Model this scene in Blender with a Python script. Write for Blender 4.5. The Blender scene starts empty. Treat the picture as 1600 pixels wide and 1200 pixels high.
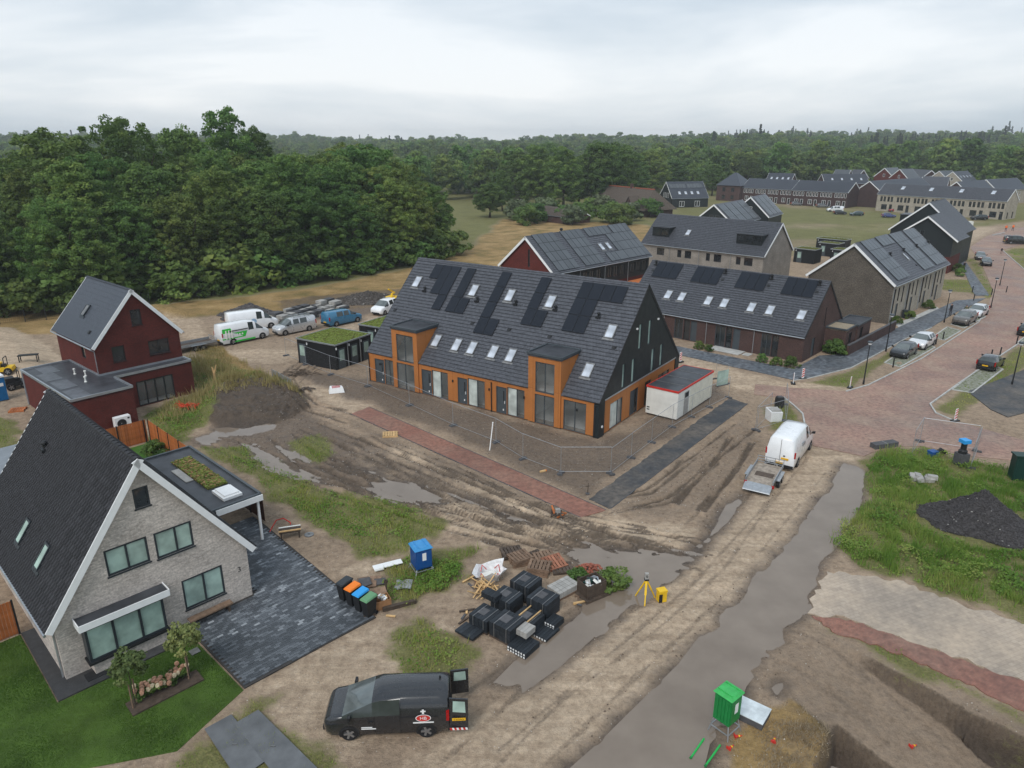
import bpy, math, random
import numpy as np
from mathutils import Vector, Matrix

S = bpy.context.scene
RAD = math.radians
rng = np.random.default_rng(11)
rnd = random.Random(5)
# ---------------------------------------------------------------- camera
CAMH, FPX, HOR = 22.0, 1111.0, 222.0            # metres, focal length and horizon in photo pixels (1600 wide)
TILT = math.atan((600 - HOR) / FPX)
cam = bpy.data.objects.new('camera', bpy.data.cameras.new('camera'))
S.collection.objects.link(cam)
cam.location = (0, 0, CAMH)
cam.rotation_euler = (math.pi / 2 - TILT, 0, 0)
cam.data.sensor_width = 36
cam.data.lens = 36 * FPX / 1600
cam.data.clip_start = 0.5
cam.data.clip_end = 6000
S.camera = cam
# ---------------------------------------------------------------- sky: overcast, soft cloud structure
SUN_EL, SUN_AZ = 48, 205
w = bpy.data.worlds.new('World'); S.world = w; w.use_nodes = True
nt = w.node_tree; nt.nodes.clear()
N = nt.nodes.new; K = nt.links.new
out = N('ShaderNodeOutputWorld'); bg = N('ShaderNodeBackground')
sky = N('ShaderNodeTexSky'); sky.sky_type = 'NISHITA'; sky.sun_disc = False
sky.sun_elevation = RAD(SUN_EL); sky.sun_rotation = RAD(SUN_AZ); sky.air_density = 1.0; sky.dust_density = 2.0
tc = N('ShaderNodeTexCoord')
mp = N('ShaderNodeMapping'); mp.inputs['Scale'].default_value = (1.0, 1.0, 5.5)
no = N('ShaderNodeTexNoise'); no.inputs['Scale'].default_value = 1.7; no.inputs['Detail'].default_value = 6; no.inputs['Roughness'].default_value = .52
no.inputs['Distortion'].default_value = .4
cr = N('ShaderNodeValToRGB')
cr.color_ramp.elements[0].position = .38; cr.color_ramp.elements[0].color = (4.1, 4.8, 5.5, 1)
cr.color_ramp.elements[1].position = .64; cr.color_ramp.elements[1].color = (6.9, 7.2, 7.5, 1)
mx = N('ShaderNodeMix'); mx.data_type = 'RGBA'; mx.inputs[0].default_value = .93
K(tc.outputs['Generated'], mp.inputs[0]); K(mp.outputs[0], no.inputs['Vector']); K(no.outputs['Fac'], cr.inputs[0])
sx = N('ShaderNodeSeparateXYZ'); K(tc.outputs['Generated'], sx.inputs[0])
hr_ = N('ShaderNodeValToRGB'); hr_.color_ramp.elements[0].position = .0; hr_.color_ramp.elements[0].color = (1.16, 1.12, 1.07, 1); hr_.color_ramp.elements[1].position = .28; hr_.color_ramp.elements[1].color = (.86, .915, .965, 1)
K(sx.outputs['Z'], hr_.inputs[0]); mm = N('ShaderNodeMix'); mm.data_type = 'RGBA'; mm.blend_type = 'MULTIPLY'; mm.inputs[0].default_value = 1; K(cr.outputs[0], mm.inputs[6]); K(hr_.outputs[0], mm.inputs[7])
K(sky.outputs[0], mx.inputs[6]); K(mm.outputs[2], mx.inputs[7]); K(mx.outputs[2], bg.inputs[0])
bg.inputs[1].default_value = .10
K(bg.outputs[0], out.inputs[0])
# ---------------------------------------------------------------- one soft sun behind the cloud
sd = bpy.data.lights.new('sun', 'SUN'); sd.energy = 1.5; sd.angle = RAD(26); sd.color = (1, .965, .92)
so = bpy.data.objects.new('sun', sd); S.collection.objects.link(so)
so.location = (0, -30, 90)
az, el = RAD(SUN_AZ), RAD(SUN_EL)
sdir = Vector((math.sin(az) * math.cos(el), math.cos(az) * math.cos(el), math.sin(el)))
so.rotation_euler = sdir.to_track_quat('Z', 'Y').to_euler()
# ---------------------------------------------------------------- exposure
S.view_settings.view_transform = 'Standard'; S.view_settings.look = 'None'
S.view_settings.exposure = 0.46; S.view_settings.gamma = 1.0
S.render.engine = 'CYCLES'
S.cycles.use_denoising = True
S.cycles.max_bounces = 6; S.cycles.diffuse_bounces = 3; S.cycles.glossy_bounces = 3
S.cycles.transparent_max_bounces = 12; S.cycles.transmission_bounces = 4; S.cycles.volume_bounces = 0
S.cycles.caustics_reflective = False; S.cycles.caustics_refractive = False
S.cycles.sample_clamp_indirect = 4

# ---------------------------------------------------------------- photo pixel -> point on a plane of known height
CT, ST = math.cos(TILT), math.sin(TILT)
def ray(px, py):
    u = (px - 800) / FPX; v = -(py - 600) / FPX
    return np.array([u, CT + v * ST, -ST + v * CT])
def G(px, py, z=0.0):
    d = ray(px, py); s = (z - CAMH) / d[2]
    return np.array([d[0] * s, d[1] * s, z])
def G2(px, py, z=0.0):
    return G(px, py, z)[:2]

# ---------------------------------------------------------------- mesh collecting
C = S.collection
class MB:
    def __init__(s): s.v = []; s.f = []; s.uv = []; s.m = []
    def face(s, pts, uv=None, m=0):
        n = len(s.v); s.v += [tuple(p) for p in pts]; s.f.append(list(range(n, n + len(pts))))
        s.uv += list(uv) if uv else [(p[0] + p[1], p[2]) for p in pts]; s.m.append(m)
    def box(s, x0, y0, z0, x1, y1, z1, m=0, M=None):
        p = [(x0, y0, z0), (x1, y0, z0), (x1, y1, z0), (x0, y1, z0), (x0, y0, z1), (x1, y0, z1), (x1, y1, z1), (x0, y1, z1)]
        s.hexa(p, m, M)
    def hexa(s, p, m=0, M=None):
        if M is not None: p = [tuple(M @ Vector(q)) for q in p]
        for a, b, c, d in ((0, 3, 2, 1), (4, 5, 6, 7), (0, 1, 5, 4), (1, 2, 6, 5), (2, 3, 7, 6), (3, 0, 4, 7)):
            q = [p[a], p[b], p[c], p[d]]
            e1 = Vector(q[1]) - Vector(q[0]); e2 = Vector(q[3]) - Vector(q[0])
            s.face(q, [(0, 0), (e1.length, 0), (e1.length, e2.length), (0, e2.length)], m)
    def bar(s, a, b, w, h=None, m=0, up=(0, 0, 1)):
        a = Vector(a); b = Vector(b); h = h or w; d = (b - a).normalized(); up = Vector(up)
        if abs(d.dot(up)) > .98: up = Vector((1, 0, 0))
        x = d.cross(up).normalized() * w / 2; y = x.cross(d).normalized() * h / 2
        s.hexa([a - x - y, a + x - y, a + x + y, a - x + y, b - x - y, b + x - y, b + x + y, b - x + y], m)
    def tube(s, pts, rad, n=8, m=0, cap=True):
        pts = [Vector(p) for p in pts]; rad = rad if hasattr(rad, '__len__') else [rad] * len(pts)
        rings = []; x = None
        for i, p in enumerate(pts):
            d = (pts[min(i + 1, len(pts) - 1)] - pts[max(i - 1, 0)]).normalized()
            if x is None:
                u = Vector((0, 0, 1)) if abs(d.z) < .9 else Vector((1, 0, 0)); x = d.cross(u).normalized()
            x = (x - d * x.dot(d)).normalized(); y = d.cross(x)
            rings.append([p + (x * math.cos(2 * math.pi * k / n) + y * math.sin(2 * math.pi * k / n)) * rad[i] for k in range(n)])
        for i in range(len(rings) - 1):
            for k in range(n):
                s.face([rings[i][k], rings[i][(k + 1) % n], rings[i + 1][(k + 1) % n], rings[i + 1][k]], None, m)
        if cap: s.face(rings[0][::-1], None, m); s.face(rings[-1], None, m)
    def lathe(s, prof, n=16, m=0, o=(0, 0, 0), axis='z'):
        def P(r, h, k):
            a = 2 * math.pi * k / n; x, y = r * math.cos(a), r * math.sin(a)
            q = (x, y, h) if axis == 'z' else (x, h, y)
            return (q[0] + o[0], q[1] + o[1], q[2] + o[2])
        for (r0, h0), (r1, h1) in zip(prof[:-1], prof[1:]):
            for k in range(n):
                if r0 < 1e-6: s.face([P(0, h0, 0), P(r1, h1, k), P(r1, h1, k + 1)], None, m)
                elif r1 < 1e-6: s.face([P(r0, h0, k), P(0, h1, 0), P(r0, h0, k + 1)], None, m)
                else: s.face([P(r0, h0, k), P(r0, h0, k + 1), P(r1, h1, k + 1), P(r1, h1, k)], None, m)
    def prism(s, poly, z0, z1, m=0, m_top=None):
        n = len(poly)
        s.face([(x, y, z1) for x, y in poly], [(x, y) for x, y in poly], m if m_top is None else m_top)
        s.face([(x, y, z0) for x, y in reversed(poly)], [(x, y) for x, y in reversed(poly)], m)
        for i in range(n):
            a, b = poly[i], poly[(i + 1) % n]; l = math.dist(a, b)
            s.face([(*a, z0), (*b, z0), (*b, z1), (*a, z1)], [(0, z0), (l, z0), (l, z1), (0, z1)], m)
    def mesh(s, name='m', smooth=False, weld=False):
        me = bpy.data.meshes.new(name); me.from_pydata(s.v, [], s.f)
        uv = me.uv_layers.new(name='UVMap'); uv.data.foreach_set('uv', np.array(s.uv, np.float32).ravel())
        if any(s.m): me.polygons.foreach_set('material_index', s.m)
        if weld or smooth:
            import bmesh
            bm = bmesh.new(); bm.from_mesh(me); bmesh.ops.remove_doubles(bm, verts=bm.verts, dist=1e-4)
            bmesh.ops.recalc_face_normals(bm, faces=bm.faces); bm.to_mesh(me); bm.free()
        if smooth:
            me.shade_smooth(); me.set_sharp_from_angle(angle=RAD(38 if smooth is True else smooth))
        me.update(); return me

def obj(name, data, mats=None, parent=None, smooth=False, M=None):
    if isinstance(data, MB): data = data.mesh(name, smooth)
    o = bpy.data.objects.new(name, data); C.objects.link(o)
    if mats is not None and data is not None and not len(data.materials):
        for m in (mats if isinstance(mats, (list, tuple)) else [mats]): data.materials.append(m)
    if parent is not None: o.parent = parent
    if M is not None: o.matrix_local = M
    return o
def tag(o, label, cat, group=None):
    o['label'] = label; o['category'] = cat
    if group: o['group'] = group
    return o
def thing(name, label, cat, loc=(0, 0, 0), rz=0.0, group=None):
    o = bpy.data.objects.new(name, None); C.objects.link(o); o.empty_display_size = .3
    o.location = loc; o.rotation_euler = (0, 0, rz)
    return tag(o, label, cat, group)
def struct(o): o['kind'] = 'structure'; return o
def stuff(o): o['kind'] = 'stuff'; return o
def clone(o, parent=None):
    c = o.copy(); C.objects.link(c); c.parent = parent
    for ch in list(o.children): clone(ch, c)
    return c
def heading(a, b): return math.atan2(b[1] - a[1], b[0] - a[0])

ORD = ['first', 'second', 'third', 'fourth', 'fifth', 'sixth', 'seventh', 'eighth', 'ninth', 'tenth', 'eleventh', 'twelfth', 'thirteenth', 'fourteenth', 'fifteenth', 'sixteenth', 'seventeenth', 'eighteenth', 'nineteenth', 'twentieth']
ORD += ['twenty-' + q for q in ORD[:9]] + ['thirtieth'] + ['thirty-' + q for q in ORD[:9]]
# ---------------------------------------------------------------- materials
class NT:
    def __init__(s, name):
        s.mat = bpy.data.materials.new(name); s.mat.use_nodes = True; s.t = s.mat.node_tree
        s.b = s.t.nodes['Principled BSDF']; s.out = s.t.nodes['Material Output']
    def n(s, typ, **kw):
        o = s.t.nodes.new('ShaderNode' + typ)
        for k, v in kw.items(): setattr(o, k, v)
        return o
    def l(s, a, b): s.t.links.new(a, b)
    def co(s, which='Object'): 
        if not hasattr(s, '_tc'): s._tc = s.n('TexCoord')
        return s._tc.outputs[which]
    def noise(s, scale, detail=3, rough=.55, vec=None, dist=0):
        o = s.n('TexNoise'); o.inputs['Scale'].default_value = scale; o.inputs['Detail'].default_value = detail
        o.inputs['Roughness'].default_value = rough; o.inputs['Distortion'].default_value = dist
        s.l(vec if vec is not None else s.co(), o.inputs['Vector']); return o.outputs['Fac']
    def ramp(s, fac, *st):
        o = s.n('ValToRGB'); e = o.color_ramp.elements
        while len(e) < len(st): e.new(.5)
        for q, (p, c) in zip(e, st): q.position = p; q.color = (*c, 1) if len(c) == 3 else c
        s.l(fac, o.inputs[0]); return o.outputs[0]
    def math(s, op, a, b=0.0, clamp=False):
        o = s.n('Math', operation=op, use_clamp=clamp)
        for i, q in enumerate((a, b)):
            if isinstance(q, (int, float)): o.inputs[i].default_value = q
            else: s.l(q, o.inputs[i])
        return o.outputs[0]
    def mix(s, fac, a, b, blend='MIX'):
        o = s.n('Mix', data_type='RGBA', blend_type=blend)
        for i, q in ((0, fac), (6, a), (7, b)):
            if isinstance(q, (int, float)): o.inputs[i].default_value = q
            elif isinstance(q, tuple): o.inputs[i].default_value = (*q, 1)
            else: s.l(q, o.inputs[i])
        return o.outputs[2]
    def col(s, c):
        if isinstance(c, tuple): s.b.inputs['Base Color'].default_value = (*c, 1)
        else: s.l(c, s.b.inputs['Base Color'])
    def rough(s, r):
        if isinstance(r, (int, float)): s.b.inputs['Roughness'].default_value = r
        else: s.l(r, s.b.inputs['Roughness'])
    def bump(s, h, strength=.3, dist=.02):
        o = s.n('Bump'); o.inputs['Strength'].default_value = strength; o.inputs['Distance'].default_value = dist
        s.l(h, o.inputs['Height']); s.l(o.outputs[0], s.b.inputs['Normal'])
def mk(name, c, rough=.7, var=.18, scale=3.0, metal=0, bump=0, spec=.28, objvar=0.0, coat=0):
    t = NT(name); c = tuple(c)
    if var or objvar:
        f = t.noise(scale, 4)
        hi = tuple(min(1, x * (1 + var)) for x in c); lo = tuple(x * (1 - var) for x in c)
        cc = t.ramp(f, (.3, lo), (.7, hi))
        if objvar:
            oi = t.n('ObjectInfo'); v = t.math('MULTIPLY_ADD', oi.outputs['Random'], 2 * objvar); 
            v.node.inputs[2].default_value = 1 - objvar
            hs = t.n('HueSaturation'); t.l(v, hs.inputs['Value']); t.l(cc, hs.inputs['Color']); cc = hs.outputs[0]
        t.col(cc)
        rr = t.n('MapRange'); rr.inputs[3].default_value = max(.02, rough - .12); rr.inputs[4].default_value = min(1, rough + .1)
        t.l(t.noise(scale * 2.3, 3), rr.inputs[0]); t.rough(rr.outputs[0])
    else: t.col(c); t.rough(rough)
    t.b.inputs['Metallic'].default_value = metal; t.b.inputs['Specular IOR Level'].default_value = spec
    if coat: t.b.inputs['Coat Weight'].default_value = coat; t.b.inputs['Coat Roughness'].default_value = .06
    if bump: t.bump(t.noise(scale * 8, 3), bump)
    return t.mat
def brick(name, c1, c2, mortar, bw=.22, bh=.0625, var=.25, off=.5, dirt=.25, bump=.5, rough=.85, msize=.012):
    t = NT(name); b = t.n('TexBrick'); b.offset = off
    for k, v in (('Color1', (*c1, 1)), ('Color2', (*c2, 1)), ('Mortar', (*mortar, 1)), ('Scale', 1.0), ('Mortar Size', msize), ('Mortar Smooth', .2), ('Brick Width', bw), ('Row Height', bh), ('Bias', 0.0)):
        b.inputs[k].default_value = v
    t.l(t.co('UV'), b.inputs['Vector'])
    f = t.noise(.7, 5, .6, t.co('UV')); f2 = t.noise(9, 3, .6, t.co('UV'))
    c = t.mix(1.0, b.outputs['Color'], t.ramp(f, (.3, (1 - dirt,) * 3), (.7, (1 + dirt * .4,) * 3)), 'MULTIPLY')
    c = t.mix(1.0, c, t.ramp(f2, (.3, (1 - var,) * 3), (.7, (1 + var,) * 3)), 'MULTIPLY')
    t.col(c); t.rough(rough); t.b.inputs['Specular IOR Level'].default_value = .25; t.bump(t.math('SUBTRACT', t.math('MULTIPLY', f2, .3), b.outputs['Fac']), bump, .008)
    return t.mat
def glass(name, c, rough=.04, trans=0.0):
    t = NT(name); f = t.noise(.9, 3)
    t.col(t.ramp(f, (.35, tuple(x * .7 for x in c)), (.65, tuple(min(1, x * 1.25) for x in c)))); t.rough(rough); t.b.inputs['Specular IOR Level'].default_value = .8
    if trans:
        tr = t.n('BsdfTransparent'); m = t.n('MixShader'); m.inputs[0].default_value = trans
        t.l(t.b.outputs[0], m.inputs[1]); t.l(tr.outputs[0], m.inputs[2]); t.l(m.outputs[0], t.out.inputs[0])
    return t.mat

T = {}
T['white'] = mk('white_paint', (.78, .79, .79), .45, .04)
T['white_dirty'] = mk('white_steel_panel', (.70, .70, .66), .5, .10, 1.2)
T['cream'] = mk('cream_panel', (.68, .66, .56), .55, .1)
T['black'] = mk('black_plastic', (.018, .019, .021), .5, .2)
T['anthracite'] = mk('anthracite_frame', (.030, .037, .043), .4, .08)
T['grey_frame'] = mk('grey_frame', (.062, .075, .085), .4, .08)
T['zinc'] = mk('zinc', (.42, .45, .48), .38, .12, 2, .7)
T['galv'] = mk('galvanised_steel', (.36, .38, .40), .45, .15, 6, .55)
T['steel'] = mk('worn_steel', (.22, .22, .22), .5, .3, 4, .6)
T['bitumen'] = mk('bitumen_roofing', (.050, .054, .062), .42, .35, .9, bump=.15)
T['tile'] = mk('dark_roof_tile', (.072, .076, .088), .46, .34, 4, objvar=.16, spec=.32)
T['tile_blue'] = mk('slate_grey_roof_tile', (.05, .057, .071), .42, .2, 5, objvar=.1)
T['tile_h'] = mk('black_roof_tile', (.029, .029, .032), .58, .28, 5, objvar=.25, spec=.22)
T['pv'] = mk('solar_cell', (.010, .0135, .021), .42, .05, 2, objvar=.08, spec=.22)
T['pv_sky_sheen'] = mk('solar_cell_sky_sheen', (.082, .092, .102), .32, .05, 1, objvar=.12)  # dark cells paled: sky reflection painted into the base colour
T['pv_frame'] = mk('black_aluminium', (.012, .013, .015), .35, .1)
T['darkclad'] = mk('black_green_cladding', (.016, .021, .023), .5, .12, .8)
T['shedclad'] = mk('black_board', (.011, .012, .014), .55, .25, 2)
T['wood_orange'] = mk('stained_fence_wood', (.40, .125, .038), .6, .3, 3, objvar=.18)
T['wood_pale'] = mk('pale_timber', (.55, .36, .17), .7, .2, 5, objvar=.15)
T['wood_brown'] = mk('weathered_pallet_wood', (.19, .125, .085), .8, .3, 5, objvar=.25)
T['wood_dark'] = mk('dark_wet_wood', (.075, .055, .042), .7, .3, 5, objvar=.2)
T['concrete'] = mk('concrete', (.34, .33, .31), .85, .15, 3, bump=.2, objvar=.08)
T['concrete_dark'] = mk('dark_concrete', (.085, .085, .09), .8, .2, 4, bump=.2, objvar=.1)
T['paver_black'] = mk('black_paver', (.022, .027, .033), .6, .2, 6, objvar=.2)
T['sedum'] = mk('sedum', (.12, .13, .028), .95, .5, 4, bump=.8)
T['sedum_green'] = mk('sedum_green', (.15, .19, .035), .95, .35, 5, bump=.8)
T['rubber'] = mk('tyre_rubber', (.013, .013, .014), .75, .2)
T['rim'] = mk('alloy', (.36, .37, .39), .35, .1, 3, .8)
T['red'] = mk('red_plastic', (.55, .035, .025), .45, .1)
T['yellow'] = mk('yellow_paint', (.75, .47, .02), .45, .1)
T['blue_toilet'] = mk('blue_plastic', (.012, .075, .26), .4, .12)
T['blue_light'] = mk('light_blue_plastic', (.03, .30, .68), .4, .08)
T['green_toilet'] = mk('green_plastic', (.012, .20, .05), .42, .12)
T['green_dark'] = mk('dark_green_cabinet', (.008, .035, .028), .4, .1)
T['bin_orange'] = mk('orange_lid', (.80, .20, .02), .4, .08)
T['bin_green'] = mk('sage_lid', (.12, .27, .14), .45, .08)
T['amber_plate'] = mk('yellow_plate', (.75, .42, .02), .5, 0)
T['lightwhite'] = mk('lens_white', (.8, .82, .85), .15, 0)
T['lensred'] = mk('lens_red', (.35, .01, .01), .2, 0)
T['skin'] = mk('skin', (.45, .26, .18), .6, .05)
T['glass'] = glass('window_glass', (.022, .026, .029))
T['glass_room'] = glass('shopfront_glass', (.19, .20, .195), .04, .5)
T['glass_mint'] = glass('screened_glass', (.33, .45, .40), .18)
T['glass_sky'] = glass('skylight_glass', (.46, .50, .56), .12)
T['glass_blue'] = glass('car_glass', (.045, .056, .056), .03)
T['glass_film'] = glass('filmed_glass', (.50, .55, .52), .15)
T['interior'] = mk('interior_plaster', (.62, .62, .60), .9, .05)
T['orange'] = brick('orange_facade_board', (.44, .168, .050), (.40, .150, .044), (.20, .075, .025), bw=1.22, bh=3.05, var=.05, off=0, dirt=.12, bump=.3, rough=.5, msize=.012)
T['brick_grey'] = brick('grey_beige_brick', (.66, .585, .525), (.455, .40, .355), (.45, .41, .375), var=.24, msize=.008)
T['brick_red'] = brick('oxblood_brick', (.14, .026, .020), (.105, .022, .018), (.05, .022, .018), var=.22, msize=.008)
T['brick_brown'] = brick('brown_brick', (.105, .058, .050), (.075, .045, .042), (.06, .045, .04), var=.35, msize=.008)
T['brick_stone'] = brick('grey_stone_brick', (.27, .245, .21), (.20, .185, .165), (.17, .16, .145), var=.3, msize=.008)
T['brick_beige'] = brick('beige_brick', (.42, .375, .30), (.36, .32, .26), (.3, .27, .23), var=.2, msize=.008)
T['brick_d'] = brick('warm_grey_brick', (.33, .295, .255), (.26, .235, .205), (.22, .2, .18), var=.25, msize=.008)
T['brick_far'] = brick('dark_purple_brick', (.075, .042, .040), (.06, .036, .035), (.05, .035, .033), var=.2, msize=.008)
T['brick_dull'] = brick('dull_grey_brick', (.135, .115, .092), (.10, .087, .073), (.09, .08, .07), var=.55, msize=.008)

# ---------------------------------------------------------------- lettering (converted to mesh once)
TM = {}
_cu = bpy.data.curves.new('lettering', 'FONT'); _cu.extrude = .02; _cu.align_x = 'CENTER'; _tmp = bpy.data.objects.new('lettering', _cu); C.objects.link(_tmp)
for _b in ('3', 'HB', 'V-53-PVX', 'VBJ-78-R', 'BOUW', 'INSTALLATIE & TECHNIEK', 'V-271-KT', 'M'):
    _cu.body = _b; _dg = bpy.context.evaluated_depsgraph_get(); _dg.update(); TM[_b] = bpy.data.meshes.new_from_object(_tmp.evaluated_get(_dg))
bpy.data.objects.remove(_tmp)
def text_on(name, body, size, mat, parent, o, xdir, ndir, ext=1.0):
    me = TM[body].copy(); x = Vector(xdir).normalized(); z = Vector(ndir).normalized(); y = z.cross(x)
    M = Matrix.Identity(4); M.col[0] = (*(x * size), 0); M.col[1] = (*(y * size), 0); M.col[2] = (*(z * .3 * ext), 0); M.col[3] = (*o, 1)
    me.materials.clear(); return obj(name, me, mat, parent, M=M)
# ================================================================ ground
def PX(pts, z=0.0): return [tuple(G2(x, y, z)) for x, y in pts]
def seg_d(px, py, a, b):
    ax, ay = a; bx, by = b; dx, dy = bx - ax, by - ay
    t = np.clip(((px - ax) * dx + (py - ay) * dy) / (dx * dx + dy * dy + 1e-12), 0, 1)
    return np.hypot(px - ax - t * dx, py - ay - t * dy)
def sdf(poly, X, Y):
    d = np.full(X.shape, 1e9); ins = np.zeros(X.shape, bool); n = len(poly)
    for i in range(n):
        a, b = poly[i], poly[(i + 1) % n]
        d = np.minimum(d, seg_d(X, Y, a, b))
        c = ((a[1] > Y) != (b[1] > Y)) & (X < (b[0] - a[0]) * (Y - a[1]) / (b[1] - a[1] + 1e-12) + a[0])
        ins ^= c
    return np.where(ins, d, -d)
def polyline_d(pts, X, Y):
    d = np.full(X.shape, 1e9)
    for a, b in zip(pts[:-1], pts[1:]): d = np.minimum(d, seg_d(X, Y, a, b))
    return d
_lat = np.random.default_rng(3).random((256, 256))
def vn(x, y):
    xi = np.floor(x).astype(int); yi = np.floor(y).astype(int); fx = x - xi; fy = y - yi
    fx = fx * fx * (3 - 2 * fx); fy = fy * fy * (3 - 2 * fy)
    g = lambda i, j: _lat[(xi + i) & 255, (yi + j) & 255]
    return (g(0, 0) * (1 - fx) + g(1, 0) * fx) * (1 - fy) + (g(0, 1) * (1 - fx) + g(1, 1) * fx) * fy
def fbm(x, y, sc, oct=4):
    r = 0; a = .5
    for i in range(oct): r = r + a * vn(x * sc + 17.3 * i, y * sc + 5.1 * i); a *= .5; sc *= 2.03
    return r / (1 - .5 ** oct) - .5
def mask(poly, X, Y, soft=.5, wob=0.0, wsc=.6):
    d = sdf(poly, X, Y)
    if wob: d = d + wob * 2 * fbm(X, Y, wsc)
    return np.clip(.5 + d / (2 * soft), 0, 1)

# frame of the grey brick house (used for its garden too)
HO, HTH = np.array([-19.23, 24.95]), RAD(136.05)
def HU(u, v):
    c, s = math.cos(HTH), math.sin(HTH)
    return (HO[0] + u * c + v * s, HO[1] + u * s - v * c)

GRASS = {   # weedy patches, photo pixels
 'strip': [(318, 700), (380, 696), (430, 722), (500, 762), (580, 775), (650, 795), (700, 822), (655, 850), (600, 880), (560, 862), (480, 815), (425, 782), (395, 748)],
 'islet': [(452, 692), (500, 678), (524, 708), (500, 728), (470, 715)],
 'bluebox': [(592, 890), (645, 868), (705, 858), (765, 853), (735, 878), (735, 905), (700, 928), (640, 946), (600, 936)],
 'vanweeds': [(612, 992), (655, 962), (720, 992), (742, 1020), (705, 1050), (642, 1056), (612, 1032)],
 'right': [(1352, 722), (1380, 703), (1440, 702), (1520, 722), (1640, 745), (1640, 985), (1500, 935), (1400, 903), (1322, 880), (1300, 845), (1322, 800), (1365, 785), (1350, 745)],
 'mound': [(272, 560), (330, 560), (380, 578), (450, 598), (475, 622), (440, 605), (380, 600), (335, 622), (300, 660), (258, 668), (240, 640), (305, 612)],
 'redhouse': [(225, 640), (300, 625), (335, 605), (338, 650), (285, 690), (240, 690)],
 'corner': [(265, 1190), (330, 1140), (390, 1090), (440, 1088), (430, 1110), (470, 1150), (540, 1200), (300, 1240), (240, 1240)],
 'fencecorner': [(1195, 640), (1225, 628), (1250, 650), (1245, 668), (1205, 672)],
 'leftbit': [(-20, 650), (22, 655), (34, 690), (0, 712), (-30, 712)],
 'redpath': [(1300, 985), (1390, 1030), (1500, 1085), (1600, 1130), (1600, 1110), (1500, 1062), (1390, 1012)],
}
DRYW = {'straw': [(1190, 1105), (1235, 1095), (1310, 1130), (1290, 1170), (1270, 1230), (1150, 1230), (1140, 1150)],
        'rear': [(300, 545), (340, 540), (420, 590), (470, 612), (420, 600), (350, 590)]}
PUD = {  # water: photo pixels of the shore
 'flood': [(1318, 722), (1348, 735), (1345, 780), (1322, 832), (1290, 872), (1250, 960), (1205, 1008), (1172, 1055), (1155, 1100), (1118, 1142), (1100, 1215), (872, 1215), (955, 1142), (1075, 1025), (1165, 925), (1240, 838), (1290, 770)],
 'pallet': [(882, 862), (925, 852), (1000, 856), (1062, 866), (1092, 848), (1128, 792), (1160, 772), (1150, 800), (1112, 842), (1078, 884), (1030, 915), (965, 965), (900, 1022), (832, 1068), (778, 1062), (820, 1020), (870, 985), (905, 960), (930, 925)],
 'mound': [(335, 668), (380, 656), (432, 655), (425, 668), (385, 680), (345, 682)],
 'rut_a': [(382, 692), (405, 695), (440, 722), (482, 738), (470, 746), (425, 736), (392, 716)],
 'rut_b': [(428, 697), (455, 702), (492, 718), (478, 722), (448, 712)],
 'side': [(302, 685), (335, 676), (340, 690), (312, 694)],
 'rut_c': [(470, 738), (500, 745), (520, 758), (495, 756)],
 'broad': [(565, 762), (600, 745), (650, 752), (690, 772), (700, 790), (640, 788), (590, 778)],
 'rut_d': [(700, 770), (760, 785), (820, 808), (860, 822), (840, 826), (770, 802), (715, 784)],
 'rut_e': [(555, 726), (590, 735), (600, 742), (572, 738)],
 'edge': [(1208, 1072), (1222, 1060), (1228, 1068), (1214, 1080)],
}
SANDP = {  # light sand
 'yard': [(-200, 508), (20, 512), (75, 545), (95, 562), (70, 600), (-10, 592), (-200, 592)],
 'track': [(600, 1215), (800, 1088), (930, 998), (1040, 908), (1105, 852), (1178, 772), (1200, 735), (1262, 697), (1350, 713), (1338, 775), (1235, 868), (1145, 958), (1022, 1078), (890, 1215)],
 'apron': [(380, 1075), (590, 968), (700, 980), (640, 1060), (600, 1075), (560, 1180), (470, 1200), (420, 1120)],
 'mid': [(640, 700), (700, 735), (830, 790), (900, 815), (960, 806), (1090, 830), (1060, 855), (900, 850), (850, 840), (760, 850), (700, 820), (640, 780), (560, 740), (540, 700)],
 'lane': [(1055, 552), (1130, 572), (1240, 598), (1330, 600), (1330, 612), (1230, 622), (1130, 605), (1060, 575)],
 'pathend': [(455, 606), (500, 600), (580, 634), (548, 650)],
 'patch': [(520, 890), (600, 870), (590, 895), (545, 905)],
 'vans': [(210, 470), (310, 490), (330, 545), (460, 545), (560, 500), (600, 490), (480, 560), (420, 570), (330, 560), (280, 520)],
 'ne': [(1420, 370), (1500, 352), (1560, 352), (1530, 372), (1510, 388), (1440, 388)],
 'lane2': [(1230, 350), (1330, 372), (1388, 360), (1385, 352), (1330, 360)],
}
EARTH = {  # dark turned soil
 'round': [(440, 575), (575, 592), (937, 690), (1010, 655), (1060, 588), (1130, 598), (1142, 622), (920, 782), (885, 768), (577, 634), (500, 606)],
 'east': [(956, 800), (1168, 634), (1198, 690), (1165, 740), (1110, 800), (1040, 812)],
 'belowpath': [(545, 652), (700, 722), (900, 812), (880, 818), (690, 735), (545, 668)],
 'pit': [(1165, 1050), (1230, 975), (1300, 985), (1400, 1030), (1640, 1140), (1640, 1300), (1150, 1300), (1200, 1110)],
 'ruts': [(330, 660), (480, 640), (560, 680), (680, 740), (800, 790), (760, 800), (640, 760), (560, 770), (420, 740), (340, 700)],
 'stacks': [(430, 470), (560, 455), (640, 450), (620, 480), (540, 500), (450, 500)],
}
DRYF = [(-400, 500), (230, 480), (480, 450), (640, 418), (735, 385), (785, 343), (880, 345), (1020, 352), (1020, 420), (800, 430), (640, 470), (480, 490), (330, 492), (250, 500), (100, 520), (-300, 545)]
GREENF = [(1225, 330), (1390, 342), (1392, 352), (1330, 366), (1240, 372), (1225, 352)]
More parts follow.
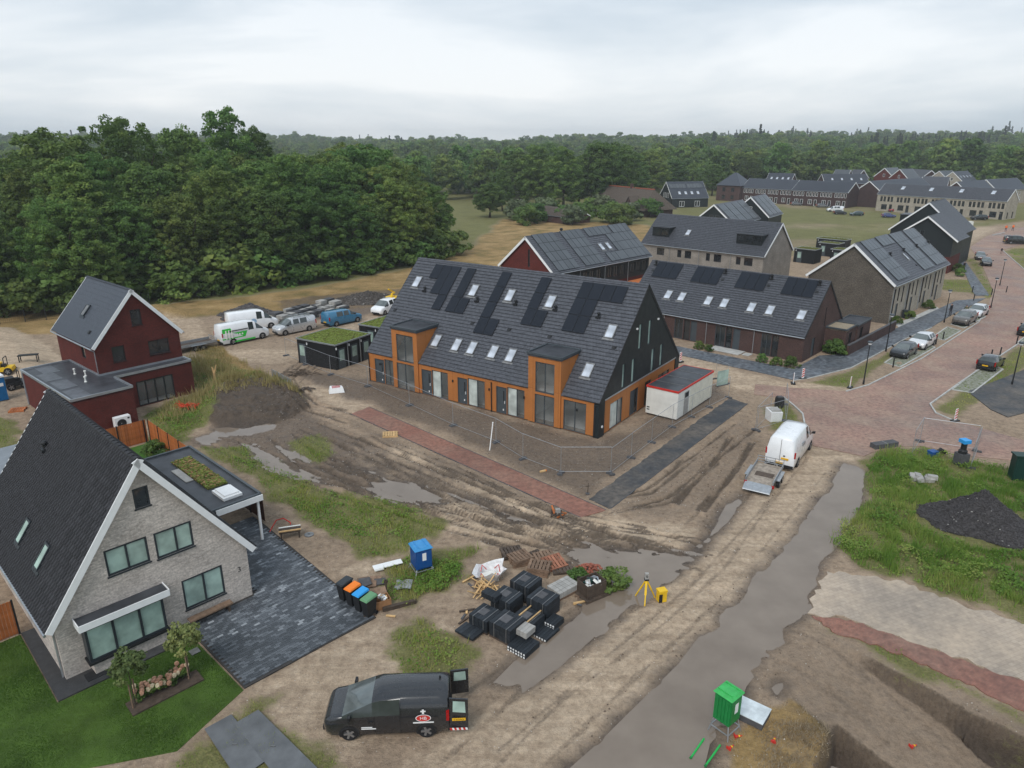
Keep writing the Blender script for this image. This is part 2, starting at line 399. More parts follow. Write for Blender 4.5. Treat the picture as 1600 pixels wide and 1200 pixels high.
VERGE = [[(1330, 580), (1345, 572), (1436, 530), (1382, 566), (1330, 606), (1262, 598)], [(1505, 395), (1528, 408), (1553, 450), (1555, 462), (1540, 468)], [(1470, 437), (1520, 437), (1524, 460), (1466, 452)], [(1516, 478), (1540, 476), (1560, 482), (1545, 496), (1535, 496)], [(1565, 392), (1600, 422), (1640, 440), (1640, 380)], [(1460, 640), (1548, 570), (1600, 540), (1625, 560), (1545, 610), (1500, 652)]]

RED_ROAD = [(1180, 600), (1240, 606), (1320, 611), (1357, 601), (1440, 560), (1530, 503), (1543, 478), (1552, 455), (1535, 415), (1516, 386), (1540, 370), (1572, 357), (1640, 352), (1640, 372), (1567, 390), (1600, 420), (1660, 450), (1660, 500), (1600, 531), (1548, 565), (1496, 600), (1452, 633), (1462, 645), (1490, 657), (1600, 688), (1660, 700), (1660, 738), (1600, 721), (1519, 713), (1440, 697), (1400, 697), (1362, 707), (1350, 713), (1270, 696), (1256, 660), (1253, 647), (1240, 635), (1225, 622), (1178, 616)]
RED_PATH = [(577, 636), (947, 797), (907, 809), (548, 647)]
DARK_PATH = [(920, 780), (953, 796), (1168, 631), (1140, 622)]
FOOT1 = [(1056, 541), (1239, 577), (1280, 556), (1323, 554), (1397, 515), (1483, 475), (1494, 470), (1540, 466), (1517, 478), (1494, 488), (1456, 511), (1418, 527), (1330, 574), (1262, 591), (1240, 594), (1059, 554)]
FOOT2 = [(1492, 398), (1502, 399), (1546, 462), (1523, 462), (1507, 425)]
LIGHT_PAVE = [(1292, 893), (1400, 906), (1500, 944), (1660, 990), (1660, 1085), (1450, 1012), (1330, 968), (1262, 958)]
RED_STRIP = [(1268, 962), (1330, 969), (1450, 1013), (1660, 1087), (1660, 1140), (1500, 1062), (1380, 1012), (1300, 987)]
NE_PATH = [(1512, 612), (1570, 590), (1620, 570), (1620, 640), (1575, 652), (1548, 640)]
sheets = {'red_road': PX(RED_ROAD), 'red_path': PX(RED_PATH), 'dark_path': PX(DARK_PATH), 'foot1': PX(FOOT1), 'foot2': PX(FOOT2), 'light': PX(LIGHT_PAVE), 'redstrip': PX(RED_STRIP), 'ne': PX(NE_PATH),
  'drive': [HU(-6, 5.1), HU(-6.1, 11.8), HU(6, 12.4), HU(14, 12.4), HU(14, 8.4), HU(0, 8.4), HU(0, 5.0), HU(-1.1, 5.0)],
  'strip': [HU(-1.15, -.62), HU(-1.15, 5.0), HU(.4, 5.0), HU(.4, .4), HU(5.0, .4), HU(5.0, -.55)],
  'lawn': [HU(-7.25, 1.75), HU(-6.05, 5.02), HU(-1.2, 4.95), HU(-1.2, -.67), HU(4.95, -.6), HU(4.9, -3.4), HU(1.5, -6), HU(-3.0, -5.2), HU(-4.6, -2.6)],
  'turf': [HU(14.2, 8.6), HU(14.2, 12.35), HU(24.1, 12.35), HU(24.1, 1.0), HU(13.4, 1.0), HU(13.4, 8.6)]}

def axis(lo, dlo, dhi, hi, st, gr):
    a = list(np.arange(dlo, dhi, st)); s = st
    while a[-1] < hi: s *= gr; a.append(a[-1] + s)
    s = st; b = []; x = dlo
    while x > lo: s *= gr; x -= s; b.append(x)
    return np.array(b[::-1] + a)
xs = axis(-1900, -38, 46, 1900, .15, 1.045); ys = axis(-60, 19, 74, 2600, .15, 1.035)
X, Y = np.meshgrid(xs, ys)
shp = X.shape
near = ((X > -120) & (X < 220) & (Y > 10) & (Y < 320))
def M_(poly, soft=.5, wob=0, wsc=.6):
    r = np.zeros(shp); r[near] = mask(poly, X[near], Y[near], soft, wob, wsc); return r
A_g = np.zeros(shp); A_w = np.zeros(shp); A_s = np.zeros(shp); A_d = np.zeros(shp)
site = PX([(-60, 1300), (-60, 660), (40, 520), (250, 478), (420, 470), (640, 440), (800, 420), (1020, 410), (1240, 400), (1420, 370), (1640, 340), (1640, 1300)])
A_site = M_(site, 2.0, 2.0, .2)
for k, p in SANDP.items(): A_s = np.maximum(A_s, M_(PX(p), .5, .7, .5) * {'track': .72, 'mid': .9, 'apron': .62, 'yard': 1.6, 'vans': .6, 'lane': .7}.get(k, .7))
for k, p in EARTH.items(): A_w = np.maximum(A_w, M_(PX(p), .8, 1.0, .4) * {'round': .6, 'east': .38, 'belowpath': .52, 'pit': .36}.get(k, .62))
for k, p in GRASS.items(): A_g = np.maximum(A_g, M_(PX(p), .5, .9, .7))
for p in VERGE: A_g = np.maximum(A_g, M_(PX(p), .4, .5, .7) * .85)
for k, p in DRYW.items(): A_d = np.maximum(A_d, M_(PX(p), .4, .6, .7))
A_d = np.maximum(A_d, M_(PX(DRYF), 1.5, 2.0, .15))
A_d = np.maximum(A_d, (1 - A_site) * .25)
A_g = np.maximum(A_g, (1 - A_site) * .9 * (1 - M_(PX(DRYF), 1.5, 2.0, .15)))
A_g = np.maximum(A_g, M_(PX(GREENF), 2, 3, .1) * .9); A_d = np.maximum(A_d, np.where(near & (X > 40) & (Y > 100), .30 + .5 * fbm(X, Y, .05), 0)); A_g = np.where(near & (X > 40) & (Y > 100), np.minimum(A_g, .8 + 1.2 * fbm(X + 50, Y, .06)), A_g)
# height
Z = np.zeros(shp)
Z[near] = (.10 * fbm(X[near], Y[near], .35) + .05 * fbm(X[near], Y[near], 1.9)) * A_site[near]
RUTS = [[(1040, 870), (960, 838), (860, 802), (760, 765), (660, 726), (570, 690), (500, 662)], [(1010, 862), (900, 836), (790, 806), (700, 770), (620, 745), (560, 715), (515, 688)],
        [(960, 856), (850, 830), (740, 800), (650, 772), (590, 752), (540, 720)], [(820, 832), (700, 802), (600, 770), (480, 730), (400, 702), (350, 680)],
        [(1090, 850), (1010, 830), (900, 812), (820, 786), (720, 740), (620, 700)], [(430, 690), (480, 738), (560, 770), (640, 800)], [(1080, 862), (980, 845), (880, 826), (800, 795), (690, 752)],
        [(760, 1215), (880, 1092), (1020, 990), (1130, 890), (1200, 792), (1262, 715)], [(690, 1190), (850, 1052), (985, 935), (1095, 850), (1165, 782), (1195, 735)], [(830, 1215), (1000, 1052), (1130, 932), (1230, 812), (1290, 738)],
        [(1100, 800), (1150, 730), (1180, 690)], [(960, 800), (1040, 780), (1120, 720), (1180, 670)], [(480, 560), (420, 600), (470, 640), (540, 660)],
        [(1240, 985), (1300, 1010), (1400, 1075), (1480, 1130)], [(1190, 1020), (1260, 1050), (1360, 1110), (1420, 1170)]]
rr_ = random.Random(4)
for q in list(RUTS[:7]) + [RUTS[10], RUTS[11], RUTS[12]]:
    for _ in range(2): RUTS.append([(x + rr_.uniform(-18, 18), y + rr_.uniform(-9, 9)) for x, y in (q if len(q) < 4 else q[rr_.randrange(0, 2):len(q) - rr_.randrange(0, 2)])])
rut_w = np.zeros(shp); A_r = np.zeros(shp)
for i, q in enumerate(RUTS):
    p = np.array(PX(q)); tn_ = np.gradient(p, axis=0); tn_ /= np.linalg.norm(tn_, axis=1, keepdims=True) + 1e-9; p_off = p + np.stack([-tn_[:, 1], tn_[:, 0]], 1) * 1.7
    m = near & (X > p[:, 0].min() - 3) & (X < p[:, 0].max() + 3) & (Y > p[:, 1].min() - 3) & (Y < p[:, 1].max() + 3)
    wb_ = .25 * fbm(X[m], Y[m], .8)
    dp = .03 if 7 <= i <= 9 or i in (13, 14) else (.10 if i < 15 else .055)
    for pl_ in ((p,) if i in (13, 14) else (p, p_off)):
        e = np.abs(polyline_d([tuple(a) for a in pl_], X[m], Y[m]) + wb_)
        k = np.exp(-(e / (.16 if i < 15 else .11)) ** 2)
        tread = .5 + .5 * np.sin((X[m] * .8 + Y[m] * .6) * 13)
        Z[m] += -dp * k * (.75 + (.1 if 7 <= i <= 9 else .4) * tread) + dp * .8 * np.exp(-((e - .36) / .13) ** 2) * (.6 + .8 * vn(X[m] * 3, Y[m] * 3))
        A_r[m] = np.maximum(A_r[m], np.exp(-(e / .13) ** 2) * np.clip(.15 + 2.2 * vn(X[m] * .9 + 3 * i, Y[m] * .9), 0, 1) * (.5 if 7 <= i <= 9 else .3 if i in (13, 14) else .95))
        rut_w[m] = np.maximum(rut_w[m], k * (.3 if 7 <= i <= 9 else .5))
A_w = np.maximum(A_w, rut_w)
flat = np.zeros(shp)
for k, p in sheets.items(): flat = np.maximum(flat, M_(p, .15))
Z = Z * (1 - flat) - .05 * flat
def bump_at(px, py, z, rx, ry, rot=0, pw=1.5):
    c = G2(px, py); dx, dy = X - c[0], Y - c[1]; a = RAD(rot); u = (dx * math.cos(a) + dy * math.sin(a)) / rx; v = (-dx * math.sin(a) + dy * math.cos(a)) / ry
    return z * np.clip(1 - (u * u + v * v), 0, 1) ** pw
# soil mound by the red house: steep cut towards the camera, overgrown behind
mp1 = PX([(335, 655), (350, 628), (385, 612), (430, 610), (462, 622), (485, 640), (440, 655), (380, 668)])
mb_ = PX([(300, 650), (335, 598), (400, 588), (455, 598), (490, 638), (445, 660), (380, 672), (330, 668)])
d_m = np.zeros(shp); d_m[near] = np.clip(sdf(mb_, X[near], Y[near]), 0, 9)
Z += .72 * (1 - np.exp(-(d_m / .7) ** 1.8)) * (1 + .5 * fbm(X, Y, .5)) + np.clip(d_m, 0, 1) * (.8 * fbm(X, Y, 1.1) + .4 * fbm(X, Y, 3.1)) 
A_w = np.maximum(A_w, np.clip(d_m / .5, 0, 1) * .7); A_r = np.maximum(A_r, np.clip(d_m / .4, 0, 1) * .9); A_g *= 1 - .7 * np.clip(d_m / .6, 0, 1) * M_(mp1, .6)
A_s *= 1 - np.clip(d_m / .5, 0, 1)
Z += bump_at(240, 495, 1.6, 5.5, 4, 30)      # earth bank behind the red house
# excavation, lower right: two stepped floors
pitA = PX([(1235, 985), (1300, 1000), (1385, 1043), (1447, 1077), (1517, 1117), (1600, 1156), (1680, 1195), (1680, 1400), (1180, 1400), (1305, 1150), (1240, 1090), (1200, 1050)])
pitB = PX([(1310, 1126), (1330, 1139), (1372, 1165), (1440, 1204), (1560, 1290), (1240, 1340), (1276, 1200)])
sA = np.zeros(shp); sA[near] = sdf(pitA, X[near], Y[near]) + .25 * fbm(X[near], Y[near], .9)
sB = np.zeros(shp); sB[near] = sdf(pitB, X[near], Y[near]) + .2 * fbm(X[near], Y[near], .9)
tre = PX([(1480, 1100), (1517, 1119), (1600, 1158), (1680, 1197), (1680, 1230), (1540, 1150)])
_a, _b = G2(1270, 1012), G2(1500, 1112); _t = np.clip(((X - _a[0]) * (_b[0] - _a[0]) + (Y - _a[1]) * (_b[1] - _a[1])) / ((_b - _a) @ (_b - _a)), 0, 1.2)
fl1 = np.clip(sA / .2, 0, 1) * .95 * _t; Z -= fl1 + np.clip(sB / .22, 0, 1) * 1.05
A_r = np.maximum(A_r, np.clip((.42 - np.abs(sA - .12)) / .25, 0, 1) * np.clip(_t * 3 - .5, 0, 1)); A_r = np.maximum(A_r, np.clip((.4 - np.abs(sB - .1)) / .25, 0, 1))  # cut faces darkened: damp soil plus occlusion put into the colour
st_ = np.zeros(shp); st_[near] = sdf(tre, X[near], Y[near]); Z -= np.clip(st_ / .3, 0, 1) * .35
A_w = np.maximum(A_w, np.clip(sB / .3 + .2, 0, 1) * .85); A_w = np.maximum(A_w, np.clip(st_ / .2 + .5, 0, 1) * 1.0)
# clods in churned soil
Z += np.where(near, (.16 * np.maximum(0, fbm(X, Y, 2.4, 3) - .02) + .05 * fbm(X, Y, 5.0, 2)) * np.clip(A_w * 1.6, 0, 1) * (1 - flat), 0)
yd = np.full(shp, -9.); yd[near] = sdf(PX(SANDP['yard']), X[near], Y[near]); Z += np.clip(yd / 2.5, 0, 1) * (.7 + .5 * fbm(X, Y, .25)); ym = np.clip(.5 + yd / .8, 0, 1); A_d *= 1 - ym; A_g *= 1 - ym; A_w *= 1 - ym; A_r *= 1 - ym
# water hollows
WL = {}
for k, p in PUD.items():
    q = PX(p); s_ = np.full(shp, -9.0); s_[near] = sdf(q, X[near], Y[near])
    s_ = s_ + np.where(near, .9 * min(1, .25 + .12 * math.sqrt(abs(np.ptp(np.array(q)[:, 0]) * np.ptp(np.array(q)[:, 1])))) * fbm(X, Y, .7), 0)
    lv = -.055 - .004 * len(WL); WL[k] = lv
    t_ = np.clip(.5 + s_ / 1.0, 0, 1)
    Z = np.where(near, Z * (1 - .75 * t_) + (lv - .045) * t_ * 1.25, Z)
    A_w = np.maximum(A_w, np.clip(.75 + s_ / 1.4, 0, 1) * np.where(s_ > -1.1, 1, 0) * .9)
Z = np.where(near, np.maximum(Z, -3), Z)
# terrain further off: a low wooded rise along the horizon
far = np.clip((Y - 420) / 700, 0, 1); far = far * far * (3 - 2 * far)
Z += far * (8 + 13 * np.clip((X - 120) / 420, 0, 1) + 8 * np.clip((-X - 150) / 300, 0, 1) + 2.5 * np.sin(X / 140.0))
Z += np.where(near & (Y > 95), .25 * fbm(X, Y, .05), 0) * np.clip((Y - 95) / 20, 0, 1) * (1 - A_site)

def grid_mesh(name, X, Y, Z, attrs, mat):
    ny, nx = X.shape; me = bpy.data.meshes.new(name)
    me.vertices.add(nx * ny); me.vertices.foreach_set('co', np.stack([X, Y, Z], -1).astype(np.float32).ravel())
    i = np.arange(nx * ny).reshape(ny, nx)
    q = np.stack([i[:-1, :-1], i[:-1, 1:], i[1:, 1:], i[1:, :-1]], -1).reshape(-1, 4)
    me.loops.add(q.size); me.loops.foreach_set('vertex_index', q.ravel().astype(np.int32))
    me.polygons.add(len(q)); me.polygons.foreach_set('loop_start', (np.arange(len(q)) * 4).astype(np.int32)); me.polygons.foreach_set('loop_total', np.full(len(q), 4, np.int32))
    me.update(calc_edges=True)
    for k, a in attrs.items():
        at = me.attributes.new(k, 'FLOAT', 'POINT'); at.data.foreach_set('value', a.astype(np.float32).ravel())
    me.shade_smooth(); me.materials.append(mat); return me

t = NT('site_ground'); oc = t.co()
def att(t, n): a = t.n('Attribute'); a.attribute_name = n; return a.outputs['Fac']
n1 = t.noise(.23, 6, .6); n2 = t.noise(1.6, 6, .62); n3 = t.noise(9, 4, .6); n4 = t.noise(38, 3, .6); nf = t.noise(.035, 5, .6)
base = t.ramp(n2, (.25, (.22, .16, .112)), (.5, (.325, .243, .172)), (.78, (.42, .32, .228)))
sand = t.ramp(n2, (.25, (.41, .312, .22)), (.55, (.50, .388, .28)), (.8, (.56, .445, .33)))
wet = t.ramp(n2, (.25, (.075, .057, .044)), (.7, (.135, .104, .082)))
grs = t.ramp(n3, (.3, (.085, .10, .025)), (.55, (.145, .155, .042)), (.75, (.235, .2, .085)))
dry = t.ramp(n1, (.25, (.16, .135, .045)), (.5, (.30, .20, .085)), (.75, (.40, .275, .13)))
mps = t.n('Mapping'); _d = G(1262, 715) - G(760, 1215); mps.inputs['Rotation'].default_value = (0, 0, -math.atan2(_d[1], _d[0])); mps.inputs['Scale'].default_value = (.06, 1.0, 1.0); mps.vector_type = 'TEXTURE' if False else 'POINT'
t.l(oc, mps.inputs[0]); nst = t.noise(1.5, 5, .65, mps.outputs[0])
sand = t.mix(.85, sand, t.ramp(nst, (.3, (.66, .64, .62)), (.5, (.95,) * 3), (.7, (1.12, 1.1, 1.08))), 'MULTIPLY')
def soft(a, n, k=.6, w=.12):
    v = t.math('ADD', a, t.math('MULTIPLY', t.math('SUBTRACT', n, .5), k)); m = t.n('MapRange'); m.inputs[1].default_value = .5 - w; m.inputs[2].default_value = .5 + w
    t.l(v, m.inputs[0]); return m.outputs[0]
aw, ag, as_, ad = (att(t, k) for k in ('wet', 'grass', 'sand', 'dry'))
c = t.mix(soft(as_, n2, .9, .3), base, sand)
c = t.mix(soft(ad, n3, .5, .2), c, dry)
c = t.mix(soft(aw, n2, .8, .28), c, wet)
nm = t.noise(3.6, 9, .74); nd = t.noise(7.5, 6, .7)
c = t.mix(t.math('MULTIPLY', soft(att(t, 'rut'), nd, 1.0, .3), .7), c, (.075, .056, .041))
c = t.mix(t.math('MULTIPLY', soft(ag, nm, 1.7, .3), .85), c, grs)
c = t.mix(.9, c, t.ramp(nm, (.28, (.58, .57, .56)), (.5, (.98,) * 3), (.72, (1.3, 1.29, 1.27))), 'MULTIPLY')
c = t.mix(.6, c, t.ramp(n4, (.3, (.62,) * 3), (.7, (1.28,) * 3)), 'MULTIPLY')
c = t.mix(.7, c, t.ramp(n1, (.3, (.78,) * 3), (.7, (1.15,) * 3)), 'MULTIPLY')
t.col(c)
mr = t.n('MapRange'); mr.inputs[3].default_value = .95; mr.inputs[4].default_value = .42; t.l(soft(aw, n2, .8, .4), mr.inputs[0]); t.rough(mr.outputs[0])
t.b.inputs['Specular IOR Level'].default_value = .22
t.bump(t.math('ADD', t.math('MULTIPLY', nm, .9), t.math('MULTIPLY', n3, .4)), 1.0, .12)
ground = struct(obj('ground', grid_mesh('ground', X, Y, Z, {'rut': A_r, 'wet': A_w, 'grass': A_g, 'sand': A_s, 'dry': A_d}, t.mat)))
from bisect import bisect
def gz(x, y):
    i = min(max(bisect(xs, x) - 1, 0), len(xs) - 2); j = min(max(bisect(ys, y) - 1, 0), len(ys) - 2)
    a = (x - xs[i]) / (xs[i + 1] - xs[i]); b = (y - ys[j]) / (ys[j + 1] - ys[j])
    return float((Z[j, i] * (1 - a) + Z[j, i + 1] * a) * (1 - b) + (Z[j + 1, i] * (1 - a) + Z[j + 1, i + 1] * a) * b)
def on(px, py, dz=0.0):
    p = G(px, py); p[2] = gz(p[0], p[1]) + dz; return p

# ---------------------------------------------------------------- water
t = NT('muddy_water'); f = t.noise(.5, 4)
t.col(t.ramp(f, (.3, (.205, .160, .122)), (.7, (.265, .212, .165)))); t.rough(.02); t.b.inputs['Specular IOR Level'].default_value = .7
t.bump(t.noise(3.0, 2), .012, .02)
tr = t.n('BsdfTransparent'); tr.inputs[0].default_value = (.82, .74, .64, 1); mxs = t.n('MixShader'); mxs.inputs[0].default_value = .16; t.l(t.b.outputs[0], mxs.inputs[1]); t.l(tr.outputs[0], mxs.inputs[2]); t.l(mxs.outputs[0], t.out.inputs[0])
T['water'] = t.mat
for k, p in PUD.items():
    q = PX(p); cx = np.mean(q, 0); qq = []
    for a in q:
        d = np.array(a) - cx; l = np.linalg.norm(d); qq.append(tuple(cx + d * (1 + .7 / l)))
    mb = MB(); mb.face([(x, y, WL[k]) for x, y in qq], qq)
    struct(obj('puddle_water', mb, T['water']))
mb = MB(); pw_ = PX([(1300, 1160), (1420, 1195), (1600, 1300), (1240, 1340)]); mb.face([(x, y, -1.12) for x, y in pw_], pw_); struct(obj('pit_water', mb, T['water']))

# ---------------------------------------------------------------- paving
def paving(name, c1, c2, mortar, bw, bh, dust=(.40, .31, .22), damt=.5, rot=0.0, rough=.7, fc=(.62, 1.32)):
    t = NT(name); mp = t.n('Mapping'); mp.inputs['Rotation'].default_value = (0, 0, rot); t.l(t.co('UV'), mp.inputs[0])
    b = t.n('TexBrick'); t.l(mp.outputs[0], b.inputs['Vector'])
    for k, v in (('Color1', (*c1, 1)), ('Color2', (*c2, 1)), ('Mortar', (*mortar, 1)), ('Scale', 1.0), ('Mortar Size', .008), ('Brick Width', bw), ('Row Height', bh)): b.inputs[k].default_value = v
    f1 = t.noise(.35, 6, .62, t.co('UV')); f2 = t.noise(3, 5, .65, t.co('UV')); f3 = t.noise(.12, 4, .6, t.co('UV'))
    c = t.mix(1.0, b.outputs['Color'], t.ramp(f2, (.3, (fc[0],) * 3), (.7, (fc[1],) * 3)), 'MULTIPLY')
    c = t.mix(1.0, c, t.ramp(f3, (.35, (.7,) * 3), (.65, (1.1,) * 3)), 'MULTIPLY')
    m = t.math('MULTIPLY', t.ramp(f1, (.42, (0, 0, 0)), (.72, (1, 1, 1))), damt); m = t.math('MULTIPLY', m, t.ramp(f2, (.3, (.3,) * 3), (.6, (1,) * 3)))
    c = t.mix(m, c, dust); t.col(c)
    t.rough(t.ramp(f3, (.35, (rough - .25,) * 3), (.6, (rough + .1,) * 3)))
    t.bump(t.math('SUBTRACT', t.math('MULTIPLY', f2, .5), b.outputs['Fac']), .4, .01)
    return t.mat
T['road_red'] = paving('red_road_brick', (.36, .215, .165), (.285, .16, .12), (.24, .175, .14), .21, .07, damt=.6, rot=RAD(20))
T['path_red'] = paving('red_path_brick', (.33, .135, .09), (.26, .105, .072), (.2, .12, .09), .21, .07, damt=.25, rot=RAD(-35))
T['path_dark'] = paving('dark_path_paver', (.05, .054, .06), (.036, .04, .046), (.05, .045, .04), .3, .3, damt=.35, rot=RAD(38))
T['foot'] = paving('grey_footpath_paver', (.165, .185, .21), (.06, .072, .088), (.08, .085, .09), .42, .28, damt=.1, rot=RAD(-35))
T['light_pave'] = paving('sandy_grey_paver', (.48, .395, .31), (.385, .315, .25), (.30, .24, .18), .30, .2, dust=(.50, .395, .29), damt=.95, rot=RAD(-22), fc=(.85, 1.12))
T['asph'] = paving('dark_gravel_strip', (.05, .053, .06), (.04, .044, .05), (.03, .03, .03), .06, .05, damt=.05)
T['kerb'] = mk('kerb_concrete', (.42, .42, .40), .85, .2, 2)
def rag(poly, amp=.12, step=.35, seed=1):
    rr = random.Random(seed); out_ = []; n = len(poly)
    for i in range(n):
        a, b_ = poly[i], poly[(i + 1) % n]; L = math.dist(a, b_); k = max(1, int(L / step)); nx, ny = -(b_[1] - a[1]) / L, (b_[0] - a[0]) / L
        for j in range(k):
            t_ = j / k; d = rr.uniform(-amp, amp) if j else 0; out_.append((a[0] + (b_[0] - a[0]) * t_ + nx * d, a[1] + (b_[1] - a[1]) * t_ + ny * d))
    return out_
def sheet(name, poly, mat, z=.02, th=.12):
    mb = MB(); mb.prism([tuple(p) for p in poly], z - th, z)
    return struct(obj(name, mb, mat))
sheet('brick_road', sheets['red_road'], T['road_red'], .012)
sheet('brick_path', rag(sheets['red_path'], .05, .3, 4), T['path_red'], .02)
sheet('paver_path', rag(sheets['dark_path'], .07, .35, 5), T['path_dark'], .022)
sheet('footpath', sheets['foot1'], T['foot'], .05)
sheet('footpath', sheets['foot2'], T['foot'], .05)
sheet('sandy_pavement', rag(sheets['light'], .22, .3), T['light_pave'], .02)
sheet('brick_path', rag(sheets['redstrip'], .14, .25, 3), T['path_red'], .016)
sheet('footpath', sheets['ne'], T['path_dark'], .04)
sheet('gravel_strip', sheets['strip'], T['asph'], .03)
def kerb(pts, w=.12, h=.1, z0=-.05, px=True, name='kerb', mat='kerb'):
    p = PX(pts) if px else pts; mb = MB()
    for a, b in zip(p[:-1], p[1:]): mb.bar((*a, (z0 + h) / 2), (*b, (z0 + h) / 2), w, h - z0)
    return struct(obj(name, mb, T[mat]))
kerb([(1224, 621), (1240, 634), (1254, 647), (1257, 662)]); kerb([(1322, 612), (1357, 602), (1440, 561), (1529, 504), (1545, 478)])
kerb([(1240, 595), (1262, 592), (1330, 575), (1418, 528), (1456, 512)], .1, .07); kerb([(1496, 601), (1453, 632), (1462, 646), (1490, 658)])
kerb([(1497, 600), (1548, 566), (1598, 533)]); kerb([(577, 636), (947, 797)], .06, .03, mat='concrete_dark'); kerb([(548, 647), (907, 809)], .06, .03, mat='concrete_dark'); kerb([(953, 796), (1168, 631)], .06, .035, mat='concrete_dark'); kerb([(1566, 391), (1600, 421)])
BAYS = [[(1382, 567), (1406, 574), (1461, 543), (1437, 531)], [(1457, 527), (1476, 532), (1501, 517), (1480, 511)], [(1486, 507), (1506, 513), (1540, 495), (1520, 486)], [(1487, 609), (1519, 614), (1567, 577), (1541, 568)], [(1590, 535), (1612, 540), (1640, 515), (1620, 512)]]
t = NT('grass_paver'); f = t.noise(4, 4); t.col(t.ramp(f, (.35, (.085, .10, .03)), (.6, (.26, .26, .22)))); t.rough(.9); T['grass_paver'] = t.mat
for q in BAYS:
    p = PX(q); sheet('parking_bay', p, T['grass_paver'], .03); kerb(p + [p[0]], .14, .055, px=False, name='bay_edging')
# ================================================================ building kit
def clip(poly, a, b, c):           # keep a*x+b*y+c >= 0
    out = []
    for i in range(len(poly)):
        p, q = poly[i], poly[(i + 1) % len(poly)]; dp = a * p[0] + b * p[1] + c; dq = a * q[0] + b * q[1] + c
        if dp >= 0: out.append(p)
        if (dp > 0) != (dq > 0) and abs(dp - dq) > 1e-12:
            t = dp / (dp - dq); out.append((p[0] + t * (q[0] - p[0]), p[1] + t * (q[1] - p[1])))
    return out
def cells(outline, holes):
    n = len(outline); area = sum(outline[i][0] * outline[(i + 1) % n][1] - outline[(i + 1) % n][0] * outline[i][1] for i in range(n))
    if area < 0: outline = outline[::-1]
    xs_ = sorted({p[0] for p in outline} | {h[0] for h in holes} | {h[2] for h in holes}); zs_ = sorted({p[1] for p in outline} | {h[1] for h in holes} | {h[3] for h in holes})
    for x0, x1 in zip(xs_[:-1], xs_[1:]):
        for z0, z1 in zip(zs_[:-1], zs_[1:]):
            cx, cz = (x0 + x1) / 2, (z0 + z1) / 2
            if any(h[0] < cx < h[2] and h[1] < cz < h[3] for h in holes): continue
            p = [(x0, z0), (x1, z0), (x1, z1), (x0, z1)]
            for i in range(n):
                a, b = outline[i], outline[(i + 1) % n]; nx, nz = -(b[1] - a[1]), b[0] - a[0]
                p = clip(p, nx, nz, -(nx * a[0] + nz * a[1]))
                if len(p) < 3: break
            if len(p) >= 3: yield p

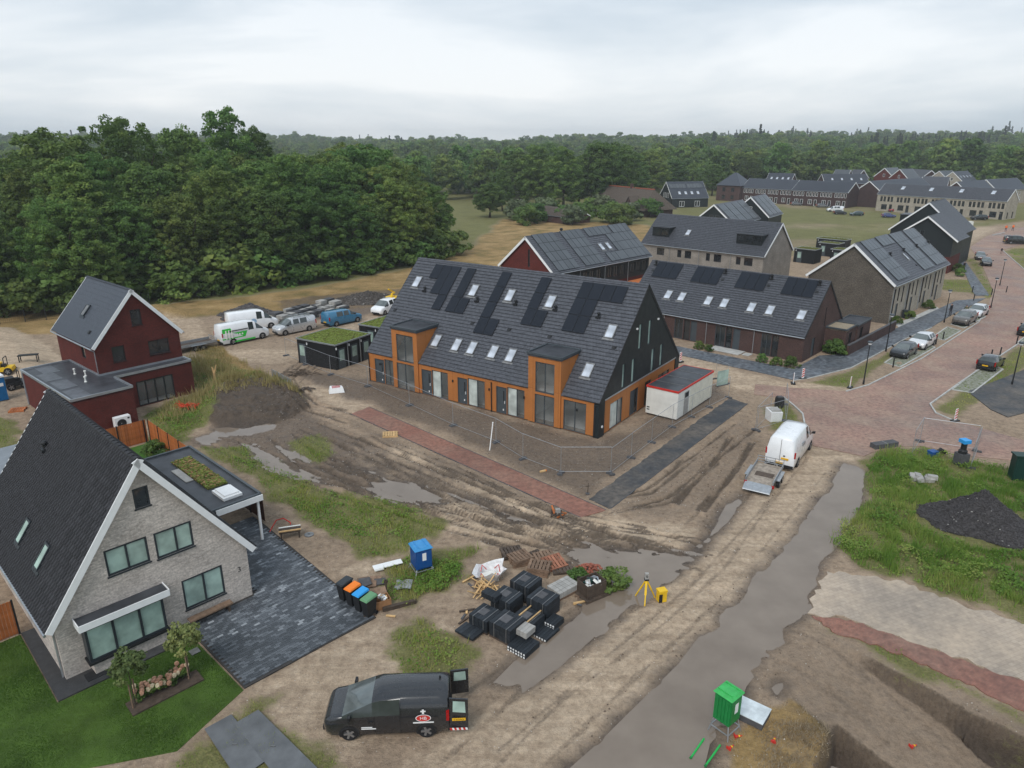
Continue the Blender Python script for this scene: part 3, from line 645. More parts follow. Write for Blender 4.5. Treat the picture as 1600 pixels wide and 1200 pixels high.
class Bld:
    def __init__(s, name, label, cat, x, y, th, L, W, he, hr, ia=.08, ib=.1, og=0., oe=0., group=None):
        s.t = thing(name, label, cat, (x, y, 0), RAD(th), group); s.o = np.array([x, y, 0.]); s.th = RAD(th)
        s.L, s.sg, s.W, s.he, s.hr, s.ia, s.ib, s.og, s.oe = L, (1 if W > 0 else -1), abs(W), he, hr, ia, ib, og, oe
        s.run = s.W / 2 + oe; s.rise = hr - he; s.SL = math.hypot(s.run, s.rise); s.cs, s.sn = s.run / s.SL, s.rise / s.SL
    def P(s, a, b, z): return (a, s.sg * b, z)
    def F(s, face):
        if face == 'b0': return lambda u, z, d=0.: s.P(u, s.ib + d, z)
        if face == 'b1': return lambda u, z, d=0.: s.P(u, s.W - s.ib - d, z)
        if face == 'a0': return lambda u, z, d=0.: s.P(s.ia + d, u, z)
        if face == 'a1': return lambda u, z, d=0.: s.P(s.L - s.ia - d, u, z)
    def zroof(s, b, th=.16):      # underside of roof above b
        e = min(b, s.W - b) + s.oe
        return s.he + e * s.rise / s.run - th / s.cs
    def gable(s, z0=0.0):
        b0, b1 = s.ib, s.W - s.ib
        return [(b0, z0), (b1, z0), (b1, s.zroof(b1)), (s.W / 2, s.zroof(s.W / 2)), (b0, s.zroof(b0))]
    def side(s, z0=0.0): return [(s.ia, z0), (s.L - s.ia, z0), (s.L - s.ia, s.zroof(s.ib)), (s.ia, s.zroof(s.ib))]
    def wall(s, parts, mat, name='wall', depth=.13):
        mb = MB()
        for face, outline, holes in parts:
            F = s.F(face) if isinstance(face, str) else face
            for p in cells(outline, holes): mb.face([F(u, z) for u, z in p], p)
            for u0, z0, u1, z1 in holes:
                for a, b in (((u0, z0), (u1, z0)), ((u1, z0), (u1, z1)), ((u1, z1), (u0, z1)), ((u0, z1), (u0, z0))):
                    mb.face([F(*a), F(*b), F(*b, depth), F(*a, depth)], [(0, 0), (.5, 0), (.5, depth), (0, depth)])
        return obj(name, mb, mat, s.t)
    def window(s, face, h, cols=(), rows=(), frame=None, pane=None, fw=.065, rec=.09, name='window', sill=None, solid=(), parent=None, label=None):
        F = s.F(face) if isinstance(face, str) else face
        u0, z0, u1, z1 = h; us = [u0] + [u0 + (u1 - u0) * c for c in cols] + [u1]; zs = [z0] + [z0 + (z1 - z0) * c for c in rows] + [z1]
        mb = MB()
        def bx(a0, b0, a1, b1, d0, d1):
            p = [F(a0, b0, d0), F(a1, b0, d0), F(a1, b0, d1), F(a0, b0, d1), F(a0, b1, d0), F(a1, b1, d0), F(a1, b1, d1), F(a0, b1, d1)]; mb.hexa(p)
        for i, u in enumerate(us):
            lo = u if i == 0 else u - fw / 2; lo = lo if i < len(us) - 1 else u - fw
            bx(lo, z0, lo + fw, z1, rec - .05, rec + .035)
        for i, z in enumerate(zs):
            lo = z if i == 0 else z - fw / 2; lo = lo if i < len(zs) - 1 else z - fw
            bx(u0 + fw, lo, u1 - fw, lo + fw, rec - .044, rec + .03)
        if sill: bx(u0 - .04, z0 - .07, u1 + .04, z0 - .005, -.05, rec)
        w_ = obj(name, mb, frame or T['anthracite'], parent or s.t)
        if label: w_['label'] = label
        k = 0
        for a, b in zip(us[:-1], us[1:]):
            for c, d in zip(zs[:-1], zs[1:]):
                m2 = MB(); m2.face([F(a + .02, c + .02, rec), F(b - .02, c + .02, rec), F(b - .02, d - .02, rec), F(a + .02, d - .02, rec)], [(a, c), (b, c), (b, d), (a, d)])
                pm = (pane[k % len(pane)] if isinstance(pane, (list, tuple)) else pane) or T['glass']
                if parent is None: obj('panel' if k in solid else 'pane', m2, (frame or T['anthracite']) if k in solid else pm, w_)
                else: obj('pane', m2, pm, parent)
                k += 1
        return w_
    # ---- roof
    def SM(s, side=0):
        y0 = -s.oe if side == 0 else s.W + s.oe; q = 1 if side == 0 else -1
        e_s = Vector((0, s.sg * q * s.cs, s.sn)); n = Vector((0, -s.sg * q * s.sn, s.cs)); M = Matrix.Identity(4)
        M.col[0] = (1, 0, 0, 0); M.col[1] = (*e_s, 0); M.col[2] = (*n, 0); M.col[3] = (0, s.sg * y0, s.he, 1); return M
    def roof(s, mat, tw=.3, tl=.34, tiles=(0, 1), keep=0, roll=False, ridge=True, skip=None, step=.062, th=.16, groups=None, holes=None):
        a0, a1 = -s.og, s.L + s.og
        mb = MB()
        for side in (0, 1):
            M = s.SM(side)
            if side == 0 and holes:
                for zz in (-th, -.03):
                    for q in cells([(a0, 0), (a1, 0), (a1, s.SL), (a0, s.SL)], holes): mb.face([tuple(M @ Vector((u, v, zz))) for u, v in q], q)
                edge = [((a0, 0), (a1, 0)), ((a1, 0), (a1, s.SL)), ((a0, s.SL), (a0, 0))]
                for u, v in edge: mb.face([tuple(M @ Vector((*q, zz))) for q, zz in ((u, -th), (v, -th), (v, -.03), (u, -.03))])
                continue
            p = [(a0, 0, -th), (a1, 0, -th), (a1, s.SL, -th), (a0, s.SL, -th), (a0, 0, -.03), (a1, 0, -.03), (a1, s.SL, -.03), (a0, s.SL, -.03)]
            mb.hexa(p, 0, M)
        r = obj('roof', mb, mat, s.t); s.r = r
        ns = max(1, round(s.SL / tl)); l = s.SL / ns; na = max(1, round((a1 - a0) / tw)); w_ = (a1 - a0) / na
        tm = MB(); g_ = .012
        def tile(b, x0, x1, y0, y1):
            z0, z1 = step + .012, .012
            b.face([(x0, y0, z0), (x1, y0, z0), (x1, y1, z1), (x0, y1, z1)]); b.face([(x0, y0, z0 - .04), (x1, y0, z0 - .04), (x1, y0, z0), (x0, y0, z0)])
            b.face([(x0, y0, z0 - .04), (x0, y0, z0), (x0, y1, z1), (x0, y1, z1 - .04)]); b.face([(x1, y0, z0), (x1, y0, z0 - .04), (x1, y1, z1 - .04), (x1, y1, z1)])
            if roll:
                q = x0 + (x1 - x0) * .42; e = .05
                b.face([(x0, y0, z0 + .001), (x0 + .03, y0, z0 + e), (x0 + .03, y1, z1 + e), (x0, y1, z1 + .001)]); b.face([(x0 + .03, y0, z0 + e), (q - .03, y0, z0 + e), (q - .03, y1, z1 + e), (x0 + .03, y1, z1 + e)])
                b.face([(q - .03, y0, z0 + e), (q, y0, z0 + .001), (q, y1, z1 + .001), (q - .03, y1, z1 + e)]); b.face([(x0, y0, z0), (q, y0, z0), (q - .03, y0, z0 + e), (x0 + .03, y0, z0 + e)])
        tile(tm, 0, w_ - g_, 0, l * 1.06); tme = tm.mesh('roof_tile'); tme.materials.append(mat)
        for side in tiles:
            M = s.SM(side); spots = []
            for j in range(ns):
                off = (.5 * w_ if j % 2 and not roll else 0)
                for i in range(na + (1 if off else 0)):
                    x = a0 + i * w_ - off
                    if skip and skip(side, x + w_ / 2, j * l + l / 2): continue
                    spots.append((x, j * l))
            ind = []
            if keep and side == tiles[0]:
                Wm = Matrix.Translation(Vector(s.o)) @ Matrix.Rotation(s.th, 4, 'Z') @ M; cp = Vector((0, 0, CAMH))
                ok = lambda q: q[0] >= a0 and q[0] + w_ <= a1 + .01
                vis = [q for q in spots if ok(q) and (groups is None or groups(q[0], q[1]))]
                vis.sort(key=lambda q: (Wm @ Vector((q[0], q[1], 0)) - cp).length); ind = vis[:keep]
                for x, y in ind: obj('roof_tile', tme, None, r, M=M @ Matrix.Translation((x, y, rnd.uniform(0, .004))) @ Matrix.Rotation(rnd.uniform(-.006, .006), 4, 'Z'))
            done = set(ind); b = MB()
            for q in spots:
                if q in done: continue
                x0, x1 = max(q[0], a0), min(q[0] + w_ - g_, a1)
                if x1 - x0 > .03: tile(b, x0, x1, q[1], min(q[1] + l * 1.06, s.SL))
            if b.f:
                b.v = [tuple(M @ Vector(v)) for v in b.v]; stuff(obj('roof_tiles', b, mat, r))
        if ridge:
            b = MB(); n = max(1, round((a1 - a0) / .4)); d = (a1 - a0) / n; rr = .12
            for i in range(n):
                x = a0 + i * d; pr = []
                for k in range(7):
                    an = math.pi * (k / 6); pr.append((math.cos(an) * (rr + .02), math.sin(an) * rr))
                for (y0, z0), (y1, z1) in zip(pr[:-1], pr[1:]):
                    b.face([(x, s.sg * s.W / 2 + y0, s.hr - .05 + z0 * 1.1), (x + d, s.sg * s.W / 2 + y0, s.hr - .05 + z0 * .85), (x + d, s.sg * s.W / 2 + y1, s.hr - .05 + z1 * .85), (x, s.sg * s.W / 2 + y1, s.hr - .05 + z1 * 1.1)])
            obj('ridge_cap', b, mat, r)
        return r
    def barge(s, end, mat, w_=.2, th=.05):
        a = -s.og if end == 0 else s.L + s.og; q = -1 if end == 0 else 1
        for side in (0, 1):
            mb = MB(); M = s.SM(side); x0, x1 = sorted((a, a + q * th))
            mb.hexa([(x0, -.02, -w_), (x1, -.02, -w_), (x1, s.SL + .06, -w_), (x0, s.SL + .06, -w_), (x0, -.02, .035), (x1, -.02, .035), (x1, s.SL + .02, .035), (x0, s.SL + .02, .035)], 0, M); obj('barge_board', mb, mat, s.r)
    def gutter(s, side, mat, pipes=(), z0=0.05, r=.065):
        b = -s.oe - r if side == 0 else s.W + s.oe + r; mb = MB(); z = s.he - .1
        mb.tube([s.P(-s.og, b, z), s.P(s.L + s.og, b, z)], r, 8); obj('gutter', mb, mat, s.t)
        for a in pipes:
            bw = s.ib - .05 if side == 0 else s.W - s.ib + .05; m = MB(); m.tube([s.P(a, b, z - .04), s.P(a, bw, z - .28), s.P(a, bw, z0)], .04, 8); obj('downpipe', m, mat, s.t)
    def skylight(s, side, a, y, w_=.8, h=1.2, frame=None, pane=None, blind=None):
        mb = MB(); t_ = .07
        for q in ((-w_ / 2, -h / 2, -w_ / 2 + t_, h / 2), (w_ / 2 - t_, -h / 2, w_ / 2, h / 2), (-w_ / 2 + t_, -h / 2, w_ / 2 - t_, -h / 2 + t_), (-w_ / 2 + t_, h / 2 - t_ * 1.4, w_ / 2 - t_, h / 2)): mb.box(q[0], q[1], -.02, q[2], q[3], .165)
        mb.box(-w_ / 2 - .12, -h / 2 - .18, -.02, w_ / 2 + .12, -h / 2, .085)
        M = s.SM(side) @ Matrix.Translation((a, y, 0)); o = obj('skylight', mb, frame or T['anthracite'], s.t, M=M)
        p = MB(); p.face([(-w_ / 2 + .04, -h / 2 + .04, .14), (w_ / 2 - .04, -h / 2 + .04, .14), (w_ / 2 - .04, h / 2 - .04, .14), (-w_ / 2 + .04, h / 2 - .04, .14)]); obj('pane', p, pane or T['glass_sky'], o)
        return o
    def pv(s, side, a0, y0, nx, ny, pw, ph, mat=None, lift=.14, gap=.03):
        key = (round(pw, 3), round(ph, 3), (mat or T['pv']).name)
        if key not in PVM:
            mb = MB(); mb.box(0, 0, lift - .035, pw - gap, ph - gap, lift, 1); e = .02; mb.face([(e, e, lift + .003), (pw - gap - e, e, lift + .003), (pw - gap - e, ph - gap - e, lift + .003), (e, ph - gap - e, lift + .003)])
            me = mb.mesh('solar_panel'); me.materials.append(mat or T['pv']); me.materials.append(T['pv_frame']); PVM[key] = me
        for i in range(nx):
            for j in range(ny): obj('solar_panel', PVM[key], None, s.t, M=s.SM(side) @ Matrix.Translation((a0 + i * pw, y0 + j * ph, 0)))
    def vent(s, side, a, y, h=.45, r=.09):
        p = s.SM(side) @ Vector((a, y, 0)); mb = MB(); mb.box(p.x - .22, p.y - .2, p.z - .05, p.x + .22, p.y + .2, p.z + .1)
        mb.lathe([(r, -.1), (r, h * .65), (r * 1.7, h * .68), (r * 1.7, h * .85), (r * .9, h), (0, h)], 10, 0, tuple(p)); obj('roof_vent', mb, T['black'], s.t)
    def flatvent(s, side, a, y):
        mb = MB(); mb.box(-.2, -.17, -.02, .2, .17, .06); mb.box(-.14, -.19, .06, .14, .1, .1); obj('tile_vent', mb, T['black'], s.t, M=s.SM(side) @ Matrix.Translation((a, y, 0)))
    def slabroof(s, poly, z, edge, mat, name='flat_roof', edge_h=.12, ew=.14):
        mb = MB(); mb.prism([s.P(a, b, 0)[:2] for a, b in poly], z - .2, z); r = obj(name, mb, mat, s.t)
        e = MB(); n = len(poly)
        for i in range(n):
            a, b = poly[i], poly[(i + 1) % n]; e.bar(s.P(*a, z - .02 + edge_h / 2), s.P(*b, z - .02 + edge_h / 2), ew, edge_h + .06)
        obj('roof_edging', e, edge, r); return r
PVM = {}
def row_windows(b, face, spots, z0, z1, wd, frame, pane=None, cols=()):
    hs = [(u - wd / 2, z0, u + wd / 2, z1) for u in spots]
    for h in hs: b.window(face, h, cols, (), frame, pane)
    return hs

# ================================================================ 1 main terrace with the orange ground floor
m = Bld('terraced_house', 'long terrace with orange ground floor, black gable and dark tiled solar roof', 'house', 6.73, 51.27, 145.31, 25.13, -15.9, 2.94, 10.93, ia=.06, ib=.1)
bays = [(3.47, 6.56), (18.6, 21.72)]; BT = 5.86
doorw = [(23.0, 24.25), (17.1, 18.3), (13.0, 14.1), (8.8, 9.9)]; winw = [(21.85, 22.95), (15.2, 17.05), (11.1, 12.95), (7.0, 8.75)]
fh = [(a, .06, b, 2.45) for a, b in doorw] + [(a, .06, b, 2.58) for a, b in winw] + [(1.2, .06, 3.25, 2.62)]
lowb = [(4.05, .06, 5.92, 2.6), (19.1, .06, 21.25, 2.6)]; upb = [(4.08, 2.78, 5.88, 5.35), (19.1, 2.78, 21.15, 5.35)]
# front wall without the bay strips, then bays
segs = [(.5, 3.47), (6.56, 18.6), (21.72, 25.0)]
for a, b in segs: m.wall([('b0', [(a, .1), (b, .1), (b, 2.85), (a, 2.85)], [h for h in fh if a <= h[0] < b])], T['orange'], 'front_wall')
for (a0, a1), lo, up in zip(bays, lowb, upb):
    f0 = lambda u, z, d=0.: m.P(u, -.02 + d, z)
    bay = m.wall([(f0, [(a0, .1), (a1, .1), (a1, BT), (a0, BT)], [lo, up])], T['orange'], 'bay_front')
    for a_, e in ((a0, 1), (a1, -1)):
        bend = (BT - 2.94) / (m.rise / m.run)
        g = lambda u, z, d=0., a_=a_, e=e: m.P(a_ + e * d, u, z)
        m.wall([(g, [(-.02, .1), (.3, .1), (.3, 3.1), (-.02, 3.1)], []), (g, [(-.02, 3.1), (.3, 3.1), (bend + .1, BT), (-.02, BT)], [])], T['orange'], 'bay_cheek')
    rr = m.slabroof([(a0 - .06, -.1), (a1 + .06, -.1), (a1 + .06, 2.95), (a0 - .06, 2.95)], BT + .1, T['grey_frame'], T['bitumen'], 'bay_roof', .1, .12)
    m.window(f0, lo, (.52,), (), T['grey_frame'], T['glass_room']); m.window(f0, up, (.5,), (), T['grey_frame'], T['glass_room'])
for i, (a, b) in enumerate(doorw):
    d = m.window('b0', (a, .06, b, 2.45), (), (), T['grey_frame'], T['grey_frame'], name='door', solid=(0,))
    mb = MB(); mb.box(*m.P(a + .3, .17, 1.2), *m.P(a + .42, .2, 2.1)); obj('door_light', mb, T['glass'], d)
    mb = MB(); mb.box(*m.P(a + .2, .10, 1.0), *m.P(a + .24, .16, 1.25)); obj('door_handle', mb, T['white'], d)
    mb = MB(); mb.box(*m.P(a + .32, .12, .35), *m.P(a + .42, .16, .5)); obj('letter_plate', mb, T['white'], d)
for a, b in winw: m.window('b0', (a, .06, b, 2.58), (.45,), (), T['grey_frame'], [T['glass_room'], T['glass_film'] if a < 20 else T['glass_room']])
m.window('b0', (1.2, .06, 3.25, 2.62), (.5,), (), T['grey_frame'], T['glass_room'])
go = [(2.0, .06, 4.2, 2.3), (5.6, .06, 7.2, 2.3), (8.5, .06, 9.8, 2.3), (11.3, 1.0, 13.8, 2.2)]
m.wall([('a0', [(.95, .1), (15.0, .1), (15.0, 2.92), (.95, 2.92)], go)], T['orange'], 'gable_plinth')
m.window('a0', go[0], (.62,), (), T['grey_frame'], [T['glass_film'], T['glass_room']]); m.window('a0', go[1], (.55,), (), T['grey_frame'], name='door', pane=T['glass'], solid=(0,)); m.window('a0', go[2], (), (), T['grey_frame'], T['glass'], name='door'); m.window('a0', go[3], (.5,), (), T['grey_frame'], T['glass'])
sl = [(3.75, 3.12, 4.22, 5.13), (5.47, 3.12, 6.0, 5.13), (9.35, 3.06, 9.92, 5.08), (11.2, 3.06, 11.75, 5.08), (6.52, 5.72, 7.03, 7.85), (8.37, 5.72, 8.9, 7.82)]
ga = lambda u, z, d=0.: m.P(.0 + d, u, z)
m.wall([(ga, [(.02, .02), (.95, .02), (.95, 3.02), (.02, 3.02)], []), (ga, [(.32, 3.02), (15.58, 3.02), (7.95, m.zroof(7.95))], sl), (ga, [(15.0, .02), (15.88, .02), (15.88, 3.02), (15.0, 3.02)], [])], T['darkclad'], 'gable_cladding')
mb = MB(); mb.box(-.04, -15.0, 2.92, .1, -.9, 3.02); obj('gable_ledge', mb, T['zinc'], m.t)
for h in sl: m.window(ga, h, (), (), T['grey_frame'], T['glass_mint'], fw=.05)
mb = MB(); mb.face([m.P(.0, .02, .02), m.P(.48, .02, .02), m.P(.48, .02, 2.8), m.P(.0, .02, 2.8)]); obj('corner_cladding', mb, T['darkclad'], m.t)
m.wall([('b1', m.side(.02), []), ('a1', m.gable(.02), [])], T['darkclad'], 'rear_wall')
# inside: floors and party walls seen through the glazing
mb = MB(); mb.box(*m.P(.3, 1.0, .02), *m.P(24.9, 15.6, .06)); mb.box(*m.P(.3, .4, 2.66), *m.P(24.9, 15.6, 2.76)); obj('floor_slab', mb, T['interior'], m.t)
for a in (.25, 6.8, 11.0, 15.1, 18.5, 21.78, 24.85):
    mb = MB(); mb.box(*m.P(a, .42, .06), *m.P(a + .1, 6.2, 2.66)); obj('party_wall', mb, T['interior'], m.t)
mb = MB(); mb.box(*m.P(.4, 6.2, .06), *m.P(24.8, 6.3, 2.66)); obj('inner_wall', mb, T['interior'], m.t)
for a0, a1 in bays:
    mb = MB(); mb.box(*m.P(a0 + .1, 2.6, 2.76), *m.P(a1 - .1, 2.7, 5.6)); mb.box(*m.P(a0 + .1, .3, 2.66), *m.P(a1 - .1, 2.6, 2.765)); obj('bay_lining', mb, T['interior'], m.t)
def mskip(side, a, y):
    return side == 0 and any(a0 - .1 < a < a1 + .1 and y < 4.15 for a0, a1 in bays)
m.roof(T['tile'], .3, .34, keep=300, skip=mskip, holes=[(a0, -.5, a1, 4.1) for a0, a1 in bays])
for a in (.35, 10.35, 24.95):
    mb = MB(); mb.tube([m.P(a, .02, 2.7), m.P(a, .02, .05)], .045); obj('downpipe', mb, T['black'], m.t)
for a, y in [(23.61, 8.43), (16.54, 8.35), (12.43, 8.37), (8.13, 8.32), (1.53, 6.36), (17.78, 2.55), (15.4, 2.54), (13.66, 2.53), (11.36, 2.55), (9.5, 2.54), (2.05, 2.56)]: m.skylight(0, a, y, .8, 1.3, T['steel'])
PW, PH = 1.08, 1.68
for a0, y0, nx, ny in [(19.24, 9.05, 3, 1), (19.24, 7.4, 2, 1), (19.2, 5.72, 1, 1), (17.43, 9.05, 1, 1), (17.4, 7.4, 1, 1), (16.44, 5.72, 2, 1), (13.36, 5.75, 1, 3), (12.25, 4.06, 2, 1), (9.05, 7.35, 1, 2), (7.92, 5.68, 2, 1), (1.6, 9.07, 4, 1), (3.78, 7.4, 2, 1), (3.78, 5.72, 2, 1)]:
    m.pv(0, a0, y0, nx, ny, PW, PH)
for a, y in [(22.16, 7.57), (15.63, 7.3), (11.47, 7.57), (7.35, 7.6), (3.15, 7.52)]: m.vent(0, a, y)
for a, y in [(24.48, 5.0), (14.94, 5.0), (10.88, 5.0), (6.73, 5.0), (.71, 5.0)]: m.flatvent(0, a, y)
m.barge(0, T['black'], .2, .04); m.barge(1, T['black'], .2, .04)
for b, z in ((6.0, 7.62), (10.2, 7.62)):
    mb = MB(); mb.box(-.12, -b - .07, z - .07, .0, -b + .07, z + .07); obj('wall_lamp', mb, T['white'], m.t)
mb = MB(); mb.box(*m.P(-.08, .45, .8), *m.P(0, .6, .95)); obj('tap_box', mb, T['white'], m.t)
for a in (2.0, 7.0, 10.6, 14.6, 18.9, 23.5):   # wall lamps beside the doors
    mb = MB(); mb.box(*m.P(a - .05, .0, 1.9), *m.P(a + .05, .1, 2.1)); obj('wall_lamp', mb, T['black'], m.t)

# ================================================================ 2 grey brick house number 3
h = Bld('detached_house', 'grey brick house number 3 with steep black roof and white barge boards', 'house', -19.23, 24.95, 136.05, 12.59, -8.52, 2.73, 9.11, ia=0, ib=0, og=.25, oe=.35)
hol = [(3.9, 6.75, 4.55, 7.7), (2.35, 4.05, 4.12, 5.32), (4.42, 3.98, 6.1, 5.3), (5.24, .8, 7.2, 2.4), (1.15, .82, 4.05, 2.42)]
h.wall([('a0', h.gable(), hol), ('b0', h.side(), []), ('b1', h.side(), []), ('a1', h.gable(), [])], T['brick_grey'])
for q, cc, sl_ in ((hol[0], (), 1), (hol[1], (.5,), 1), (hol[2], (.55,), 1), (hol[3], (.52,), 1)): h.window('a0', q, cc, (), T['anthracite'], T['glass'] if q is hol[0] else T['glass_mint'], fw=.085, rec=.05, sill=sl_)
# bay window: box proud of the wall with a flat canopy
fb = lambda u, z, d=0.: h.P(-.62 + d, u, z)
h.window(fb, (.9, .72, 4.15, 2.38), (.34, .68), (), T['anthracite'], T['glass_mint'], fw=.1, rec=.06, name='bay_window')
for a_, e in ((.9, 1), (4.15, -1)):
    g = lambda u, z, d=0., a_=a_, e=e: h.P(u, a_ + e * d, z)
    h.wall([(g, [(-.6, .6), (0, .6), (0, 2.5), (-.6, 2.5)], [])], T['anthracite'], 'bay_cheek', .03)
mb = MB(); mb.box(*h.P(-.58, 1.0, 0), *h.P(0, 4.05, .6)); obj('bay_plinth', mb, T['brick_grey'], h.t)
mb = MB(); mb.box(*h.P(-.7, .82, .6), *h.P(.0, 4.23, .7)); obj('bay_sill', mb, T['black'], h.t)
mb = MB(); mb.box(*h.P(-.8, .72, 2.5), *h.P(-.02, 4.4, 2.72)); cn = obj('bay_canopy', mb, T['bitumen'], h.t)
mb = MB(); mb.box(*h.P(-.84, .7, 2.46), *h.P(-.8, 4.42, 2.78)); mb.box(*h.P(-.8, 4.4, 2.46), *h.P(-.01, 4.44, 2.78)); mb.box(*h.P(-.8, .68, 2.46), *h.P(-.01, .72, 2.78)); obj('canopy_fascia', mb, T['white'], cn)
h.roof(T['tile_h'], .26, .345, keep=300, roll=True, groups=lambda a, y: a < 9 and y > .3)
h.barge(0, T['white'], .26, .06); h.barge(1, T['white'], .26, .06)
h.gutter(0, T['zinc'], (.25,)); h.gutter(1, T['zinc'], ())
h.skylight(0, 6.45, 1.95, .62, 1.2, pane=T['glass_mint']); h.skylight(0, 3.3, 1.95, .62, 1.2, pane=T['glass_mint'])
h.vent(0, 9.1, 5.4, .5); h.vent(0, 9.1, .75, .3)
# house number
text_on('house_number', '3', .4, T['black'], h.t, h.P(-.02, 8.02, 1.62), (0, -1, 0), (-1, 0, 0), .012)
# carport + store on the right side
mb = MB(); mb.box(*h.P(7.6, 8.56, 0), *h.P(14.0, 10.3, 2.55)); obj('store_wall', mb, T['brick_grey'], h.t)
mb = MB(); mb.box(*h.P(7.55, 8.95, .05), *h.P(7.62, 9.85, 2.15)); obj('store_door', mb, T['anthracite'], h.t)
cr_ = h.slabroof([(4.5, 8.75), (14.1, 8.75), (14.1, 11.65), (4.5, 11.65)], 2.92, T['grey_frame'], T['bitumen'], 'carport_roof', .1, .14)
mb = MB(); mb.box(*h.P(4.36, 9.0, 2.6), *h.P(4.42, 11.72, 2.95)); obj('carport_fascia', mb, T['white'], h.t)
mb = MB(); mb.box(*h.P(4.5, 11.4, 0), *h.P(4.62, 11.52, 2.72)); obj('post', mb, T['white'], h.t)
mb = MB(); mb.box(-.75, -.55, 0, .75, .55, .16); mb.box(-.62, -.42, .16, .62, .42, .26); obj('rooflight', mb, T['white'], h.t, M=Matrix.Translation(h.P(5.9, 10.35, 2.93)))
mb = MB(); mb.box(0, -.6, 0, 5.2, .6, .07); se = obj('sedum_tray', mb, T['sedum'], h.t, M=Matrix.Translation(h.P(7.2, 10.4, 2.93)))
mb = MB()
for i in range(900):
    x, y = rnd.uniform(.03, 5.17), rnd.uniform(-.57, .57); s_ = rnd.uniform(.03, .08); mb.box(x - s_, y - s_, .06, x + s_, y + s_, .07 + rnd.uniform(.02, .1), rnd.choice((0, 0, 1, 2)))
stuff(obj('sedum_plants', mb, [T['sedum'], T['sedum_green'], mk('sedum_rust', (.26, .16, .07), .9, .3, 9)], se))
mb = MB(); mb.box(*h.P(9.0, 9.3, 2.93), *h.P(11.2, 9.75, 2.98)); obj('roof_mat', mb, T['concrete'], h.t)

# ================================================================ 3 oxblood brick house with flat extension
r_ = Bld('detached_house', 'dark red brick house with slate roof and flat roofed extension', 'house', -35.18, 57.69, 139.0, 9.2, -7.17, 5.6, 10.06, ia=0, ib=0, og=.2, oe=.3)
rh = [(3.26, 6.87, 4.15, 8.26), (1.27, 3.99, 2.31, 5.35), (4.33, 3.95, 6.14, 5.25)]; rs = [(2.5, 4.1, 3.3, 5.2)]
r_.wall([('a0', r_.gable(), rh), ('b0', r_.side(), rs), ('b1', r_.side(), []), ('a1', r_.gable(), [])], T['brick_red'])
for q, cc in zip(rh, ((), (), (.5,))): r_.window('a0', q, cc, (), T['black'], T['glass'], sill=1)
r_.window('b0', rs[0], (), (), T['black'], T['glass'])
r_.roof(T['tile_blue'], .42, .46, step=.022); r_.barge(0, T['white'], .26, .05); r_.barge(1, T['white'], .26, .05); r_.gutter(0, T['zinc'], (.12,), 3.1); r_.gutter(1, T['zinc'])
r_.skylight(0, 5.1, 2.85, .75, 1.15, pane=T['steel']); r_.flatvent(0, 1.9, 1.2)
ef = lambda u, z, d=0.: r_.P(-1.5 + d, u, z)
gl = (2.2, .05, 5.4, 2.3)
r_.wall([(ef, [(.6, 0), (7.2, 0), (7.2, 3.2), (.6, 3.2)], [gl]), (lambda u, z, d=0.: r_.P(u, 7.2 - d, z), [(-1.5, 0), (0, 0), (0, 3.2), (-1.5, 3.2)], []),
         (lambda u, z, d=0.: r_.P(-5.1 + d, u, z), [(-3.95, 0), (.6, 0), (.6, 3.2), (-3.95, 3.2)], []), (lambda u, z, d=0.: r_.P(u, .6 - d, z), [(-5.1, 0), (-1.5, 0), (-1.5, 3.2), (-5.1, 3.2)], []),
         (lambda u, z, d=0.: r_.P(u, -3.95 + d, z), [(-5.1, 0), (6.4, 0), (6.4, 3.2), (-5.1, 3.2)], []), (lambda u, z, d=0.: r_.P(6.8 - d, u, z), [(-3.95, 0), (0, 0), (0, 3.2), (-3.95, 3.2)], [])], T['brick_red'], 'extension_wall')
r_.window(ef, gl, (.25, .5, .75), (), T['black'], T['glass_room'], fw=.09, name='glazed_doors')
mb = MB(); mb.box(*r_.P(-1.0, 2.2, .02), *r_.P(-.1, 5.4, .05)); obj('inner_floor', mb, T['interior'], r_.t)
er = r_.slabroof([(-5.1, -3.95), (6.8, -3.95), (6.8, -.02), (0, -.02), (-.02, 7.2), (-1.5, 7.2), (-1.5, .6), (-5.1, .6)], 3.1, T['zinc'], T['bitumen'], 'extension_roof', .14, .12)
for i, (a, b) in enumerate(((-4.6, -3.6), (-1.5, -3.5), (1.6, -3.6), (4.0, -3.0))):
    mb = MB(); mb.box(*r_.P(a, b, 3.1), *r_.P(a + 2.6, b + 1.3, 3.112 + .003 * i)); obj('roofing_sheet', mb, mk('roofing_sheet', (.09, .097, .11), .35, .3, 1.5), er)
for a, b in ((2.2, -1.2), (-.8, -1.4), (.9, -.8)):
    mb = MB(); mb.lathe([(.12, 0), (.06, .1), (.06, .35), (.1, .38), (.1, .5), (0, .52)], 10, 0, r_.P(a, b, 3.1)); obj('roof_pipe', mb, T['white_dirty'], er)
mb = MB(); mb.box(*r_.P(6.45, -4.0, 0), *r_.P(6.75, -3.9, 3.15)); obj('corner_trim', mb, T['zinc'], r_.t)
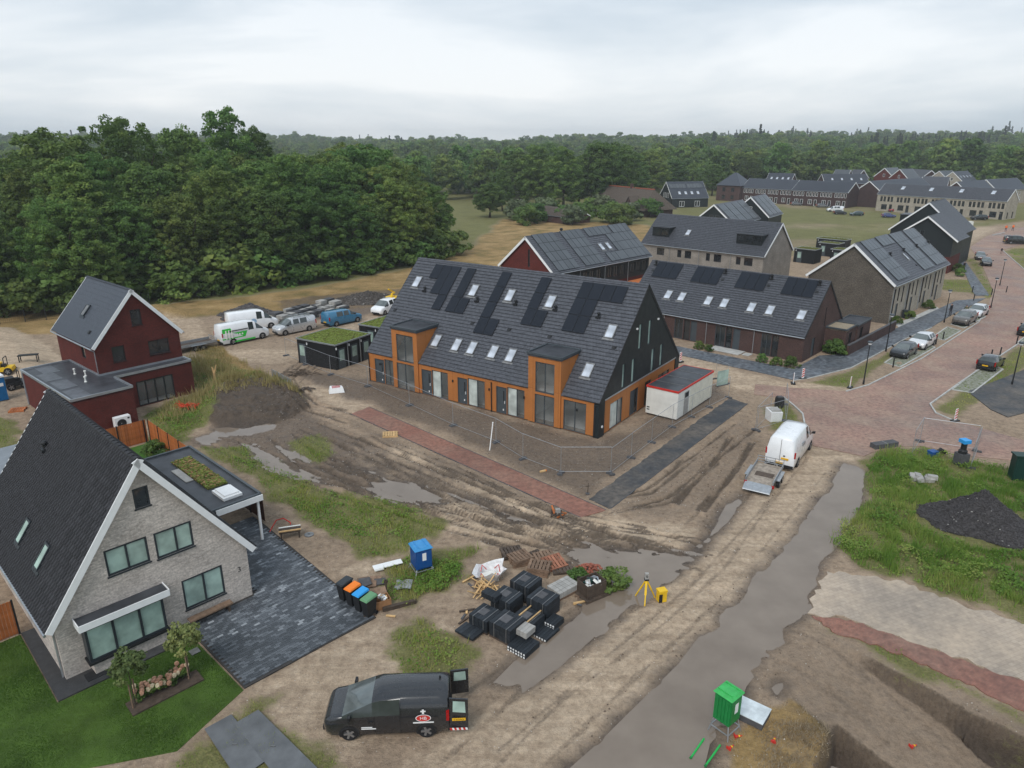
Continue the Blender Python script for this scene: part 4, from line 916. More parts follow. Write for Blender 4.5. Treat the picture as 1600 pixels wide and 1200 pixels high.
# ================================================================ the other houses
def dormer(b, side, a0, a1, y0, h, wins=2, mat=None):
    M = b.SM(side); p = M @ Vector((0, y0, 0)); q = 1 if side == 0 else -1; bb = abs(p.y); z0 = p.z
    depth = h / (b.rise / b.run); d_ = b.sg * q; zt = z0 + h
    mb = MB(); y_in = p.y + d_ * depth
    mb.hexa([(a0, p.y, z0 - .1), (a1, p.y, z0 - .1), (a1, y_in, zt - .15), (a0, y_in, zt - .15), (a0, p.y, zt), (a1, p.y, zt), (a1, y_in, zt), (a0, y_in, zt)])
    o = obj('dormer', mb, mat or T['darkclad'], b.t)
    mb = MB(); ya, yb = sorted((p.y - d_ * .15, y_in)); mb.box(a0 - .12, ya, zt, a1 + .12, yb, zt + .12); obj('dormer_roof', mb, T['bitumen'], o)
    F = lambda u, z, d=0.: (u, p.y - d_ * (.06 - d), z)
    n = wins; w_ = (a1 - a0 - .3) / n
    for i in range(n): b.window(F, (a0 + .15 + i * w_, z0 + .3, a0 + .15 + (i + 1) * w_ - .08, zt - .15), (), (), T['black'], T['glass'], rec=.04, parent=o)
    return o

b = Bld('terraced_house', 'low dark brown brick terrace with four square solar arrays behind the orange terrace', 'house', 30.43, 71.5, 138.21, 22.06, -11.57, 2.77, 7.82, ia=.06, ib=.12)
bh = [(14.1, .05, 15.2, 2.45), (13.2, .05, 13.95, 2.45), (12.3, .05, 13.1, 2.42), (8.8, .05, 10.0, 2.45), (8.0, .05, 8.7, 2.45), (7.05, .05, 7.85, 2.4), (3.5, .05, 4.6, 2.45), (2.7, .05, 3.4, 2.42), (19.2, .05, 20.4, 2.45), (17.8, .05, 18.6, 2.4)]
bg_ = [(5.6, 2.83, 5.95, 5.0), (2.5, .05, 3.5, 2.15)]
b.wall([('b0', b.side(), bh), ('a0', b.gable(), bg_), ('b1', b.side(), []), ('a1', b.gable(), [])], T['brick_brown'])
for i, q in enumerate(bh):
    k = i % 3 if i < 8 else (0, 2)[i - 8]
    b.window('b0', q, (.5,) if k == 0 else (), (), T['grey_frame'] if k != 1 else T['black'], T['glass'] if k != 2 else T['grey_frame'], name=('window', 'window', 'door')[k])
b.window('a0', bg_[0], (), (), T['black'], T['glass']); b.window('a0', bg_[1], (), (), T['black'], T['grey_frame'], name='door')
b.roof(T['tile'], .3, .34, tiles=(0, 1)); b.gutter(0, T['zinc'], (5.45, 11.1, 16.6)); b.barge(0, T['black'], .15, .03)
for a in (1.15, 6.55, 12.15, 17.5): b.pv(0, a, 5.1, 3, 1, 1.15, 2.42)
for a in (17.33, 15.49, 12.09, 10.1, 6.87, 4.75, 1.32): b.skylight(0, a, 2.7, .85, 1.3, T['steel'])
for a in (21.19, 11.84, 6.29, .98): b.vent(0, a, 7.0, .6, .11); b.flatvent(0, a - .05, 6.03)
for a0, a1, b0, b1, hh, mt, rt in ((-2.2, .06, 6.3, 9.6, 2.7, T['brick_brown'], mk('pebble_roof', (.30, .25, .18), .9, .3, 12, bump=.5)), (-2.35, .06, 9.7, 14.4, 2.6, T['brick_brown'], T['bitumen'])):
    wf = lambda u, z, d=0., a0=a0: b.P(a0 + d, u, z); ho = [(b0 + 1.0, .9, b0 + 2.0, 2.2)]
    b.wall([(wf, [(b0, 0), (b1, 0), (b1, hh), (b0, hh)], ho), (lambda u, z, d=0., b0=b0: b.P(u, b0 + d, z), [(a0, 0), (a1, 0), (a1, hh), (a0, hh)], []), (lambda u, z, d=0., b1=b1: b.P(u, b1 - d, z), [(a0, 0), (a1, 0), (a1, hh), (a0, hh)], [])], mt, 'annex_wall')
    b.window(wf, ho[0], (.5,), (), T['black'], T['glass']); b.slabroof([(a0, b0), (a1, b0), (a1, b1), (a0, b1)], hh, T['grey_frame'], rt, 'annex_roof', .1, .12)

c_ = Bld('terraced_house', 'red brick terrace with white barge boards and large grey solar blocks', 'house', 5.5, 92.86, 45.48, 22.63, 10.52, 5.6, 10.01, ia=.25, ib=.35)
ch = []
for i in range(4):
    for k in (.6, 2.0, 3.6): ch.append((i * 5.6 + k + .3, 3.5, i * 5.6 + k + 1.4, 5.0))
cs = [(4.6, 5.95, 4.95, 8.35)]
c_.wall([('b0', [(.25, 2.9), (22.38, 2.9), (22.38, c_.zroof(.35)), (.25, c_.zroof(.35))], ch)], T['darkclad'], 'upper_wall')
c_.wall([('b0', [(.25, 0), (22.38, 0), (22.38, 2.9), (.25, 2.9)], []), ('a0', c_.gable(), cs), ('b1', c_.side(), []), ('a1', c_.gable(), [])], T['brick_red'])
for q in ch: c_.window('b0', q, (.5,), (), T['black'], T['glass'])
c_.window('a0', cs[0], (), (), T['black'], T['glass']); c_.roof(T['tile'], .3, .34); c_.barge(0, T['white'], .28, .05); c_.gutter(0, T['zinc'], (5.8, 11.4, 17.0))
for a0, y0, nx, ny in ((1.13, .28, 4, 4), (6.9, .28, 4, 4), (12.1, 5.3, 5, 1), (15.9, .28, 2, 3), (12.7, .28, 3, 1), (18.0, .28, 4, 4)): c_.pv(0, a0, y0, nx, ny, 1.1, 1.67, T['pv_sky_sheen'])
c_.skylight(0, 12.96, 3.1, .8, 1.3, T['steel']); c_.skylight(0, 14.6, 3.1, .8, 1.3, T['steel']); c_.vent(1, 8, 6.2, .9, .14)
mb = MB(); mb.box(*c_.P(15, -3.5, 2.3), *c_.P(20, -.3, 2.6)); obj('porch_roof', mb, T['wood_orange'], c_.t)

d = Bld('terraced_house', 'grey brick terrace with two black dormers and plain dark roof', 'house', 38.11, 107.86, 135.56, 22.37, -10.32, 5.6, 10.18, ia=.2, ib=.25)
dh = [(17.75, 3.9, 19.2, 5.1), (14.45, 3.9, 15.2, 5.1), (12.6, 3.9, 13.8, 5.1), (9.2, 3.9, 9.9, 5.1), (7.2, 3.9, 8.5, 5.1), (3.9, 3.9, 4.65, 5.1), (1.9, 3.9, 3.3, 5.1)]
d.wall([('b0', d.side(), dh), ('a0', d.gable(), []), ('b1', d.side(), []), ('a1', d.gable(), [])], T['brick_d'])
for q in dh: d.window('b0', q, (.5,) if q[2] - q[0] > 1 else (), (), T['black'], T['glass'])
d.roof(T['tile'], .3, .34); d.barge(0, T['white'], .22, .05); d.gutter(0, T['zinc'], (5.6, 11.2, 16.7))
dormer(d, 0, 17.7, 21.0, 1.75, 1.55, 2); dormer(d, 0, 1.3, 5.55, 1.95, 1.55, 3); d.skylight(0, 14.67, 3.2, .8, 1.2, T['steel'])

e = Bld('terraced_house', 'grey brick terrace covered in pale grey solar panels beside the footpath', 'house', 47.9, 87.87, 45.88, 24.18, 11.4, 5.02, 9.73, ia=.25, ib=.3)
eh = []
for i in range(4):
    o_ = .3 + i * 5.9; eh += [(o_ + .35, .8, o_ + 1.25, 4.4), (o_ + 2.0, .05, o_ + 3.0, 2.3), (o_ + 2.15, 2.6, o_ + 2.75, 4.4), (o_ + 3.9, 2.2, o_ + 4.5, 4.4)]
e.wall([('b0', e.side(), eh), ('b1', e.side(), [])], T['brick_beige']); e.wall([('a0', e.gable(), [])], T['brick_dull'], 'gable_wall'); e.wall([('a1', e.gable(), [])], T['brick_dull'], 'gable_wall')
for i, q in enumerate(eh): e.window('b0', q, (), (), T['black'], T['grey_frame'] if i % 4 == 1 else T['glass'], name='door' if i % 4 == 1 else 'window')
e.roof(T['tile'], .3, .34); e.barge(0, T['white'], .25, .05); e.barge(1, T['white'], .25, .05); e.gutter(0, T['zinc'], (.5, 6.1, 12.0, 17.9))
for a0, y0, nx, ny in ((1.6, .5, 4, 4), (7.2, 5.8, 4, 1), (12.6, .5, 4, 4), (18.5, .5, 4, 4)): e.pv(0, a0, y0, nx, ny, 1.2, 1.73, T['pv_sky_sheen'])
e.skylight(0, 11.0, 3.35, .6, 1.2, T['steel'])
for a in (6.7, 12.2, 17.9, 23.5): e.vent(0, a, 4.2, .5, .12)
e.flatvent(0, 11.8, 1.65)

f = Bld('detached_house', 'black clad house with red brick base beyond the solar terrace', 'house', 77.0, 124.0, 48, 9.0, 10.6, 5.75, 9.7, ia=.5, ib=.9)
fw_ = [(5.6, 4.0, 6.3, 7.2)]
f.wall([('a0', [(.9, 2.9), (9.7, 2.9), (9.7, f.zroof(9.7)), (5.3, f.zroof(5.3)), (.9, f.zroof(.9))], fw_), ('b0', [(.5, 2.9), (8.5, 2.9), (8.5, f.zroof(.9)), (.5, f.zroof(.9))], [])], T['darkclad'], 'upper_wall')
f.wall([('a0', [(.9, 0), (9.7, 0), (9.7, 2.9), (.9, 2.9)], []), ('b0', [(.5, 0), (8.5, 0), (8.5, 2.9), (.5, 2.9)], [])], T['brick_red']); f.window('a0', fw_[0], (), (), T['grey_frame'], T['glass'])
f.roof(T['tile'], .3, .34); f.barge(0, T['white'], .22, .05)
f2 = Bld('detached_house', 'taller dark roofed house joined behind the black clad house', 'house', 82.2, 131.6, 48, 12.0, 12.6, 6.0, 11.4, ia=.3, ib=.4)
f2.wall([(k, f2.gable() if k[0] == 'a' else f2.side(), []) for k in ('a0', 'a1', 'b0', 'b1')], T['darkclad']); f2.roof(T['tile'], .3, .34); f2.barge(0, T['white'], .22, .05); dormer(f2, 1, 1.0, 5.0, 2.0, 1.5, 2)

def by_ridge(name, label, p0, p1, hr, W, he, mat, roofmat, L=None, side=1, trim=True, **kw):
    a, q = G(*p0, hr), G(*p1, hr); th = heading(a, q); L = L or float(np.hypot(*(q - a)[:2])); nrm = np.array([-math.sin(th), math.cos(th)]) * side
    o = a[:2] - nrm * W / 2
    bb = Bld(name, label, 'house', o[0], o[1], math.degrees(th), L, W * side, he, hr, ia=.15, ib=.2, **kw); bb.mat = mat; bb.rm = roofmat; return bb
def finish(bb, holes=(), ghol=(), frame=None, pane=None, rows=True, skip_far=True):
    frame = frame or T['white']
    bb.wall([('b0', bb.side(), list(holes)), ('a0', bb.gable(), list(ghol)), ('b1', bb.side(), []), ('a1', bb.gable(), [])], bb.mat)
    for q in holes: bb.window('b0', q, (.5,) if q[2] - q[0] > 1.2 else (), (), frame, pane, fw=.09, rec=.06, name='door' if q[1] < .2 else 'window')
    for q in ghol: bb.window('a0', q, (), (), frame, pane, fw=.09, rec=.06)
    bb.roof(bb.rm, 9, .45, tiles=(0, 1), ridge=False); bb.barge(0, T['white'], .24, .05); bb.barge(1, T['white'], .24, .05); bb.gutter(0, T['zinc'])
def grid_holes(L, n, unit, up, dn, z0=3.4, z1=4.9):
    hs = []
    for i in range(n):
        for u in up: hs.append((i * unit + u, z0, i * unit + u + .75, z1))
        for u, w_, a, b_ in dn: hs.append((i * unit + u, a, i * unit + u + w_, b_))
    return [q for q in hs if q[2] < L - .3]
gr = 'new houses on the far side of the estate'
i1 = Bld('terraced_house', 'dark brick terrace with white window frames, left block behind the green field', 'house', 103.43, 271.35, 133, 20.4, -9.5, 5.3, 8.6, ia=.1, ib=.15, group=gr); i1.mat, i1.rm = T['brick_far'], T['tile_blue']
finish(i1, grid_holes(20.4, 4, 5.05, (.5, 1.6, 2.7, 3.8), ((.6, 1.0, .05, 2.3), (2.4, 1.4, .7, 2.3))))
i2 = Bld('terraced_house', 'dark brick terrace with white window frames, right block with a bare gable end', 'house', 117.24, 256.25, 134.6, 20.4, -11.5, 5.3, 8.6, ia=.1, ib=.15, group=gr); i2.mat, i2.rm = T['brick_far'], T['tile_blue']
finish(i2, grid_holes(20.4, 4, 5.05, (.5, 1.6, 2.7, 3.8), ((.6, 1.0, .05, 2.3), (2.4, 1.4, .7, 2.3))))
j = Bld('terraced_house', 'long beige brick terrace with dark roof and pairs of tall windows', 'house', 145.8, 215.5, 126, 39.0, -8.6, 5.5, 8.8, ia=.1, ib=.15, group=gr); j.mat, j.rm = T['brick_beige'], T['tile']
finish(j, grid_holes(39, 7, 5.5, (.5, 1.6, 2.9, 4.0), ((.5, .95, .05, 2.4), (2.2, 1.9, .6, 2.3)), 3.2, 4.8), [(2.0, .3, 2.8, 2.2), (5.6, .3, 6.4, 2.2)], T['black'], T['glass'])
for k in range(4): j.skylight(0, 5 + k * 9, 3.4, 1.2, 1.6, T['steel'])
k6 = by_ridge('terraced_house', 'dark brick terrace with bare gable beside the beige terrace', (1359, 282.8), (1440, 277.2), 9, 9, 5.6, T['brick_far'], T['tile_blue'], group=gr); finish(k6, grid_holes(k6.L, 6, 5, (.6, 2.0), ((.6, 1.0, .05, 2.2), (2.2, 1.2, .7, 2.2))))
LST = [((1242, 271), (1202, 270), 9, 'brick_far', 'tile_blue', 'dark roofed house with four skylights behind the dark brick terrace', -1), ((1353, 271.6), (1284, 271.6), 9, 'brick_far', 'tile_blue', 'blue grey roofed terrace with a row of skylights above the dark brick terrace', -1),
 ((1306, 264.7), (1330, 265.3), 10, 'brick_far', 'pv_sky_sheen', 'small gabled house with pale roof furthest left of the back row', 1), ((1334, 264.7), (1350, 265.3), 10, 'brick_far', 'tile', 'small dark roofed house between the pale roof and the trees', 1),
 ((1382.5, 262.4), (1402, 261.6), 11, 'brick_red', 'pv_sky_sheen', 'red brick gabled house with one small white window', 1), ((1406, 264), (1425.6, 263.5), 11, 'brick_red', 'pv_sky_sheen', 'grey solar roofed house right of the red gable', 1), ((1456, 266), (1428, 264), 10, 'brick_far', 'tile', 'low dark roofed row between the solar roofs', -1),
 ((1484.7, 276.3), (1442.5, 275.3), 9, 'brick_red', 'tile', 'dark roofed terrace with red gable behind the beige terrace', -1), ((1467.8, 267), (1487.5, 266), 10, 'brick_beige', 'pv_sky_sheen', 'pale solar roofed house with white gable trim, left of the cluster', 1), ((1489, 268), (1512, 266.9), 10, 'brick_beige', 'tile_blue', 'house with three skylights at the front of the cluster', 1),
 ((1489, 258.6), (1508, 258.4), 10, 'brick_beige', 'pv_sky_sheen', 'pale solar roofed house at the back of the cluster', 1), ((1508, 254.4), (1523, 254), 10, 'brick_beige', 'pv_sky_sheen', 'highest pale solar roof of the cluster', 1), ((1495, 283.8), (1538, 281), 9, 'brick_far', 'tile_blue', 'pale blue roof left of the two behind the beige terrace', 1),
 ((1541, 280.2), (1589, 277.8), 9, 'brick_beige', 'tile_blue', 'pale blue roof right of the two behind the beige terrace', 1), ((1515.6, 260.4), (1581, 256.6), 10, 'brick_beige', 'pv_sky_sheen', 'long far terrace with striped solar roof', 1), ((1584, 256.8), (1625, 254.6), 10, 'brick_beige', 'pv_sky_sheen', 'last striped solar roof at the right edge', 1), ((1467, 262), (1480, 261.6), 10, 'brick_far', 'pv_sky_sheen', 'small grey roof peeping over the cluster', 1)]
for p0, p1, hr, mt, rm, lb, sd in LST:
    q = by_ridge('terraced_house', lb, p0, p1, hr, 9, hr - 3.8, T[mt], T[rm], side=sd, group=gr)
    finish(q, grid_holes(q.L, int(q.L / 5), 5, (.7, 2.6), ((.8, 1.0, .05, 2.2), (2.6, 1.2, .7, 2.2)), hr - 5.9, hr - 4.6), [(4.0, hr - 3.8, 4.9, hr - 2.5)])
    if 'skylight' in lb:
        for k in range(4): q.skylight(0, q.L * (k + .7) / 4.6, 2.6, .9, 1.3, T['steel'])
# tower-like hipped house
tp = G(1146, 313); tw_ = thing('corner_house', 'square brick house with pyramid roof at the left end of the dark terrace', 'house', (tp[0], tp[1], 0), RAD(45), gr)
mb = MB(); mb.box(-5, -5, 0, 5, 5, 6.0); obj('wall', mb, T['brick_brown'], tw_)
mb = MB(); e_ = 5.4
for k in range(4):
    a = [(-e_, -e_), (e_, -e_), (e_, e_), (-e_, e_)]; u, v = a[k], a[(k + 1) % 4]; mb.face([(*u, 5.9), (*v, 5.9), (.8 * (v[0] > 0) - .4, .8 * (v[1] > 0) - .4, 10.6), (.8 * (u[0] > 0) - .4, .8 * (u[1] > 0) - .4, 10.6)])
mb.face([(-.4, -.4, 10.6), (.4, -.4, 10.6), (.4, .4, 10.6), (-.4, .4, 10.6)]); obj('roof', mb, T['tile_blue'], tw_)
for x in (-2.6, 1.2):
    for z in (.8, 3.6):
        for sdx in (0, 1):
            mb = MB(); mb.box(x, -5.06, z, x + 1.3, -5.0, z + 1.5) if not sdx else mb.box(-5.06, x, z, -5.0, x + 1.3, z + 1.5); w_ = obj('window', mb, T['black'], tw_)
            mb = MB(); mb.box(x + .1, -5.09, z + .1, x + 1.2, -5.07, z + 1.4) if not sdx else mb.box(-5.09, x + .1, z + .1, -5.07, x + 1.2, z + 1.4); obj('pane', mb, T['glass'], w_)
# solar roofed pair behind the dormer terrace
g2 = by_ridge('terraced_house', 'taller solar roofed house with white gable trim behind the dormer terrace', (1173, 307.5), (1195, 303), 10, 9.5, 5.6, T['darkclad'], T['tile'], L=12); finish(g2, (), [(4.2, 6.2, 5.2, 7.8)], T['white'])
g1 = by_ridge('terraced_house', 'lower solar roofed house with black gable behind the dormer terrace', (1115.6, 319.4), (1176, 309), 9.4, 9.5, 5.4, T['darkclad'], T['tile'], L=17); finish(g1, (), [(3.4, 5.8, 4.3, 7.2), (4.7, 5.8, 5.6, 7.2)], T['grey_frame'])
for q, ns in ((g1, 4), (g2, 3)):
    for k in range(ns): q.pv(0, .9 + k * (q.L - 1.2) / ns, .4, 3, 3, (q.L - 1.2) / ns / 3.25, (q.SL - .8) / 3, T['pv_sky_sheen'])
# thatched farmhouse
tt = NT('thatch'); ff = tt.noise(2.2, 6, .7); tt.col(tt.ramp(ff, (.3, (.055, .043, .034)), (.7, (.12, .094, .074)))); tt.rough(1.0); tt.bump(tt.noise(14, 3), .8, .1); T['thatch'] = tt.mat
a0, a1 = G(953, 290, 8), G(1022, 296, 8); th = heading(a0, a1); Lr = float(np.hypot(*(a1 - a0)[:2]))
fm = thing('thatched_farmhouse', 'old thatched farmhouse with red ridge tiles and white windows', 'farmhouse', (a0[0], a0[1], 0), th)
mb = MB(); mb.box(-4, -5.5, 0, Lr + 3, 5.5, 2.7); obj('wall', mb, T['brick_brown'], fm)
mb = MB(); e0, e1, ww = -5.2, Lr + 4, 6.6
mb.face([(e0, -ww, 2.0), (e1, -ww, 2.0), (Lr, 0, 8), (0, 0, 8)]); mb.face([(e1, ww, 2.0), (e0, ww, 2.0), (0, 0, 8), (Lr, 0, 8)]); mb.face([(e0, ww, 2.0), (e0, -ww, 2.0), (0, 0, 8)]); mb.face([(e1, -ww, 2.0), (e1, ww, 2.0), (Lr, 0, 8)]); mb.face([(e0, -ww, 2), (e0, ww, 2), (e1, ww, 2), (e1, -ww, 2)])
fr = obj('thatched_roof', mb, T['thatch'], fm)
mb = MB(); mb.bar((-.3, 0, 8.05), (Lr * .55, 0, 8.05), .5, .3); mb.bar((Lr * .6, 0, 8.0), (Lr + .3, 0, 8.0), .5, .3); obj('ridge_cap', mb, mk('red_clay_ridge', (.30, .09, .05), .8, .2), fr)
mb = MB(); mb.box(Lr * .5, -.4, 7.6, Lr * .5 + .9, .4, 9.2); obj('chimney', mb, T['brick_brown'], fr)
for x, wd, hh in ((Lr * .32, 3.2, 5.0), (Lr * .82, 3.6, 5.6)):
    mb = MB(); y0 = -6.3
    mb.face([(x - wd / 2, y0, 0), (x + wd / 2, y0, 0), (x + wd / 2, y0, 3.2), (x, y0, hh), (x - wd / 2, y0, 3.2)]); mb.box(x - wd / 2, y0, 0, x + wd / 2, -3, 3.0); dg_ = obj('dormer_gable', mb, T['brick_brown'], fm)
    mb = MB(); mb.face([(x - wd / 2 - .3, y0 - .3, 3.0), (x, y0 - .3, hh + .25), (x, -1.5, hh + .25), (x - wd / 2 - .3, -1.5, 3.0)]); mb.face([(x + wd / 2 + .3, y0 - .3, 3.0), (x, y0 - .3, hh + .25), (x, -1.5, hh + .25), (x + wd / 2 + .3, -1.5, 3.0)]); obj('dormer_roof', mb, T['thatch'], dg_)
    for q in (-.75, .75):
        for z in (.8, 2.7):
            mb = MB(); mb.box(x + q - .5, y0 - .07, z, x + q + .5, y0 - .01, z + 1.2); w_ = obj('window', mb, T['white'], fm); mb = MB(); mb.box(x + q - .4, y0 - .1, z + .1, x + q + .4, y0 - .075, z + 1.1); obj('pane', mb, T['glass'], w_)
# black barn house beside it
kb = by_ridge('barn_house', 'black barn style house with four skylights beside the thatched farmhouse', (1041, 284), (1098, 283.2), 8.6, 11, 3.2, T['darkclad'], T['tile_blue'])
finish(kb, [(3, .3, 5, 2.2), (9, .3, 11, 2.2)], [(3.0, 3.2, 3.7, 4.9), (4.2, 3.2, 4.9, 4.9), (5.4, 3.2, 6.1, 4.9), (6.6, 3.2, 7.3, 4.9)], T['white'])
for k in range(4): kb.skylight(0, 3.5 + k * 2.4, 2.4, 1.0, 1.3, T['steel'])
kb.pv(0, .6, 4.6, 5, 1, 1.25, 2.0, T['pv_sky_sheen']); kb.pv(0, 7.3, 4.6, 5, 1, 1.25, 2.0, T['pv_sky_sheen'])
# low dark barn in the bushes
lb_ = by_ridge('low_barn', 'low brown roofed barn half hidden by bushes', (850, 321), (905, 327), 4, 9, 2.0, T['brick_brown'], T['thatch']); finish(lb_)

# ================================================================ sheds with planted roofs
def shed(label, px_near, ang, L, W, hh, doors, green='sedum_green', group=None):
    p = px_near; s = thing('garden_shed', label, 'shed', (p[0], p[1], 0), ang, group)
    mb = MB(); mb.box(0, 0, 0, L, W, hh); obj('wall', mb, T['shedclad'], s)
    mb = MB(); mb.box(-.05, -.05, hh, L + .05, W + .05, hh + .05); r = obj('roof', mb, T[green], s)
    mb = MB()
    for a, b_ in (((-.06, -.06), (L + .06, -.06)), ((L + .06, -.06), (L + .06, W + .06)), ((L + .06, W + .06), (-.06, W + .06)), ((-.06, W + .06), (-.06, -.06))): mb.bar((*a, hh + .05), (*b_, hh + .05), .08, .14)
    obj('roof_edging', mb, T['zinc'], r)
    mb = MB()
    for i in range(int(L * W * 30)):
        x, y = rnd.uniform(.1, L - .1), rnd.uniform(.1, W - .1); q = rnd.uniform(.04, .11); mb.box(x - q, y - q, hh + .04, x + q, y + q, hh + .05 + rnd.uniform(.02, .09), rnd.choice((0, 0, 0, 1)))
    stuff(obj('sedum_plants', mb, [T[green], T['sedum']], r))
    for face, u in doors:
        F = {'x': lambda u, d, z: (u, -d, z), 'y': lambda u, d, z: (-d, u, z)}[face]
        mb = MB(); q0, q1 = F(u, .0, .05), F(u + .95, .05, 2.15); mb.box(min(q0[0], q1[0]), min(q0[1], q1[1]), .05, max(q0[0], q1[0]), max(q0[1], q1[1]), 2.15); dd = obj('door', mb, T['grey_frame'], s)
        mb = MB(); q0, q1 = F(u + .15, .051, .9), F(u + .8, .07, 2.0); mb.box(min(q0[0], q1[0]), min(q0[1], q1[1]), .9, max(q0[0], q1[0]), max(q0[1], q1[1]), 2.0); obj('pane', mb, T['glass_mint'], dd)
        mb = MB(); q0, q1 = F(u - .3, .0, 2.2), F(u - .2, .08, 2.4); mb.box(min(q0[0], q1[0]), min(q0[1], q1[1]), 2.15, max(q0[0], q1[0]), max(q0[1], q1[1]), 2.38); obj('wall_lamp', mb, T['white'], s)
    return s
n_ = np.array([-17.8, 68.9]); ang = heading(n_, (-15.0, 73.6))
s1 = shed('black garden shed with moss green roof nearest the orange terrace', n_, ang, 5.3, 5.4, 2.6, (('x', .35), ('x', 2.2), ('x', 4.0), ('y', 4.2)), group='sheds with planted roofs')
for u in (1.7, 3.55):
    mb = MB(); mb.tube([(u, -.06, 2.6), (u, -.06, .05)], .04); obj('downpipe', mb, T['zinc'], s1)
shed('black garden shed with green roof partly hidden behind the terrace eave', (-14.6, 76.1), ang, 5.2, 3.0, 2.6, (('y', .8),), group='sheds with planted roofs')
for (x, y), L, W, lb, gg in (((54.5, 138.2), 4, 3.2, 'front left of the black sheds with brown sedum roofs behind the grey terrace', 'sedum'), ((61, 137.0), 5.5, 3.2, 'black shed with a white door and half white roof behind the grey terrace', 'sedum'), ((62.5, 146.5), 4, 3, 'middle black shed with a brown sedum roof in the back gardens', 'sedum'), ((65, 153.5), 6, 3, 'rearmost black shed with a brown sedum roof', 'sedum')):
    shed(lb, (x, y), RAD(-45), L, W, 2.6, (('x', .6),), gg, 'sheds with planted roofs')
# ================================================================ vegetation
def leaf_mat(name, lo, mid, hi, trans=.3):
    t = NT(name); a = t.n('Attribute'); a.attribute_name = 'tint'; oi = t.n('ObjectInfo')
    v = t.math('ADD', t.math('MULTIPLY', a.outputs['Fac'], .75), t.math('MULTIPLY', oi.outputs['Random'], .25))
    c = t.ramp(v, (.0, lo), (.5, mid), (1.0, hi))
    hs = t.n('HueSaturation'); t.l(c, hs.inputs['Color']); q = t.math('MULTIPLY_ADD', oi.outputs['Random'], -.04); q.node.inputs[2].default_value = .53; t.l(q, hs.inputs['Hue'])
    rp = t.n('TexWhiteNoise', noise_dimensions='1D'); t.l(oi.outputs['Random'], rp.inputs['W']); vv = t.math('MULTIPLY_ADD', rp.outputs['Value'], .7); vv.node.inputs[2].default_value = .8; t.l(vv, hs.inputs['Value'])
    t.col(hs.outputs[0]); t.rough(.65); t.b.inputs['Specular IOR Level'].default_value = .25
    tr = t.n('BsdfTranslucent'); t.l(hs.outputs[0], tr.inputs[0]); m = t.n('MixShader'); m.inputs[0].default_value = trans
    t.l(t.b.outputs[0], m.inputs[1]); t.l(tr.outputs[0], m.inputs[2]); t.l(m.outputs[0], t.out.inputs[0]); return t.mat
T['leaf'] = leaf_mat('broad_leaf', (.050, .090, .022), (.112, .172, .042), (.20, .25, .058), .4)
T['needle'] = leaf_mat('conifer_needle', (.018, .034, .016), (.028, .048, .022), (.045, .066, .03))
T['willow'] = leaf_mat('silvery_leaf', (.09, .12, .06), (.14, .17, .085), (.19, .21, .12))
T['blade'] = leaf_mat('grass_blade', (.095, .18, .024), (.20, .275, .05), (.40, .35, .12), .4)
T['straw'] = leaf_mat('dry_grass_blade', (.22, .17, .07), (.36, .27, .13), (.52, .40, .21), .3)
T['lawn'] = leaf_mat('lawn_blade', (.045, .10, .012), (.078, .155, .022), (.14, .205, .042), .3)
T['bark'] = mk('bark', (.055, .043, .034), .95, .35, 4, bump=.6)

def quads_mesh(name, P, tint, mat, nv=4):
    n = len(P); me = bpy.data.meshes.new(name); me.vertices.add(n * nv); me.vertices.foreach_set('co', P.reshape(-1).astype(np.float32))
    me.loops.add(n * nv); me.loops.foreach_set('vertex_index', np.arange(n * nv, dtype=np.int32)); me.polygons.add(n)
    me.polygons.foreach_set('loop_start', (np.arange(n) * nv).astype(np.int32)); me.polygons.foreach_set('loop_total', np.full(n, nv, np.int32)); me.update(calc_edges=True)
    at = me.attributes.new('tint', 'FLOAT', 'POINT'); at.data.foreach_set('value', np.repeat(tint, nv).astype(np.float32)); me.materials.append(mat); return me
def unit(v): return v / (np.linalg.norm(v, axis=-1, keepdims=True) + 1e-9)
def leaves(C0, Nn, size, r):
    n = len(C0); nr = unit(Nn + r.normal(0, .55, (n, 3))); a = unit(np.cross(nr, r.normal(0, 1, (n, 3)))); b_ = np.cross(nr, a)
    s = size * r.uniform(.6, 1.25, (n, 1)); a = a * s; b_ = b_ * s * .75
    return np.stack([C0 - a - b_ * .35, C0 + a * .1 - b_, C0 + a + b_ * .3, C0 - a * .2 + b_], 1)
